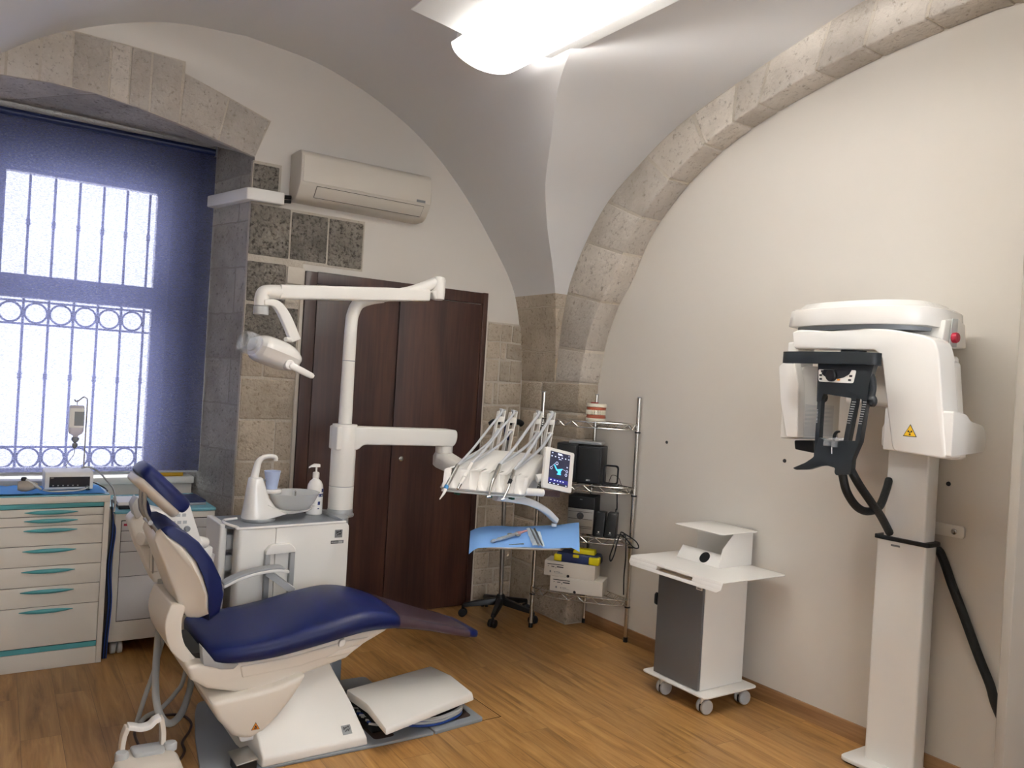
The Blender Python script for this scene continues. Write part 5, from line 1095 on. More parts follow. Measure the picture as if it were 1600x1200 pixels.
mb = MB(); hp_ = [(0.548, 3.255, 0.07), (0.553, 3.252, 0.15), (0.565, 3.25, 0.192), (0.585, 3.25, 0.187), (0.610, 3.25, 0.178), (0.640, 3.25, 0.181), (0.660, 3.25, 0.198), (0.680, 3.25, 0.205), (0.690, 3.252, 0.15), (0.692, 3.255, 0.07)]
for q, m_ in ((hp_[:3], 'cream_shell'), (hp_[2:8], 'white_gloss'), (hp_[7:], 'cream_shell')):
    mb = MB(); P = catmull(q, 5); mb.loft([[p + Vector((0, a * 0.022, 0)) + ((P[min(i + 1, len(P) - 1)] - P[max(i - 1, 0)]).normalized().cross(Vector((0, 1, 0)))) * b * 0.009 for a, b in ((-1, -1), (1, -1), (1, 1), (-1, 1))] for i, p in enumerate(P)]); mb.end('handle', m_, t, bevel=0.003)
mb = MB(); mb.slab([(0.597, 3.035, 0.0935), (0.640, 3.035, 0.0935), (0.640, 3.075, 0.0935), (0.597, 3.075, 0.0935)], (0, 0, 1), 0.0008); lb = mb.end('label', 'label_grey', t)
mb = MB(); mb.slab([(0.607, 3.040, 0.0944), (0.630, 3.040, 0.0944), (0.6185, 3.068, 0.0944)], (0, 0, 1), 0.0006); mb.end('label_triangle', 'label_white', lb)
o = MB(); o.tube([(0.735,3.234,0.006), (0.798,3.351,0.006), (0.809,3.441,0.006), (0.858,3.538,0.006), (0.882,3.625,0.006), (0.865,3.707,0.006), (0.811,3.741,0.006), (0.739,3.732,0.006), (0.678,3.668,0.006), (0.654,3.584,0.006), (0.655, 3.34, 0.006), (0.645, 3.322, 0.02)], 0.0055, 10)
tag(o.end('pedal_cable', 'brown_cable'), 'thin brown cable looping over the floor to the foot control', 'cable')

# ================================================================== INSTRUMENT DELIVERY HEAD
t = thing('instrument_console', 'white instrument console with four hose-fed handpieces and a touch screen', 'dental console', (2.3, 3.7, 1.0))
yf, yr, yb = 3.545, 3.575, 3.80
f0, f1 = (2.016,0.993), (2.530,0.939)        # lower front edge
r0, r1 = (2.032,1.105), (2.561,1.041)        # ridge
b0, b1 = (2.401,1.171), (2.836,1.138)          # rear top edge
nst = 61
mb = MB(); rg = []; rnd_slots = (0.12, 0.33, 0.55, 0.76)
for k in range(nst):
    u = k / (nst - 1); e = min(u, 1 - u) * (nst - 1); ins = 0.012 if e < 0.5 else (0.003 if e < 1.5 else 0)
    lerp = lambda a, b: (a[0] + (b[0] - a[0]) * u, a[1] + (b[1] - a[1]) * u)
    F, R_, B_ = lerp(f0, f1), lerp(r0, r1), lerp(b0, b1)
    g = max([max(0.0, 1 - abs(u - s) / 0.050) for s in rnd_slots + (0.44, 0.655, 0.88)]); g = min(1, g * 2.2)
    hump = 0.006 * math.sin(PI * u)
    xm = lambda a, b, f: a + (b - a) * f
    rg.append([(F[0], yf + 0.02 + ins, F[1] - 0.004 + ins), (F[0], yf + ins, F[1] + 0.012), (xm(F[0], R_[0], 0.4), yf + 0.004 + 0.030 * g + ins, F[1] + 0.036), (xm(F[0], R_[0], 0.7), yf + 0.006 + 0.048 * g + ins, xm(F[1], R_[1], 0.75)),
               (R_[0], yf + 0.014 + 0.052 * g + ins, R_[1] - 0.002 - 0.006 * g - ins), (xm(R_[0], B_[0], 0.22), yr + 0.050, R_[1] + 0.004 - ins), (xm(R_[0], B_[0], 0.5), (yr + yb) / 2, (R_[1] + B_[1]) / 2 + 0.008 + hump - ins), (xm(R_[0], B_[0], 0.85), yb - 0.03, B_[1] + 0.004 + hump * 0.6 - ins), (B_[0], yb, B_[1] - 0.012 - ins),
               (B_[0], yb, B_[1] - 0.07 + ins), (xm(F[0], B_[0], 0.5), (yf + yb) / 2, F[1] - 0.004 + ins)])
mb.loft(rg); hd_ = mb.end('console_body', 'white_gloss', t, angle=50)
mb = MB(); mb.loft([[(p[0] - 0.005 * s, yf + 0.006, p[1] - 0.010), (p[0] - 0.005 * s, yf + 0.006, p[1] - 0.001), (p[0] + 0.14 - 0.1 * (s < 0), yb - 0.02, p[1] + 0.015), (p[0] + 0.14 - 0.1 * (s < 0), yb - 0.02, p[1] + 0.0)] for p, s in ((f0, 1), (f1, -1))]); mb.end('underside', 'light_grey', t, bevel=0.003)
for px_ in (0.20, 0.58, 0.86):
    mb = MB(); x = f0[0] + (f1[0] - f0[0]) * px_; z = f0[1] + (f1[1] - f0[1]) * px_; mb.box(x - 0.010, x + 0.010, yf + 0.015, yf + 0.05, z - 0.022, z - 0.006); mb.end('release_tab', 'green_dark', t, bevel=0.003)
mb = MB(); mb.cyl((2.345, 3.775, 1.03), (2.345, 3.775, 1.10), 0.05, seg=24); mb.end('pivot', 'white_satin', t, bevel=0.005)
# hose brackets, hoses and instruments
arms = [((2.529,3.830,1.386), (2.493,3.810,1.282), (2.463,3.790,1.158)), ((2.609,3.830,1.381), (2.580,3.810,1.279), (2.545,3.790,1.151)), ((2.785,3.830,1.382), (2.765,3.810,1.271), (2.719,3.790,1.136)), ((2.883,3.830,1.381), (2.862,3.810,1.265), (2.820,3.790,1.132))]
inst = [((2.125,3.600,1.108), (2.044,3.535,1.036), (1.981,3.510,0.951)), ((2.209,3.600,1.117), (2.135,3.545,1.052), (2.089,3.525,0.997)), ((2.385,3.600,1.109), (2.311,3.545,1.029), (2.277,3.520,0.954)), ((2.478,3.600,1.077), (2.430,3.555,1.032), (2.365,3.520,0.937))]
fr_ = [(0.12, 0.02), (0.33, 0.0), (0.55, 0.0), (0.76, 0.0)]
for k, ((tp, md, bs), (ta, mi, ti)) in enumerate(zip(arms, inst)):
    tp, md, bs, ta, mi, ti = [Vector(v) for v in (tp, md, bs, ta, mi, ti)]
    ux = Vector((1, 0, 0.02)); w = 0.020
    mb = MB()
    for s in (-1, 1): mb.bar(bs + ux * s * w, tp + ux * s * w + Vector((0, 0, 0.0)), 0.006, 0.026, (0, 1, 0))
    mb.bar(tp - ux * w + (md - tp) * 0.45, tp + ux * w + (md - tp) * 0.45, 0.024, 0.030); mb.bar(md - ux * w, md + ux * w, 0.018, 0.012)
    br_ = mb.end('hose_bracket', 'white_satin', t, bevel=0.002)
    mb = MB(); mb.prism([(tp.y - 0.005, tp.z + 0.008), (tp.y + 0.055, tp.z + 0.012), (tp.y + 0.030, tp.z - 0.050), (tp.y, tp.z - 0.085)], 'x', tp.x + w - 0.003, tp.x + w + 0.008); mb.end('bracket_fin', 'light_grey', br_, bevel=0.003)
    r = 0.0085 if k > 1 else 0.0065
    fr0 = tp + Vector((0, -0.012, -0.004))
    mid1 = fr0 * 0.62 + ta * 0.38 + Vector((0.012, -0.01, 0.020)); mid2 = fr0 * 0.28 + ta * 0.72 + Vector((0.006, -0.012, 0.006))
    mb = MB(); mb.tube([tp + Vector((0.004, 0.018, -0.022)), tp + Vector((0, 0.004, 0.006)), fr0 + Vector((-0.012, -0.008, -0.004)), mid1, mid2, ta], r, 12, 6); mb.end('hose', 'hose_pale', t)
    lo = md + Vector((0, -0.012, -0.004)); q1 = lo * 0.65 + ta * 0.35 + Vector((0.02, 0, -0.008)); q2 = lo * 0.25 + ta * 0.75 + Vector((0.020, 0.01, -0.006)); q3 = ta + Vector((0.012, 0.012, 0.004))
    for q in (q1, q2): q.z = max(q.z, 1.105 if q.y < 3.7 else 1.135)
    mb = MB(); mb.tube([lo, q1, q2, q3, ta + Vector((0.004, 0.004, -0.006))], r, 12, 6); mb.end('hose', 'hose_pale', t)
    if k == 0:
        mb = MB(); mb.tube([ta, ta * 0.85 + mi * 0.15], [0.010, 0.010], 14, 0); mb.tube([ta * 0.85 + mi * 0.15, mi * 0.7 + ti * 0.3 * 1.0], [0.011, 0.010], 14, 0); g = mb.end('handpiece', 'brushed_steel', t)
        q = mi * 0.7 + ti * 0.3; mb = MB(); mb.cyl(mi * 0.75 + ti * 0.25, mi * 0.58 + ti * 0.42, 0.0118, 0.0115, 16); mb.end('blue_ring', 'blue_ring', g)
        mb = MB(); mb.tube([mi * 0.58 + ti * 0.42, mi * 0.4 + ti * 0.6 + Vector((0.003, 0, -0.004)), ti], [0.0105, 0.0075, 0.0025], 14, 5); mb.end('tip', 'white_gloss', g)
    elif k == 1:
        mb = MB(); mb.tube([ta, mi], [0.0095, 0.0115], 14, 0); g = mb.end('handpiece', 'white_gloss', t)
        mb = MB(); mb.tube([mi, mi * 0.45 + ti * 0.55], [0.0115, 0.009], 14, 0); mb.end('collar', 'white_satin', g)
        mb = MB(); mb.tube([mi * 0.45 + ti * 0.55, ti], [0.009, 0.0065], 14, 0); mb.end('nozzle', 'chrome', g)
    else:
        mb = MB(); mb.tube([ta, ta * 0.6 + mi * 0.4, mi, mi * 0.5 + ti * 0.5 + Vector((-0.004 if k == 2 else 0.006, 0, 0)), ti], [0.0095, 0.0115, 0.0085, 0.007, 0.0055], 14, 5); g = mb.end('handpiece', 'chrome', t)
        mb = MB(); mb.cyl(ti + Vector((0.008, -0.004, 0.002)), ti + Vector((-0.010, 0.004, -0.002)), 0.007, seg=12); mb.end('head', 'chrome', g)
        if k == 3:
            mb = MB(); mb.cyl(mi * 0.96 + ta * 0.04, mi * 0.8 + ti * 0.2, 0.0105, 0.010, 14); mb.end('black_ring', 'black_plastic', g)
# touch screen
S = [Vector(p) for p in ((2.633,3.550,0.984), (2.838,3.555,0.960), (2.894,3.600,1.174), (2.698,3.595,1.199))]
xa = (S[1] - S[0] + S[2] - S[3]).normalized(); za = (S[3] - S[0] + S[2] - S[1]).normalized(); nd = xa.cross(za).normalized(); d1_ = (xa + za).normalized(); d2_ = nd.cross(d1_); xd = (d1_ - d2_).normalized(); zd = (d1_ + d2_).normalized(); Wd = (S[1] - S[0]).length; Hd = (S[3] - S[0]).length; ctr_ = (S[0] + S[1] + S[2] + S[3]) / 4; S[0] = ctr_ - xd * Wd / 2 - zd * Hd / 2
SP = lambda a, b, c=0.0: S[0] + xd * a * Wd + zd * b * Hd + nd * c
mb = MB(); mb.slab([SP(a, b) for a, b in rpoly([(0, 0), (1, 0), (1, 1), (0, 1)], 0.06, 4)], -nd, 0.022); fr2 = mb.end('screen_frame', 'white_gloss', t, bevel=0.003)
mb = MB(); mb.slab([SP(0.15, 0.12, 0.0002), SP(0.85, 0.12, 0.0002), SP(0.85, 0.92, 0.0002), SP(0.15, 0.92, 0.0002)], nd, 0.0005); sc_ = mb.end('screen', 'screen_on', fr2)
mb = MB(); mb.slab([SP(0.16, 0.17, 0.0008), SP(0.84, 0.17, 0.0008), SP(0.84, 0.27, 0.0008), SP(0.16, 0.27, 0.0008)], nd, 0.0003); mb.end('menu_bar', 'screen_violet', fr2)
mb = MB()
def sq(a, b, w, h):
    mb = MB(); mb.slab([SP(a - w, b - h, 0.0012), SP(a + w, b - h, 0.0012), SP(a + w, b + h, 0.0012), SP(a - w, b + h, 0.0012)], nd, 0.0003); mb.end('icon', 'icon_white', fr2)
sq(0.48, 0.885, 0.07, 0.010); sq(0.50, 0.862, 0.08, 0.008)
for a in (0.21, 0.33, 0.45, 0.57, 0.69, 0.80): sq(a, 0.80, 0.022, 0.012)
sq(0.22, 0.88, 0.02, 0.012); sq(0.80, 0.88, 0.008, 0.012); sq(0.50, 0.755, 0.045, 0.006)
for a in (0.24, 0.37, 0.47, 0.57, 0.67): sq(a, 0.225, 0.022, 0.012)
for a in (0.22, 0.36, 0.50, 0.78): sq(a, 0.145, 0.024, 0.011)
for a, b, rr_ in ((0.40, 0.645, 0.045), (0.22, 0.51, 0.038), (0.77, 0.50, 0.036), (0.75, 0.41, 0.038)):
    mr_ = mb; mb = MB()
    for k in range(14):
        q0, q1 = 2 * PI * k / 14, 2 * PI * (k + 1) / 14; f = Wd / Hd
        mb.slab([SP(a + rr_ * math.cos(q0), b + rr_ * f * math.sin(q0), 0.0012), SP(a + rr_ * math.cos(q1), b + rr_ * f * math.sin(q1), 0.0012), SP(a + rr_ * 0.75 * math.cos(q1), b + rr_ * f * 0.75 * math.sin(q1), 0.0012), SP(a + rr_ * 0.75 * math.cos(q0), b + rr_ * f * 0.75 * math.sin(q0), 0.0012)], nd, 0.0003)
    mb.end('dial_ring', 'icon_white', fr2); mb = mr_
sq(0.77, 0.60, 0.022, 0.014)
for a_, b_ in (((0.34, 0.64), (0.24, 0.555)), ((0.60, 0.535), (0.73, 0.505))):
    mb = MB(); mb.bar(SP(*a_, 0.0013), SP(*b_, 0.0013), 0.0012, 0.0004, nd); mb.end('dial_line', 'icon_white', fr2)
mb = MB()
for poly in ([(0.30, 0.60), (0.34, 0.60), (0.43, 0.50), (0.40, 0.47)], [(0.40, 0.50), (0.62, 0.545), (0.58, 0.49), (0.42, 0.46)], [(0.44, 0.475), (0.57, 0.475), (0.55, 0.40), (0.47, 0.40)], [(0.42, 0.38), (0.57, 0.38), (0.57, 0.41), (0.45, 0.41)]):
    mb.slab([SP(a, b, 0.0012) for a, b in poly], nd, 0.0003)
mb.end('chair_icon', 'icon_cyan', fr2)
mb = MB(); mb.cyl((2.645,3.620,1.027), (2.681,3.610,1.038), 0.024, 0.020, 20); mb.end('screen_joint', 'white_gloss', t, bevel=0.003)
mb = MB(); mb.tube([(2.544,3.580,0.964), (2.606,3.570,0.961), (2.654,3.565,0.956)], 0.021, 16, 3); hb = mb.end('grip_hub', 'white_gloss', t)
mb = MB(); mb.bar((2.603,3.566,0.961), (2.770,3.566,0.946), 0.024, 0.034); mb.end('grip', 'foil_brown', hb, bevel=0.005)
mb = MB(); P = catmull([(2.412,3.660,0.932), (2.518,3.660,0.915), (2.640,3.660,0.889), (2.750,3.660,0.839), (2.827,3.660,0.781)], 5)
mb.loft([[p + Vector((0, a * 0.026, 0)) + Vector((0.35, 0, 0.93)) * b * (0.026 - 0.012 * i / len(P)) for a, b in rpoly([(-1, -1), (1, -1), (1, 1), (-1, 1)], 0.5, 3)] for i, p in enumerate(P)]); mb.end('tray_arm', 'white_gloss', t, angle=50)

# tray with drape and instruments
ht = 0.735
t = thing('instrument_tray', 'brushed metal tray under the light blue drape', 'tray', (2.58, 3.52, ht))
tq = [(2.180,3.383), (2.538,3.218), (2.722,3.373), (3.008,3.786), (2.520,3.804)]
mb = MB(); mb.prism(rpoly(tq, 0.015), 'z', 0.716, 0.730); mb.end('pan', 'brushed_steel', t, bevel=0.004)
mb = MB(); p = Vector((2.817,3.660,0.785)); mb.cyl((p.x, p.y, p.z - 0.021), (p.x, p.y, 0.7475), 0.016, seg=14); mb.end('post', 'white_gloss', t)
o = MB(); dq = [Vector(p) for p in ((2.063,3.339,0.736), (2.334,3.776,0.738), (3.067,3.741,0.744), (2.667,3.196,0.738), (2.547,3.138,0.735))]
nu, nv = 26, 14; rg = []
for i in range(nu + 1):
    u = i / nu; r = []
    for j in range(nv + 1):
        v = j / nv
        a = dq[0] * (1 - u) + (dq[4] * 0.45 + dq[3] * 0.55) * u; b = dq[1] * (1 - u) + dq[2] * u
        p = a * (1 - v) + b * v
        z = 0.7365 + 0.004 * math.sin(5.3 * u + 2 * v) * math.sin(PI * u) + 0.003 * abs(math.sin(9 * u))
        if u < 0.06: z -= 0.028 * (0.06 - u) / 0.06 * (1 - 0.6 * v)
        if v > 0.93: z += 0.008 * math.sin(7 * u)
        if u > 0.93 : z -= 0.022 * (u - 0.93) / 0.07 * (1 - v)
        r.append((p.x, p.y, max(z, 0.7345) if 0.07 < u < 0.93 else z))
    rg.append(r)
o.loft([[Vector(p) for p in r] + [Vector(p) - Vector((0, 0, 0.0008)) for p in r[::-1]] for r in rg]); tag(o.end('sterile_drape', 'drape_blue', angle=40), 'light blue paper drape spread over the instrument tray', 'drape')
t = thing('dental_syringe', 'metal cartridge syringe lying on the blue tray drape', 'syringe', (2.45, 3.5, 0.745))
zt_ = 0.756
s0 = Vector((2.209,3.368,0.755)); s1 = Vector((2.557,3.559,0.755)); sd = s1 - s0; L_ = sd.length; perp = Vector((-sd.y, sd.x, 0)).normalized()
sp = lambda f: s0 + sd * f
mb = MB(); mb.tube([sp(0.27), sp(0.70)], 0.009, 14, 0); mb.end('barrel', 'silver_plastic', t)
mb = MB(); mb.tube([sp(0.0), sp(0.06), sp(0.09), sp(0.14), sp(0.20), sp(0.27)], [0.006, 0.010, 0.006, 0.006, 0.010, 0.008], 14, 2); mb.end('thumb_ring', 'silver_plastic', t)
for s in (-1, 1):
    mb = MB(); c0 = sp(0.62) + perp * s * 0.022; mb.tube([c0 + perp * 0.012 * math.cos(2 * PI * k / 16) + sd.normalized() * 0.016 * math.sin(2 * PI * k / 16) for k in range(17)], 0.0032, 8, 0); mb.end('finger_ring', 'brushed_steel', t)
mb = MB(); mb.tube([sp(0.70), sp(0.80), sp(0.82), sp(1.0)], [0.011, 0.009, 0.007, 0.005], 12, 0); mb.end('needle_cap', 'red_pink', t)
t = thing('instrument_pouch', 'opened clear pouch with steel instruments lying on the blue drape', 'pouch', (2.55, 3.45, 0.745))
pq = [Vector(p) for p in ((2.613,3.644,0.744), (2.624,3.527,0.744), (2.423,3.213,0.744), (2.363,3.232,0.744))]
mb = MB(); rg = []
for i in range(11):
    u = i / 10; r = []
    for j in range(7):
        v = j / 6; p = (pq[0] * (1 - u) + pq[3] * u) * (1 - v) + (pq[1] * (1 - u) + pq[2] * u) * v
        r.append(Vector((p.x, p.y, 0.7445 + 0.010 * abs(math.sin(4.1 * u + 1.0)) * abs(math.sin(3.3 * v + 0.4)) + 0.002 * ((i * 7 + j * 3) % 4))))
    rg.append(r)
mb.loft(rg, False, False); mb.end('film', 'pouch', t, angle=15)
mb = MB(); mb.tube([pq[0] * 0.7 + pq[1] * 0.3 + Vector((0, 0, 0.012)), pq[3] * 0.5 + pq[2] * 0.5 + Vector((0, 0, 0.012))], [0.004, 0.006], 10, 0); mb.tube([pq[0] * 0.4 + pq[1] * 0.6 + Vector((0, 0, 0.014)), pq[3] * 0.2 + pq[2] * 0.8 + Vector((0, 0, 0.010))], [0.006, 0.003], 10, 0); mb.end('instruments', 'brushed_steel', t)
o = MB(); a = Vector((2.271,3.305,0.748)); b = Vector((2.353,3.295,0.748)); o.tube([a, a * 0.3 + b * 0.7, b], [0.0015, 0.0025, 0.004], 8, 0); tag(o.end('dental_probe', 'chrome'), 'thin steel probe lying near the front edge of the blue drape', 'dental instrument')

# ================================================================== ROLLING STAND
t = thing('rolling_stand', 'black five-star rolling stand with a thin grey pole before the rubble wall', 'stand', (3.003, 4.41, 0))
sx, sy = 3.003, 4.43
mb = MB(); mb.lathe([(0.035, 0.085), (0.042, 0.095), (0.040, 0.125), (0.022, 0.150), (0.0, 0.150)], (sx, sy, 0), 20); mb.end('hub', 'black_plastic', t)
for k in range(5):
    a = math.radians(-62 + 72 * k); d = Vector((math.cos(a), math.sin(a), 0)); R1 = 0.245
    if a > 1.0 and a < 2.6: R1 = 0.245
    mb = MB(); p0 = Vector((sx, sy, 0.110)) + d * 0.02; p1 = Vector((sx, sy, 0.075)) + d * R1; s_ = Vector((-d.y, d.x, 0))
    mb.loft([[p + s_ * w * a_ + Vector((0, 0, h * b_)) for a_, b_ in ((-1, -1), (1, -1), (0.7, 1), (-0.7, 1))] for p, w, h in ((p0, 0.026, 0.022), (p0 * 0.5 + p1 * 0.5, 0.022, 0.018), (p1, 0.016, 0.012))]); lg_ = mb.end('leg', 'black_plastic', t, bevel=0.004)
    mb = MB(); c = Vector((sx, sy, 0.026)) + d * R1; ax_ = Vector((math.cos(a + 1.2), math.sin(a + 1.2), 0))
    mb.cyl(c - ax_ * 0.024, c - ax_ * 0.004, 0.026, seg=18); mb.cyl(c + ax_ * 0.004, c + ax_ * 0.024, 0.026, seg=18); mb.cyl(c, c + Vector((0, 0, 0.05)), 0.010, seg=10); mb.end('castor', 'black_soft', lg_, bevel=0.004)
mb = MB(); mb.cyl((sx, sy, 0.14), (sx - 0.03, sy, 1.285), 0.014, seg=16); mb.end('pole', 'brushed_steel', t)
mb = MB(); mb.cyl((sx - 0.027, sy, 1.17), (sx - 0.03, sy, 1.28), 0.018, seg=16); mb.end('clamp', 'navy_plastic', t)
mb = MB(); mb.tube([(sx - 0.16, sy, 1.270), (sx - 0.12, sy, 1.290), (sx - 0.03, sy, 1.285), (sx + 0.06, sy, 1.290), (sx + 0.09, sy, 1.275)], 0.020, 12, 4); mb.end('handle', 'black_plastic', t)

# ================================================================== CORNER RACK
OR = Vector((3.064, 4.162, 0)); RU = Vector((0.6173, -0.7868, 0)); RB = Vector((0.7868, 0.6173, 0))
def RK(u, b, z): return OR + RU * u + RB * b + Vector((0, 0, z))
LW = 0.608
t = thing('wire_rack', 'chrome quarter-round wire rack standing in the corner', 'shelf rack', OR + RU * 0.3)
posts = [(0.0, 0.0), (LW, 0.0), (0.285, 0.270)]
for u, b in posts:
    mb = MB(); top = 1.50; mb.cyl(RK(u, b, 0.018), RK(u, b, top), 0.0125, seg=16); po = mb.end('post', 'wire_chrome', t)
    mb = MB(); mb.cyl(RK(u, b, 0), RK(u, b, 0.03), 0.014, seg=14); mb.end('foot', 'black_plastic', po)
    mb = MB(); mb.cyl(RK(u, b, top), RK(u, b, top + 0.006), 0.013, seg=14); mb.end('cap', 'grey_plastic', po)
front = [RK(LW / 2 - (LW / 2 + 0.005) * math.cos(PI * k / 20), -0.085 * math.sin(PI * k / 20), 0) for k in range(21)]
for zs_ in (1.335, 0.945, 0.630, 0.262):
    mb = MB(); top = [p + Vector((0, 0, zs_)) for p in front]; low = [p + Vector((0, 0, zs_ - 0.034)) for p in front]
    mb.tube(top, 0.0035, 8, 0); mb.tube(low, 0.0030, 8, 0)
    for k in range(20): mb.tube([top[k] if k % 2 == 0 else low[k], low[k + 1] if k % 2 == 0 else top[k + 1]], 0.0022, 6, 0)
    c = RK(0.285, 0.270, zs_)
    for q in (RK(0, 0, zs_), RK(LW, 0, zs_)):
        for dz in (0, -0.034):
            mb.tube([q + Vector((0, 0, dz)), c + Vector((0, 0, dz))], 0.003, 8, 0)
        n = 10
        for k in range(n):
            a = q + (c - q) * (k / n); b_ = q + (c - q) * ((k + 1) / n); dn = Vector((0, 0, -0.034))
            mb.tube([a + (dn if k % 2 else Vector()), b_ + (Vector() if k % 2 else dn)], 0.0018, 6, 0)
    for k in range(1, 20):     # deck wires from the arc back to the sides
        p = top[k]; u = (p - OR).dot(RU); bmax = 0.270 * (u / 0.285 if u < 0.285 else (LW - u) / (LW - 0.285))
        e = RK(u, max(bmax, 0.0), zs_ - 0.002)
        mb.tube([p + Vector((0, 0, -0.002)), e], 0.0018, 6, 0)
    sh_ = mb.end('shelf', 'wire_chrome', t)
    for u, b in posts:
        mb = MB(); mb.cyl(RK(u, b, zs_ - 0.042), RK(u, b, zs_ + 0.004), 0.0165, 0.0155, 14); mb.end('sleeve', 'wire_chrome', sh_)
        mb = MB(); mb.cyl(RK(u, b, zs_ - 0.052), RK(u, b, zs_ - 0.043), 0.018, seg=14); mb.end('clip', 'black_plastic', sh_)
RM = Matrix(((RU.x, RB.x, 0), (RU.y, RB.y, 0), (0, 0, 1)))
def rbox(mb, u0, u1, b0, b1, z0, z1):
    return mb.obox(RK((u0 + u1) / 2, (b0 + b1) / 2, (z0 + z1) / 2), (u1 - u0, b1 - b0, z1 - z0), RM)
# jaw model on the top shelf
zj = 1.3385
t = thing('teeth_model', 'model of a set of teeth on the top shelf of the wire rack', 'dental model', RK(0.31, 0.02, zj))
ju, jb, jw, jd = 0.332, 0.045, 0.062, 0.055
def jaw(r, z0, z1, mb, sx_=1.0):
    pts = [(jw * r * math.cos(a), -jd * r * math.sin(a) * 1.0) for a in [PI * k / 18 for k in range(19)]]
    pts = [(jw * r, 0.03)] + pts + [(-jw * r, 0.03)]
    mb.loft([[RK(ju + x, jb + y, z0) for x, y in pts], [RK(ju + x * sx_, jb + y * sx_, z1) for x, y in pts]])
mb = MB(); jaw(1.0, zj, zj + 0.018, mb); jaw(1.02, zj + 0.088, zj + 0.110, mb, 0.96); mb.end('plaster_base', 'tooth', t, bevel=0.004)
mb = MB(); jaw(0.98, zj + 0.018, zj + 0.042, mb, 0.92); jaw(0.93, zj + 0.068, zj + 0.088, mb, 1.03); mb.end('gums', 'gum_red', t, bevel=0.004)
for k in range(14):
    a = PI * (k + 0.5) / 14
    for z0, z1 in ((zj + 0.040, zj + 0.0545), (zj + 0.0555, zj + 0.070)):
        mb = MB(); c = RK(ju + jw * 0.93 * math.cos(a), jb - jd * 0.93 * math.sin(a), (z0 + z1) / 2); tn = (RU * -math.sin(a) * jw - RB * math.cos(a) * jd); ang = math.atan2(tn.y, tn.x)
        mb.obox(c, (0.0108, 0.010, z1 - z0), (0, 0, ang)); mb.end('tooth', 'tooth', t, bevel=0.0025, segs=2)
mb = MB(); mb.loft([[RK(ju - 0.03 + x, jb + 0.0 + y, zj + 0.1105 + z) for x, y in rpoly([(0, -0.02), (0.03, -0.02), (0.045, 0.01), (0.01, 0.02), (-0.01, 0.0)], 0.008)] for z in (0, 0.006)]); mb.end('tongue', 'tongue_red', t, bevel=0.002)
# loudspeakers
def speaker(u0, u1, b0, b1, z0, z1, label):
    t = thing('loudspeaker', label, 'loudspeaker', RK((u0 + u1) / 2, (b0 + b1) / 2, z0), 'black loudspeakers on the second shelf')
    mb = MB(); rbox(mb, u0, u1, b0, b1, z0, z1); mb.end('cabinet', 'black_soft', t, bevel=0.006)
    mb = MB(); rbox(mb, u0 + 0.010, u1 - 0.010, b0 - 0.010, b0 + 0.002, z0 + 0.008, z1 - 0.012); g = mb.end('grille_cloth', 'black_soft', t, bevel=0.005)
    mb = MB(); rbox(mb, (u0 + u1) / 2 - 0.013, (u0 + u1) / 2 + 0.013, b0 - 0.0115, b0 - 0.0095, z0 + 0.020, z0 + 0.029); bd_ = mb.end('badge', 'label_grey', t)
    text_part('JVC', 'lettering', 'label_white', bd_, RK((u0 + u1) / 2 - 0.011, b0 - 0.0118, z0 + 0.0215), RU, (0, 0, 1), 0.009, 0.0002)
z5 = 0.9485
speaker(0.105, 0.245, -0.005, 0.16, z5, z5 + 0.240, 'left of the two black loudspeakers, half hidden by the touch screen')
speaker(0.249, 0.402, -0.035, 0.145, z5, z5 + 0.232, 'right of the two black loudspeakers on the second shelf')
t = thing('disc_player', 'flat silver box lying on top of the black loudspeakers', 'player', RK(0.27, 0.06, z5 + 0.24))
mb = MB(); rbox(mb, 0.175, 0.385, 0.02, 0.13, z5 + 0.2405, z5 + 0.258); mb.end('case', 'silver_plastic', t, bevel=0.003)
mb = MB(); rbox(mb, 0.185, 0.375, 0.018, 0.021, z5 + 0.246, z5 + 0.252); mb.end('slot', 'plate_grey', t)
t = thing('picture_frame', 'small black rounded frame standing beside the loudspeakers', 'frame', RK(0.47, -0.01, z5))
mb = MB(); o_ = rpoly([(0.413, z5 + 0.006), (0.508, z5 + 0.006), (0.510, z5 + 0.128), (0.412, z5 + 0.128)], 0.022, 5); i_ = rpoly([(0.423, z5 + 0.018), (0.499, z5 + 0.018), (0.500, z5 + 0.118), (0.422, z5 + 0.118)], 0.016, 5)
for bq in (0,):
    n = len(o_); V = []
    for b in (-0.02, -0.008):
        V.append([mb.bm.verts.new(RK(u, b, z)) for u, z in o_]); V.append([mb.bm.verts.new(RK(u, b, z)) for u, z in i_])
    for k in range(n):
        j = (k + 1) % n
        for A, B in ((0, 1), (1, 3), (3, 2), (2, 0)): mb.bm.faces.new((V[A][k], V[A][j], V[B][j], V[B][k]))
mb.end('rim', 'black_plastic', t)
mb = MB(); rbox(mb, 0.407, 0.515, -0.035, 0.02, z5, z5 + 0.012); mb.end('base', 'black_plastic', t, bevel=0.004)
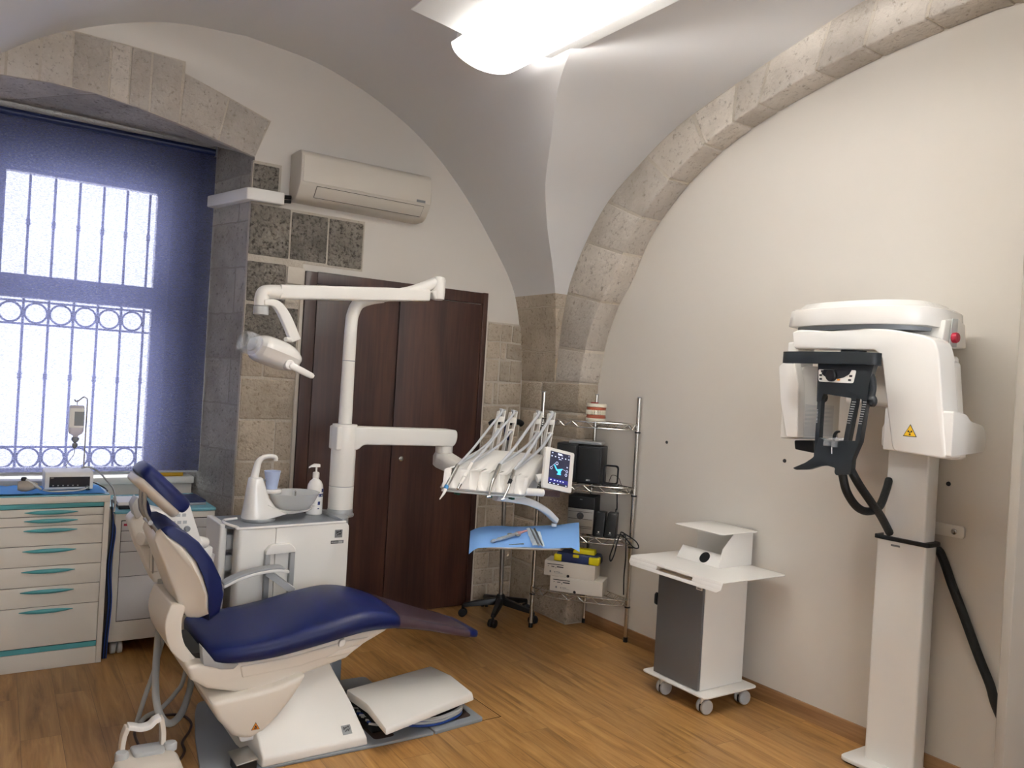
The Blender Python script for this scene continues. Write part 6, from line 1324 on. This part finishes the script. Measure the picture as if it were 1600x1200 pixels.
# third shelf: computer and two small speakers
z6 = 0.6335
t = thing('computer_tower', 'small black computer with a silver front on the third shelf', 'computer', RK(0.25, 0.08, z6))
c0_, c1_ = 0.203, 0.370
mb = MB(); rbox(mb, c0_, c1_ + 0.004, -0.018, 0.14, z6, z6 + 0.232); mb.end('case', 'black_soft', t, bevel=0.003)
mb = MB(); rbox(mb, c0_ + 0.002, c1_, -0.028, -0.016, z6 + 0.004, z6 + 0.155); fr3 = mb.end('front_panel', 'brushed_steel', t, bevel=0.003)
mb = MB(); rbox(mb, c0_ + 0.004, c1_ - 0.002, -0.026, -0.016, z6 + 0.158, z6 + 0.228); mb.end('drive_bay', 'black_plastic', t, bevel=0.003)
mb = MB(); rbox(mb, (c0_ + c1_) / 2 - 0.008, (c0_ + c1_) / 2 + 0.008, -0.0275, -0.0255, z6 + 0.212, z6 + 0.217); mb.end('badge', 'label_grey', t)
mb = MB(); cc = RK((c0_ + c1_) / 2, -0.028, z6 + 0.112); mb.lathe([(0.022, 0), (0.022, 0.004), (0.017, 0.006), (0.0, 0.006)], cc, 24, -RB); kn = mb.end('power_button', 'label_dark', t)
mb = MB(); mb.bar(cc - RB * 0.0065 + RU * 0.008 + Vector((0, 0, 0.010)), cc - RB * 0.0065 - RU * 0.006 - Vector((0, 0, 0.012)), 0.004, 0.001, RB); mb.end('button_mark', 'chrome', kn)
mb = MB()
for z in (0.136, 0.092, 0.046, 0.036): rbox(mb, c0_ + 0.008, c1_ - 0.008, -0.0288, -0.027, z6 + z, z6 + z + 0.003)
mb.end('panel_groove', 'label_dark', fr3)
g_ = 'small black desktop speakers on the third shelf'
def small_speaker(u0, b0, w, h, label):
    t = thing('desktop_speaker', label, 'loudspeaker', RK(u0 + w / 2, b0 + 0.04, z6), g_)
    mb = MB(); mb.loft([[RK(u, b, z) for u, b in ((u0 - i, b0 + dy), (u0 + w - i * 0.2, b0 + dy), (u0 + w - i * 0.2, b0 + 0.08), (u0 - i, b0 + 0.08))] for i, dy, z in ((0.006, -0.01, z6), (0.006, -0.004, z6 + 0.02), (-0.006, 0.012, z6 + h))]); mb.end('case', 'black_plastic', t, bevel=0.004)
    mb = MB(); mb.lathe([(0.005, 0), (0.005, 0.001), (0, 0.001)], RK(u0 + w * 0.45, b0 - 0.003, z6 + 0.030), 10, -RB); lo_ = mb.end('logo', 'label_white', t)
    mb = MB(); rbox(mb, u0 + w * 0.45 - 0.010, u0 + w * 0.45 + 0.010, b0 - 0.0072, b0 - 0.002, z6 + 0.017, z6 + 0.021); mb.end('logo_line', 'label_grey', lo_)
small_speaker(0.386, -0.055, 0.060, 0.150, 'left desktop speaker, next to the silver-fronted computer')
small_speaker(0.454, -0.045, 0.062, 0.150, 'right desktop speaker, next to the rack post by the wall')
t = thing('cable_tangle', 'black cables hanging from the third shelf beside the wall', 'cable', RK(0.52, 0.0, z6))
for pts in ([RK(0.535, 0.03, z6 + 0.02), RK(0.545, 0.0, z6 + 0.035), RK(0.575, -0.03, z6 + 0.03), RK(0.645, -0.06, z6 + 0.0), RK(0.665, -0.065, z6 - 0.035), RK(0.635, -0.075, z6 - 0.035), RK(0.585, -0.068, z6 + 0.012), RK(0.545, -0.03, z6 + 0.025), RK(0.535, 0.0, z6 + 0.015)],
            [RK(0.53, -0.02, z6 + 0.02), RK(0.527, -0.075, z6 + 0.018), RK(0.520, -0.100, z6 - 0.03), RK(0.500, -0.10, z6 - 0.10), RK(0.507, -0.10, z6 - 0.13), RK(0.525, -0.10, z6 - 0.09), RK(0.540, -0.10, z6 - 0.01), RK(0.545, -0.075, z6 + 0.016), RK(0.545, -0.03, z6 + 0.020)],
            [RK(0.555, -0.02, z6 + 0.02), RK(0.580, -0.050, z6 + 0.018), RK(0.592, -0.075, z6 - 0.1), RK(0.588, -0.072, z6 - 0.22), RK(0.592, -0.07, z6 - 0.33)],
            [RK(0.49, 0.075, z5 - 0.042), RK(0.495, 0.075, z5 - 0.15), RK(0.49, 0.07, z6 + 0.15), RK(0.495, 0.07, z6 + 0.005)]):
    mb = MB(); mb.tube(pts, 0.0042, 8, 6); mb.end('cable', 'black_plastic', t)
mb = MB(); mb.tube([RK(0.53, -0.02, z5 + 0.012), RK(0.50, 0.03, z5 + 0.05), RK(0.46, 0.03, z5 + 0.06), RK(0.44, 0.03, z5 + 0.006)], 0.002, 8, 6); mb.end('thin_wire', 'brown_cable', t)
# bottom shelf: two cartons and a defibrillator
z7 = 0.2655
def carton(u0, u1, b0, b1, z0, h, label):
    t = thing('carton', label, 'box', RK((u0 + u1) / 2, (b0 + b1) / 2, z0), 'white cartons on the bottom shelf')
    mb = MB(); rbox(mb, u0, u1, b0, b1, z0, z0 + h); bx_ = mb.end('box', 'carton', t, bevel=0.002)
    w = u1 - u0; mb = MB(); rbox(mb, u0 + w * 0.06, u0 + w * 0.38, b0 - 0.0008, b0 + 0.001, z0 + h * 0.76, z0 + h * 0.81)
    for du, dz, lw_, lh in ((0.07, 0.62, 0.02, 0.03), (0.14, 0.60, 0.06, 0.05), (0.25, 0.60, 0.13, 0.07), (0.22, 0.53, 0.02, 0.04)): rbox(mb, u0 + w * du, u0 + w * (du + lw_), b0 - 0.0008, b0 + 0.001, z0 + h * dz, z0 + h * (dz + lh))
    mb.end('print', 'label_dark', bx_)
    mb = MB()
    for du, dz, lw_, lh in ((0.11, 0.22, 0.03, 0.13), (0.20, 0.26, 0.025, 0.05), (0.24, 0.27, 0.08, 0.035), (0.20, 0.20, 0.17, 0.015)): rbox(mb, u0 + w * du, u0 + w * (du + lw_), b0 - 0.0008, b0 + 0.001, z0 + h * dz, z0 + h * (dz + lh))
    mb.end('fine_print', 'label_grey', bx_)
    mb = MB(); c = RK(u0 + w * 0.48, b0 - 0.0004, z0 + 0.001); mb.lathe([(0.009, 0), (0.009, 0.0008), (0, 0.0008)], c + Vector((0, 0, 0.0075)), 16, -RB); mb.end('finger_hole', 'dark_gap', bx_)
b7 = -0.055
carton(0.124, 0.458, b7, b7 + 0.16, z7, 0.092, 'lower white carton, resting on the wires of the bottom shelf')
carton(0.081, 0.405, b7 + 0.004, b7 + 0.16, z7 + 0.0925, 0.092, 'upper white carton, under the navy and yellow case')
t = thing('defibrillator', 'navy and yellow defibrillator case on the white cartons', 'medical device', RK(0.25, 0.0, z7 + 0.185))
z8 = z7 + 0.185; d0, d1 = 0.144, 0.419; w = d1 - d0
mb = MB(); P = rpoly([(d0 + 0.006, -0.048), (d1 - 0.006, -0.050), (d1 + 0.012, 0.02), (d1 + 0.005, 0.085), (d0 + 0.012, 0.085), (d0, 0.02)], 0.02, 4)
mb.loft([[RK(u + (0.25 - u) * i, b + (0.02 - b) * i, z) for u, b in P] for i, z in ((0.03, z8), (0.0, z8 + 0.012), (0.0, z8 + 0.040), (0.06, z8 + 0.056))]); mb.end('case', 'case_navy', t, bevel=0.003)
mb = MB(); rbox(mb, d0 - 0.004, d0 + 0.045, -0.056, 0.0, z8 + 0.004, z8 + 0.046); mb.end('corner_guard', 'yellow', t, bevel=0.006)
mb = MB(); rbox(mb, d1 - 0.058, d1 + 0.008, -0.058, 0.0, z8 + 0.002, z8 + 0.050); mb.end('corner_guard', 'yellow', t, bevel=0.008)
mb = MB(); rbox(mb, (d0 + d1) / 2 - 0.022, (d0 + d1) / 2 + 0.018, -0.056, -0.02, z8 + 0.036, z8 + 0.054); mb.end('latch', 'yellow', t, bevel=0.004)
mb = MB(); mb.loft([[RK(u, b, z) for u, b in ((d0 + 0.10 + i, -0.005 + i * 0.3), (d1 - 0.03 - i * 0.2, -0.015 + i * 0.3), (d1 - 0.03 - i * 0.2, 0.06 - i), (d0 + 0.10 + i, 0.06 - i))] for i, z in ((0, z8 + 0.052), (0.012, z8 + 0.085))]); mb.end('carry_handle', 'yellow', t, bevel=0.006)

# ================================================================== EQUIPMENT TROLLEY
t = thing('equipment_trolley', 'white trolley with a dark grey door and a camera hood by the right wall', 'trolley', (3.2, 2.86, 0))
gx0, gx1, gy0, gy1 = 3.030, 3.352, 2.715, 3.025
mb = MB(); mb.box(gx0 + 0.016, gx1, gy0, gy1, 0.098, 0.668); mb.end('cabinet', 'white_satin', t, bevel=0.003)
mb = MB(); mb.box(gx0, gx0 + 0.016, gy0 + 0.002, gy1 - 0.002, 0.100, 0.612); dr = mb.end('door', 'door_grey', t, bevel=0.003)
mb = MB(); mb.prism(rpoly([(gx0 + 0.004, 0.44), (gx0 - 0.012, 0.45), (gx0 - 0.012, 0.50), (gx0 + 0.004, 0.51)], 0.008), 'y', gy1 - 0.003, gy1 + 0.010); mb.end('handle', 'black_plastic', dr, bevel=0.003)
mb = MB(); mb.box(gx0 - 0.001, gx0 + 0.001, gy0 + 0.008, gy0 + 0.048, 0.588, 0.603); lb = mb.end('name_plate', 'label_white', t)
mb = MB(); mb.box(gx0 - 0.0014, gx0 - 0.001, gy0 + 0.014, gy0 + 0.040, 0.593, 0.598); mb.end('print', 'label_grey', lb)
mb = MB(); mb.box(gx0 - 0.001, gx0 + 0.016, gy0 + 0.002, gy1 - 0.002, 0.616, 0.628); mb.end('door_rail', 'white_satin', t, bevel=0.002)
mb = MB(); mb.prism(rpoly([(3.000, 2.640), (3.385, 2.640), (3.385, 3.080), (3.000, 3.080)], 0.03, 5), 'z', 0.088, 0.096); mb.end('base_plate', 'white_satin', t, bevel=0.002)
# worktop with a bent front lip and a grip slot
mb = MB(); tx0, tx1, ty0, ty1, tz = 2.955, 3.425, 2.535, 3.165, 0.672
mb.prism(rpoly([(tx0 + 0.004, ty0), (tx1, ty0), (tx1, ty1), (tx0 + 0.004, ty1)], [0.01, 0.03, 0.03, 0.01], 5), 'z', tz, tz + 0.006); top = mb.end('worktop', 'white_gloss', t, bevel=0.002)
mb = MB()
def lipx(f): return tx0 - 0.020 * f + 0.004, tz + 0.006 - 0.048 * f
n = 6
y_s = [ty0 + 0.004, 2.71, 2.985, ty1 - 0.004]
def strip(ya, yb, fa, fb, ra=0.0):
    xa, za = lipx(fa); xb, zb = lipx(fb); ra *= 1
    mb.loft([[(xa, ya, za), (xa, yb, za), (xa + 0.006, yb, za - 0.001), (xa + 0.006, ya, za - 0.001)], [(xb, ya + ra, zb), (xb, yb - ra, zb), (xb + 0.006, yb - ra, zb - 0.001), (xb + 0.006, ya + ra, zb - 0.001)]])
strip(ty0 + 0.002, ty1 - 0.002, 0, 0.30); strip(ty0 + 0.002, 2.72, 0.30, 0.68); strip(2.965, ty1 - 0.002, 0.30, 0.68); strip(ty0 + 0.002, ty1 - 0.002, 0.68, 1.0, 0.02)
mb.end('front_lip', 'white_gloss', top, bevel=0.001)
# hood
hx0, hx1, hy0, hy1, hz = 3.150, 3.440, 2.745, 3.060, 0.856
mb = MB(); mb.prism(rpoly([(hx0, hy0 - 0.015), (hx1, hy0 - 0.015), (hx1, hy1), (hx0, hy1)], 0.03, 5), 'z', hz - 0.005, hz); hd_ = mb.end('hood_top', 'white_gloss', t, bevel=0.0015)
mb = MB(); mb.prism([(3.205, tz + 0.006), (3.425, tz + 0.006), (3.425, hz - 0.005), (3.285, hz - 0.005), (3.200, tz + 0.10), (3.180, tz + 0.006)], 'y', hy0 + 0.012, hy0 + 0.018); mb.end('hood_side', 'white_gloss', t, bevel=0.0015)
mb = MB(); mb.box(3.32, 3.326, hy0 + 0.015, hy1 - 0.02, tz + 0.006, hz - 0.004); mb.end('hood_back', 'white_satin', t)
mb = MB(); fs = [(3.178, hy0 + 0.014, tz + 0.007), (3.178, hy1 - 0.010, tz + 0.007), (3.222, hy1 - 0.010, tz + 0.068), (3.222, hy0 + 0.014, tz + 0.068)]; mb.slab(fs, (0.81, 0, -0.58), 0.004); fp_ = mb.end('hood_front', 'white_gloss', t, bevel=0.001)
ln = Vector((-0.81, 0, 0.585)); lc = Vector((3.200, 2.872, tz + 0.0365)) + ln * 0.001
mb = MB(); mb.lathe([(0.030, 0), (0.030, 0.003), (0.024, 0.004), (0.0, 0.004)], lc, 28, ln); mb.end('lens', 'black_plastic', fp_)
for x, y in ((3.055, 2.965), (3.055, 2.690), (3.330, 2.690), (3.330, 2.965)):
    mb = MB(); mb.cyl((x - 0.004, y - 0.026, 0.0355), (x - 0.002, y - 0.008, 0.0355), 0.0355, seg=24); mb.cyl((x + 0.002, y + 0.008, 0.0355), (x + 0.004, y + 0.026, 0.0355), 0.0355, seg=24); cs = mb.end('castor', 'light_grey', t, bevel=0.006)
    mb = MB(); mb.cyl((x, y, 0.04), (x, y, 0.089), 0.010, seg=12); mb.box(x - 0.022, x + 0.010, y - 0.0075, y + 0.0075, 0.035, 0.075); fk_ = mb.end('fork', 'white_satin', cs, bevel=0.003)
    mb = MB(); mb.box(x - 0.030, x - 0.020, y - 0.0075, y + 0.0075, 0.012, 0.048); mb.end('brake', 'black_plastic', cs, bevel=0.003)

# ================================================================== PANORAMIC X-RAY
t = thing('xray_machine', 'white dental panoramic x-ray machine on a column by the right wall', 'x-ray machine', (3.35, 1.90, 0))
mb = MB(); mb.prism(rpoly([(3.215, 1.70), (3.445, 1.70), (3.445, 2.065), (3.215, 2.065)], 0.03, 4), 'z', 0.006, 0.024); mb.end('foot_plate', 'white_satin', t, bevel=0.004)
mb = MB(); mb.prism(rpoly([(3.222, 1.706), (3.44, 1.706), (3.44, 2.058), (3.222, 2.058)], 0.03, 4), 'z', 0.0, 0.008); mb.end('foot_mat', 'black_soft', t)
mb = MB(); mb.prism(rpoly([(3.300, 1.784), (3.400, 1.784), (3.400, 2.002), (3.300, 2.002)], [0.012, 0.03, 0.03, 0.012], 4), 'z', 0.024, 0.972); mb.end('column_sleeve', 'white_satin', t)
mb = MB(); mb.prism(rpoly([(3.292, 1.772), (3.410, 1.772), (3.410, 2.012), (3.292, 2.012)], [0.015, 0.035, 0.035, 0.015], 4), 'z', 0.972, 0.990); mb.end('collar', 'black_soft', t, bevel=0.003)
mb = MB(); mb.prism(rpoly([(3.304, 1.796), (3.390, 1.796), (3.390, 1.976), (3.304, 1.976)], 0.010, 3), 'z', 0.990, 1.80); mb.end('column', 'silver_plastic' if False else 'white_satin', t)
mb = MB(); mb.box(3.2985, 3.2995, 1.895, 1.935, 0.950, 0.958); mb.end('badge', 'label_grey', t)
mb = MB(); mb.prism(rpoly([(1.712, 1.012), (1.99, 1.012), (1.99, 1.062), (1.712, 1.062)], 0.012, 4), 'x', 3.452, XW - 0.001); mb.box(3.40, 3.455, 1.85, 1.95, 1.02, 1.055); br_ = mb.end('wall_bracket', 'white_satin', t, bevel=0.002)
mb = MB(); mb.lathe([(0.012, 0), (0.012, 0.004), (0.007, 0.005), (0.007, 0.014), (0.004, 0.018), (0, 0.018)], (3.452, 1.752, 1.036), 14, (-1, 0, 0)); mb.end('bolt', 'chrome', br_)
XA = 2.98
# carriage behind, joined to the fixed head arm
mb = MB(); mb.prism(rpoly([(3.086,1.737), (3.235,1.757), (3.243,1.647), (3.238,1.561), (3.183,1.539), (3.099,1.542)], 0.02, 4), 'y', 1.66, 2.06); mb.end('carriage', 'white_satin', t, bevel=0.012)
mb = MB()
foot = [(3.020, 2.30), (2.975, 2.18), (2.960, 2.02), (2.965, 1.90), (2.995, 1.80), (3.06, 1.725), (3.14, 1.690), (3.24, 1.685), (3.33, 1.705), (3.375, 1.76), (3.38, 2.06), (3.30, 2.20), (3.12, 2.31)]
def fz(p):      # lower edge sags towards the wall
    return 1.866 - 0.035 * max(0.0, (p[0] - 3.08)) / 0.35 * (1 if p[1] < 1.8 else 0.6)
def inset(poly, d):
    c = (3.17, 1.97); return [(x + (c[0] - x) * d, y + (c[1] - y) * d) for x, y in poly]
ft = [tuple(v)[:2] for v in catmull([Vector((a, b, 0)) for a, b in foot + foot[:1]], 4)][:-1]
mb.loft([[(x, y, fz((x, y))) for x, y in ft], [(x, y, fz((x, y)) + 0.004) for x, y in inset(ft, -0.01)], [(x, y, 1.936 - 0.03 * max(0, x - 3.08)) for x, y in inset(ft, 0.015)], [(x, y, 1.944 - 0.03 * max(0, x - 3.08)) for x, y in inset(ft, 0.06)], [(x, y, 1.947 - 0.04 * max(0, x - 3.08)) for x, y in inset(ft, 0.12)], [(x, y, 1.966 - 0.06 * max(0, x - 3.1)) for x, y in inset(ft, 0.18)], [(x, y, 1.969 - 0.06 * max(0, x - 3.1)) for x, y in inset(ft, 0.26)]])
mb.end('head_arm', 'white_gloss', t, angle=45)
mb = MB(); mb.loft([[(x, y, z) for x, y in inset(ft, 0.10)] for z in (1.846, 1.868)]); mb.end('bearing_ring', 'plate_grey', t)
eb = Vector((3.181,1.666,1.824)); mb = MB(); mb.slab([Vector((eb.x - 0.028, eb.y, eb.z - 0.035)), Vector((eb.x + 0.030, eb.y, eb.z - 0.035)), Vector((eb.x + 0.030, eb.y, eb.z + 0.075)), Vector((eb.x - 0.012, eb.y, eb.z + 0.075))], (0, -1, 0), 0.004); es = mb.end('switch_plate', 'light_grey', t, bevel=0.002)
mb = MB(); mb.lathe([(0.020, 0), (0.021, 0.012), (0.018, 0.018), (0, 0.020)], eb + Vector((0, -0.004, 0)), 24, (0, -1, 0)); mb.end('emergency_stop', 'red_button', es)
mb = MB(); mb.prism([(3.113,1.776), (3.304,1.790), (3.288,1.883), (3.232,1.903), (3.138,1.890)], 'y', 1.672, 1.80); mb.end('end_cover', 'white_satin', t, bevel=0.006)
# rotating C-arm: beam, source housing, sensor
ca = [(2.257,1.840), (2.222,1.851), (2.059,1.842), (1.928,1.850), (1.805,1.844), (1.676,1.820), (1.626,1.800), (1.607,1.750), (1.587,1.590), (1.557,1.362), (1.765,1.373), (1.796,1.530), (1.822,1.679), (1.836,1.742), (1.865,1.762), (2.054,1.765), (2.242,1.768)]
mb = MB(); mb.prism(rpoly(ca, [0.008, 0.012, 0, 0.03, 0.03, 0.03, 0.02, 0.02, 0.05, 0.02, 0.02, 0, 0, 0.02, 0.01, 0, 0.012], 4), 'x', XA, XA + 0.115); carm = mb.end('rotating_arm', 'white_gloss', t, bevel=0.014, segs=3, wbev=40)
mb = MB(); mb.prism(rpoly([(1.864,1.701), (1.827,1.377), (1.583,1.354), (1.627,1.733)], 0.02), 'x', XA + 0.10, XA + 0.20); mb.end('source_back', 'white_gloss', t, bevel=0.012)
mb = MB(); ys_ = (1.572,1.426)[0]
mb.prism(rpoly([(XA + 0.004, 1.372), (XA + 0.245, 1.390), (XA + 0.258, 1.44), (XA + 0.235, 1.490), (XA + 0.13, 1.505), (XA + 0.10, 1.53), (XA + 0.004, 1.54)], [0.008, 0.02, 0.05, 0.03, 0.03, 0.03, 0.01], 4), 'y', ys_ - 0.030, ys_ + 0.235); mb.end('source_housing', 'white_gloss', t, bevel=0.012, segs=3)
mb = MB(); mb.prism(rpoly([(1.819,1.458), (1.802,1.485), (1.780,1.481), (1.766,1.378), (1.817,1.388)], 0.006), 'x', XA + 0.010, XA + 0.12); mb.end('source_flange', 'white_gloss', t, bevel=0.004)
wc = Vector((2.979,1.698,1.453)); warning(t, (XA - 0.0005, wc.y, wc.z - 0.004), (0, -1, 0), (0, 0, 1), 0.054, 'radiation', 'warn_yellow')
sn = [(2.317,1.691), (2.266,1.726), (2.239,1.720), (2.209,1.615), (2.199,1.384), (2.255,1.382), (2.296,1.528)]
mb = MB(); mb.prism(rpoly(sn, 0.008), 'x', XA, XA + 0.05); mb.end('sensor_front', 'white_gloss', t, bevel=0.006)
ysn = (2.233,1.531)[0]
mb = MB(); mb.prism(rpoly([(XA + 0.03, 1.375), (XA + 0.03, 1.655), (XA + 0.07, 1.70), (XA + 0.34, 1.70), (XA + 0.34, 1.375)], [0.005, 0.02, 0.02, 0.01, 0.01]), 'y', ysn - 0.004, ysn + 0.075); sp_ = mb.end('sensor', 'white_satin', t, bevel=0.005)
mb = MB(); mb.box(XA + 0.050, XA + 0.335, ysn - 0.0055, ysn - 0.004, 1.385, 1.66); gl_ = mb.end('sensor_face', 'white_satin', t)
mb = MB()
for k in range(24): mb.box(XA + 0.085, XA + 0.29, ysn - 0.0068, ysn - 0.0054, 1.392 + 0.0058 * k, 1.3945 + 0.0058 * k)
mb.end('vent_slots', 'drawer_grey', gl_)
mb = MB(); mb.box(XA + 0.03, XA + 0.14, ysn + 0.005, ysn + 0.065, 1.69, 1.80); mb.end('sensor_neck', 'white_gloss', t, bevel=0.008)
mb = MB(); mb.prism(rpoly([(2.249,1.369), (2.152,1.378), (2.145,1.323), (2.243,1.330)], 0.008), 'x', 3.03, 3.18); mb.end('sensor_foot', 'black_plastic', t, bevel=0.006)
# black positioning frame for the patient
XP = 2.86
mb = MB(); P = catmull([(2.925, 2.215, 1.725), (2.885, 2.20, 1.724), (2.862, 2.12, 1.723), (2.855, 2.0, 1.722), (2.858, 1.87, 1.721), (2.868, 1.805, 1.720), (2.895, 1.790, 1.719)], 5)
mb.loft([[p + (P[min(i + 1, len(P) - 1)] - P[max(i - 1, 0)]).normalized().cross(Vector((0, 0, 1))) * a * 0.016 + Vector((0, 0, b * 0.024)) for a, b in ((-1, -1), (1, -1), (1, 1), (-1, 1))] for i, p in enumerate(P)]); mb.end('head_support', 'black_frame', t, bevel=0.006)
mb = MB(); mb.cyl((3.05, 2.0, 1.73), (3.05, 2.0, 1.86), 0.05, seg=20); mb.box(2.86, 3.06, 1.95, 2.05, 1.72, 1.745); mb.end('support_stem', 'black_frame', t, bevel=0.004)
def fpart(pts, name, r=0.006, m='black_frame', x0=XP, x1=XP + 0.028, bev=0.005, par=None):
    mb = MB(); mb.prism(rpoly(pts, r, 3), 'x', x0, x1); return mb.end(name, m, par or t, bevel=bev)
fp_ = fpart([(2.032,1.704), (1.786,1.700), (1.803,1.633), (1.811,1.550), (1.829,1.544), (1.830,1.564), (1.852,1.567), (1.856,1.537), (1.875,1.546), (1.874,1.566), (1.997,1.578), (2.012,1.544), (2.027,1.543)], 'control_head', 0.004)
fpart([(2.025,1.559), (2.008,1.570), (2.008,1.400), (2.000,1.328), (2.027,1.325), (2.026,1.435)], 'frame_post', 0.003, x0=XP + 0.0015)
fpart([(1.874,1.566), (1.852,1.567), (1.877,1.397), (1.899,1.394)], 'frame_post', 0.002, x0=XP + 0.0015)
fpart([(1.825,1.569), (1.808,1.570), (1.828,1.396), (1.848,1.399)], 'frame_post', 0.002, x0=XP + 0.0015)
fpart([(2.008,1.402), (1.982,1.394), (1.899,1.399), (1.847,1.402), (1.828,1.401), (1.856,1.329), (1.857,1.272), (1.921,1.259), (1.930,1.270), (1.926,1.288), (1.963,1.293), (1.998,1.287), (2.050,1.266), (2.108,1.258), (2.124,1.264), (2.064,1.293), (2.027,1.320)], 'chin_support', 0.008, bev=0.008, x0=XP + 0.0007, x1=XP + 0.0295)
mb = MB()
for k in range(10):
    f = k / 9
    for (a0, b0), (a1, b1) in (((1331.5, 628), (1320.5, 661)), ((1348.5, 628), (1341, 662)), ((1275.2, 640), (1274.2, 660))):
        pass
sc0 = [((2.858,1.861,1.552), (2.858,1.881,1.469), 0.016), ((2.858,1.816,1.554), (2.858,1.831,1.470), 0.014), ((2.858,2.023,1.512), (2.858,2.023,1.461), 0.008)]
for a, b, w in sc0:
    a, b = Vector(a), Vector(b)
    for k in range(10):
        p = a + (b - a) * (k / 9); mb.box(XP - 0.0008, XP + 0.002, p.y - w / 2, p.y + w / 2, p.z - 0.0013, p.z + 0.0013)
mb.end('scale_marks', 'light_grey', t)
pn = [(2.026,1.676), (1.858,1.675), (1.868,1.624), (2.022,1.626)]
cp = fpart(pn, 'control_panel', 0.008, 'label_white', XP - 0.002, XP + 0.002, 0.0)
fpart([(2.002,1.675), (1.877,1.676), (1.887,1.658), (1.911,1.645), (1.936,1.639), (1.991,1.645), (2.010,1.658)], 'display', 0.004, 'screen_off', XP - 0.003, XP, 0.0, cp)
kc = Vector((2.855,1.961,1.651)); mb = MB(); mb.lathe([(0.023, 0), (0.023, 0.012), (0.020, 0.016), (0, 0.016)], (XP - 0.003, kc.y, kc.z), 28, (-1, 0, 0)); mb.end('knob', 'black_plastic', cp)
mb = MB()
for q in ((2.857,1.880,1.652), (2.857,1.884,1.636), (2.857,2.014,1.652), (2.857,2.013,1.637), (2.857,2.007,1.668)): mb.box(XP - 0.0032, XP - 0.0015, q[1] - 0.006, q[1] + 0.006, q[2] - 0.004, q[2] + 0.004)
mb.end('buttons', 'label_dark', cp)
mb = MB(); q = (2.857,1.932,1.636); mb.box(XP - 0.0032, XP - 0.0015, q[1] - 0.006, q[1] + 0.006, q[2] - 0.003, q[2] + 0.003); mb.end('button_lit', 'warn_orange', cp)
mb = MB()
for a, b in (((2.857,1.966,1.610), (2.857,1.966,1.585)), ((2.857,1.946,1.367), (2.857,1.944,1.342))): mb.bar((XP - 0.0005, a[1], a[2]), (XP - 0.0005, b[1], b[2]), 0.002, 0.003)
mb.end('centre_mark', 'label_white', t)
er = [(2.875,1.818,1.678), (2.875,1.800,1.644), (2.875,1.794,1.610), (2.875,1.798,1.580), (2.875,1.797,1.563)]
mb = MB(); P = catmull(er, 5); mb.tube(P, [0.016, 0.013, 0.012, 0.013, 0.018], 12, 0); mb.ball(P[-1] + Vector((0, -0.004, -0.004)), (0.016, 0.018, 0.024), 14); mb.end('temple_clamp', 'black_frame', t)
mb = MB(); q = Vector((2.950,2.059,1.563)); mb.ball(q, (0.02, 0.016, 0.022), 14); mb.tube([q, q + Vector((0.02, 0.0, 0.06)), q + Vector((0.03, 0, 0.10))], 0.011, 10, 3); mb.end('temple_clamp', 'black_frame', t)
mb = MB(); 
for a, b, c_, d in ((1289, 1297, 686, 696), (1302, 1308, 689, 697), (1297, 1310, 683, 689), (1308, 1316, 682, 687)):
    p0 = (2.850,1.968,1.388); A = Vector((2.846, 0, 0))
    y0, z0 = (Vector((2.850,1.968,1.388)).y, Vector((2.850,1.968,1.388)).z); sy = -1 / 366.0
    mb.box(2.838, 2.868, y0 + (b - 1290) * sy, y0 + (a - 1290) * sy, z0 - (d - 690) / 372.0, z0 - (c_ - 690) / 372.0)
mb.end('bite_block', 'clear', t, bevel=0.002)
mb = MB(); mb.tube([(2.845,1.925,1.394), (2.845,1.927,1.414), (2.845,1.919,1.429), (2.845,1.905,1.433)], [0.007, 0.007, 0.006, 0.004], 10, 4); mb.end('bite_hook', 'black_plastic', t)
for pts in ([(2.875,1.903,1.268), (2.900,1.896,1.198), (2.970,1.895,1.137), (3.060,1.901,1.112), (3.160,1.913,1.127), (3.250,1.943,1.182), (3.305,1.964,1.227)],
            [(2.875,1.874,1.297), (2.920,1.858,1.231), (3.040,1.874,1.151), (3.160,1.905,1.089), (3.300,1.945,1.005)]):
    mb = MB(); mb.tube(pts, 0.0165, 12, 6); mb.end('support_tube', 'black_hose', t)
o = MB(); o.tube([(3.428, 1.90, 0.965), (3.430,1.810,0.953), (3.440,1.784,0.912), (3.440,1.744,0.821), (3.440,1.690,0.708), (3.440,1.618,0.552), (3.440,1.571,0.459), (3.440,1.545,0.387), (3.43, 1.49, 0.30)], 0.0185, 12, 6)
tag(o.end('power_conduit', 'black_hose'), 'thick black conduit running down the wall from the x-ray column', 'cable')
for (y, z), lab in (((3.455, 1.250), 'dark wall screw above the trolley, nearest to the wire rack'), ((2.621, 1.234), 'dark wall screw below the sensor of the x-ray machine'), ((1.794, 1.230), 'dark wall screw right of the x-ray column')):
    o = MB(); o.lathe([(0.010, 0), (0.009, 0.004), (0.004, 0.006), (0, 0.006)], (XW, y, z), 14, (-1, 0, 0)); s = o.end('wall_screw', 'label_dark'); tag(s, lab, 'screw', 'screws in the right wall')
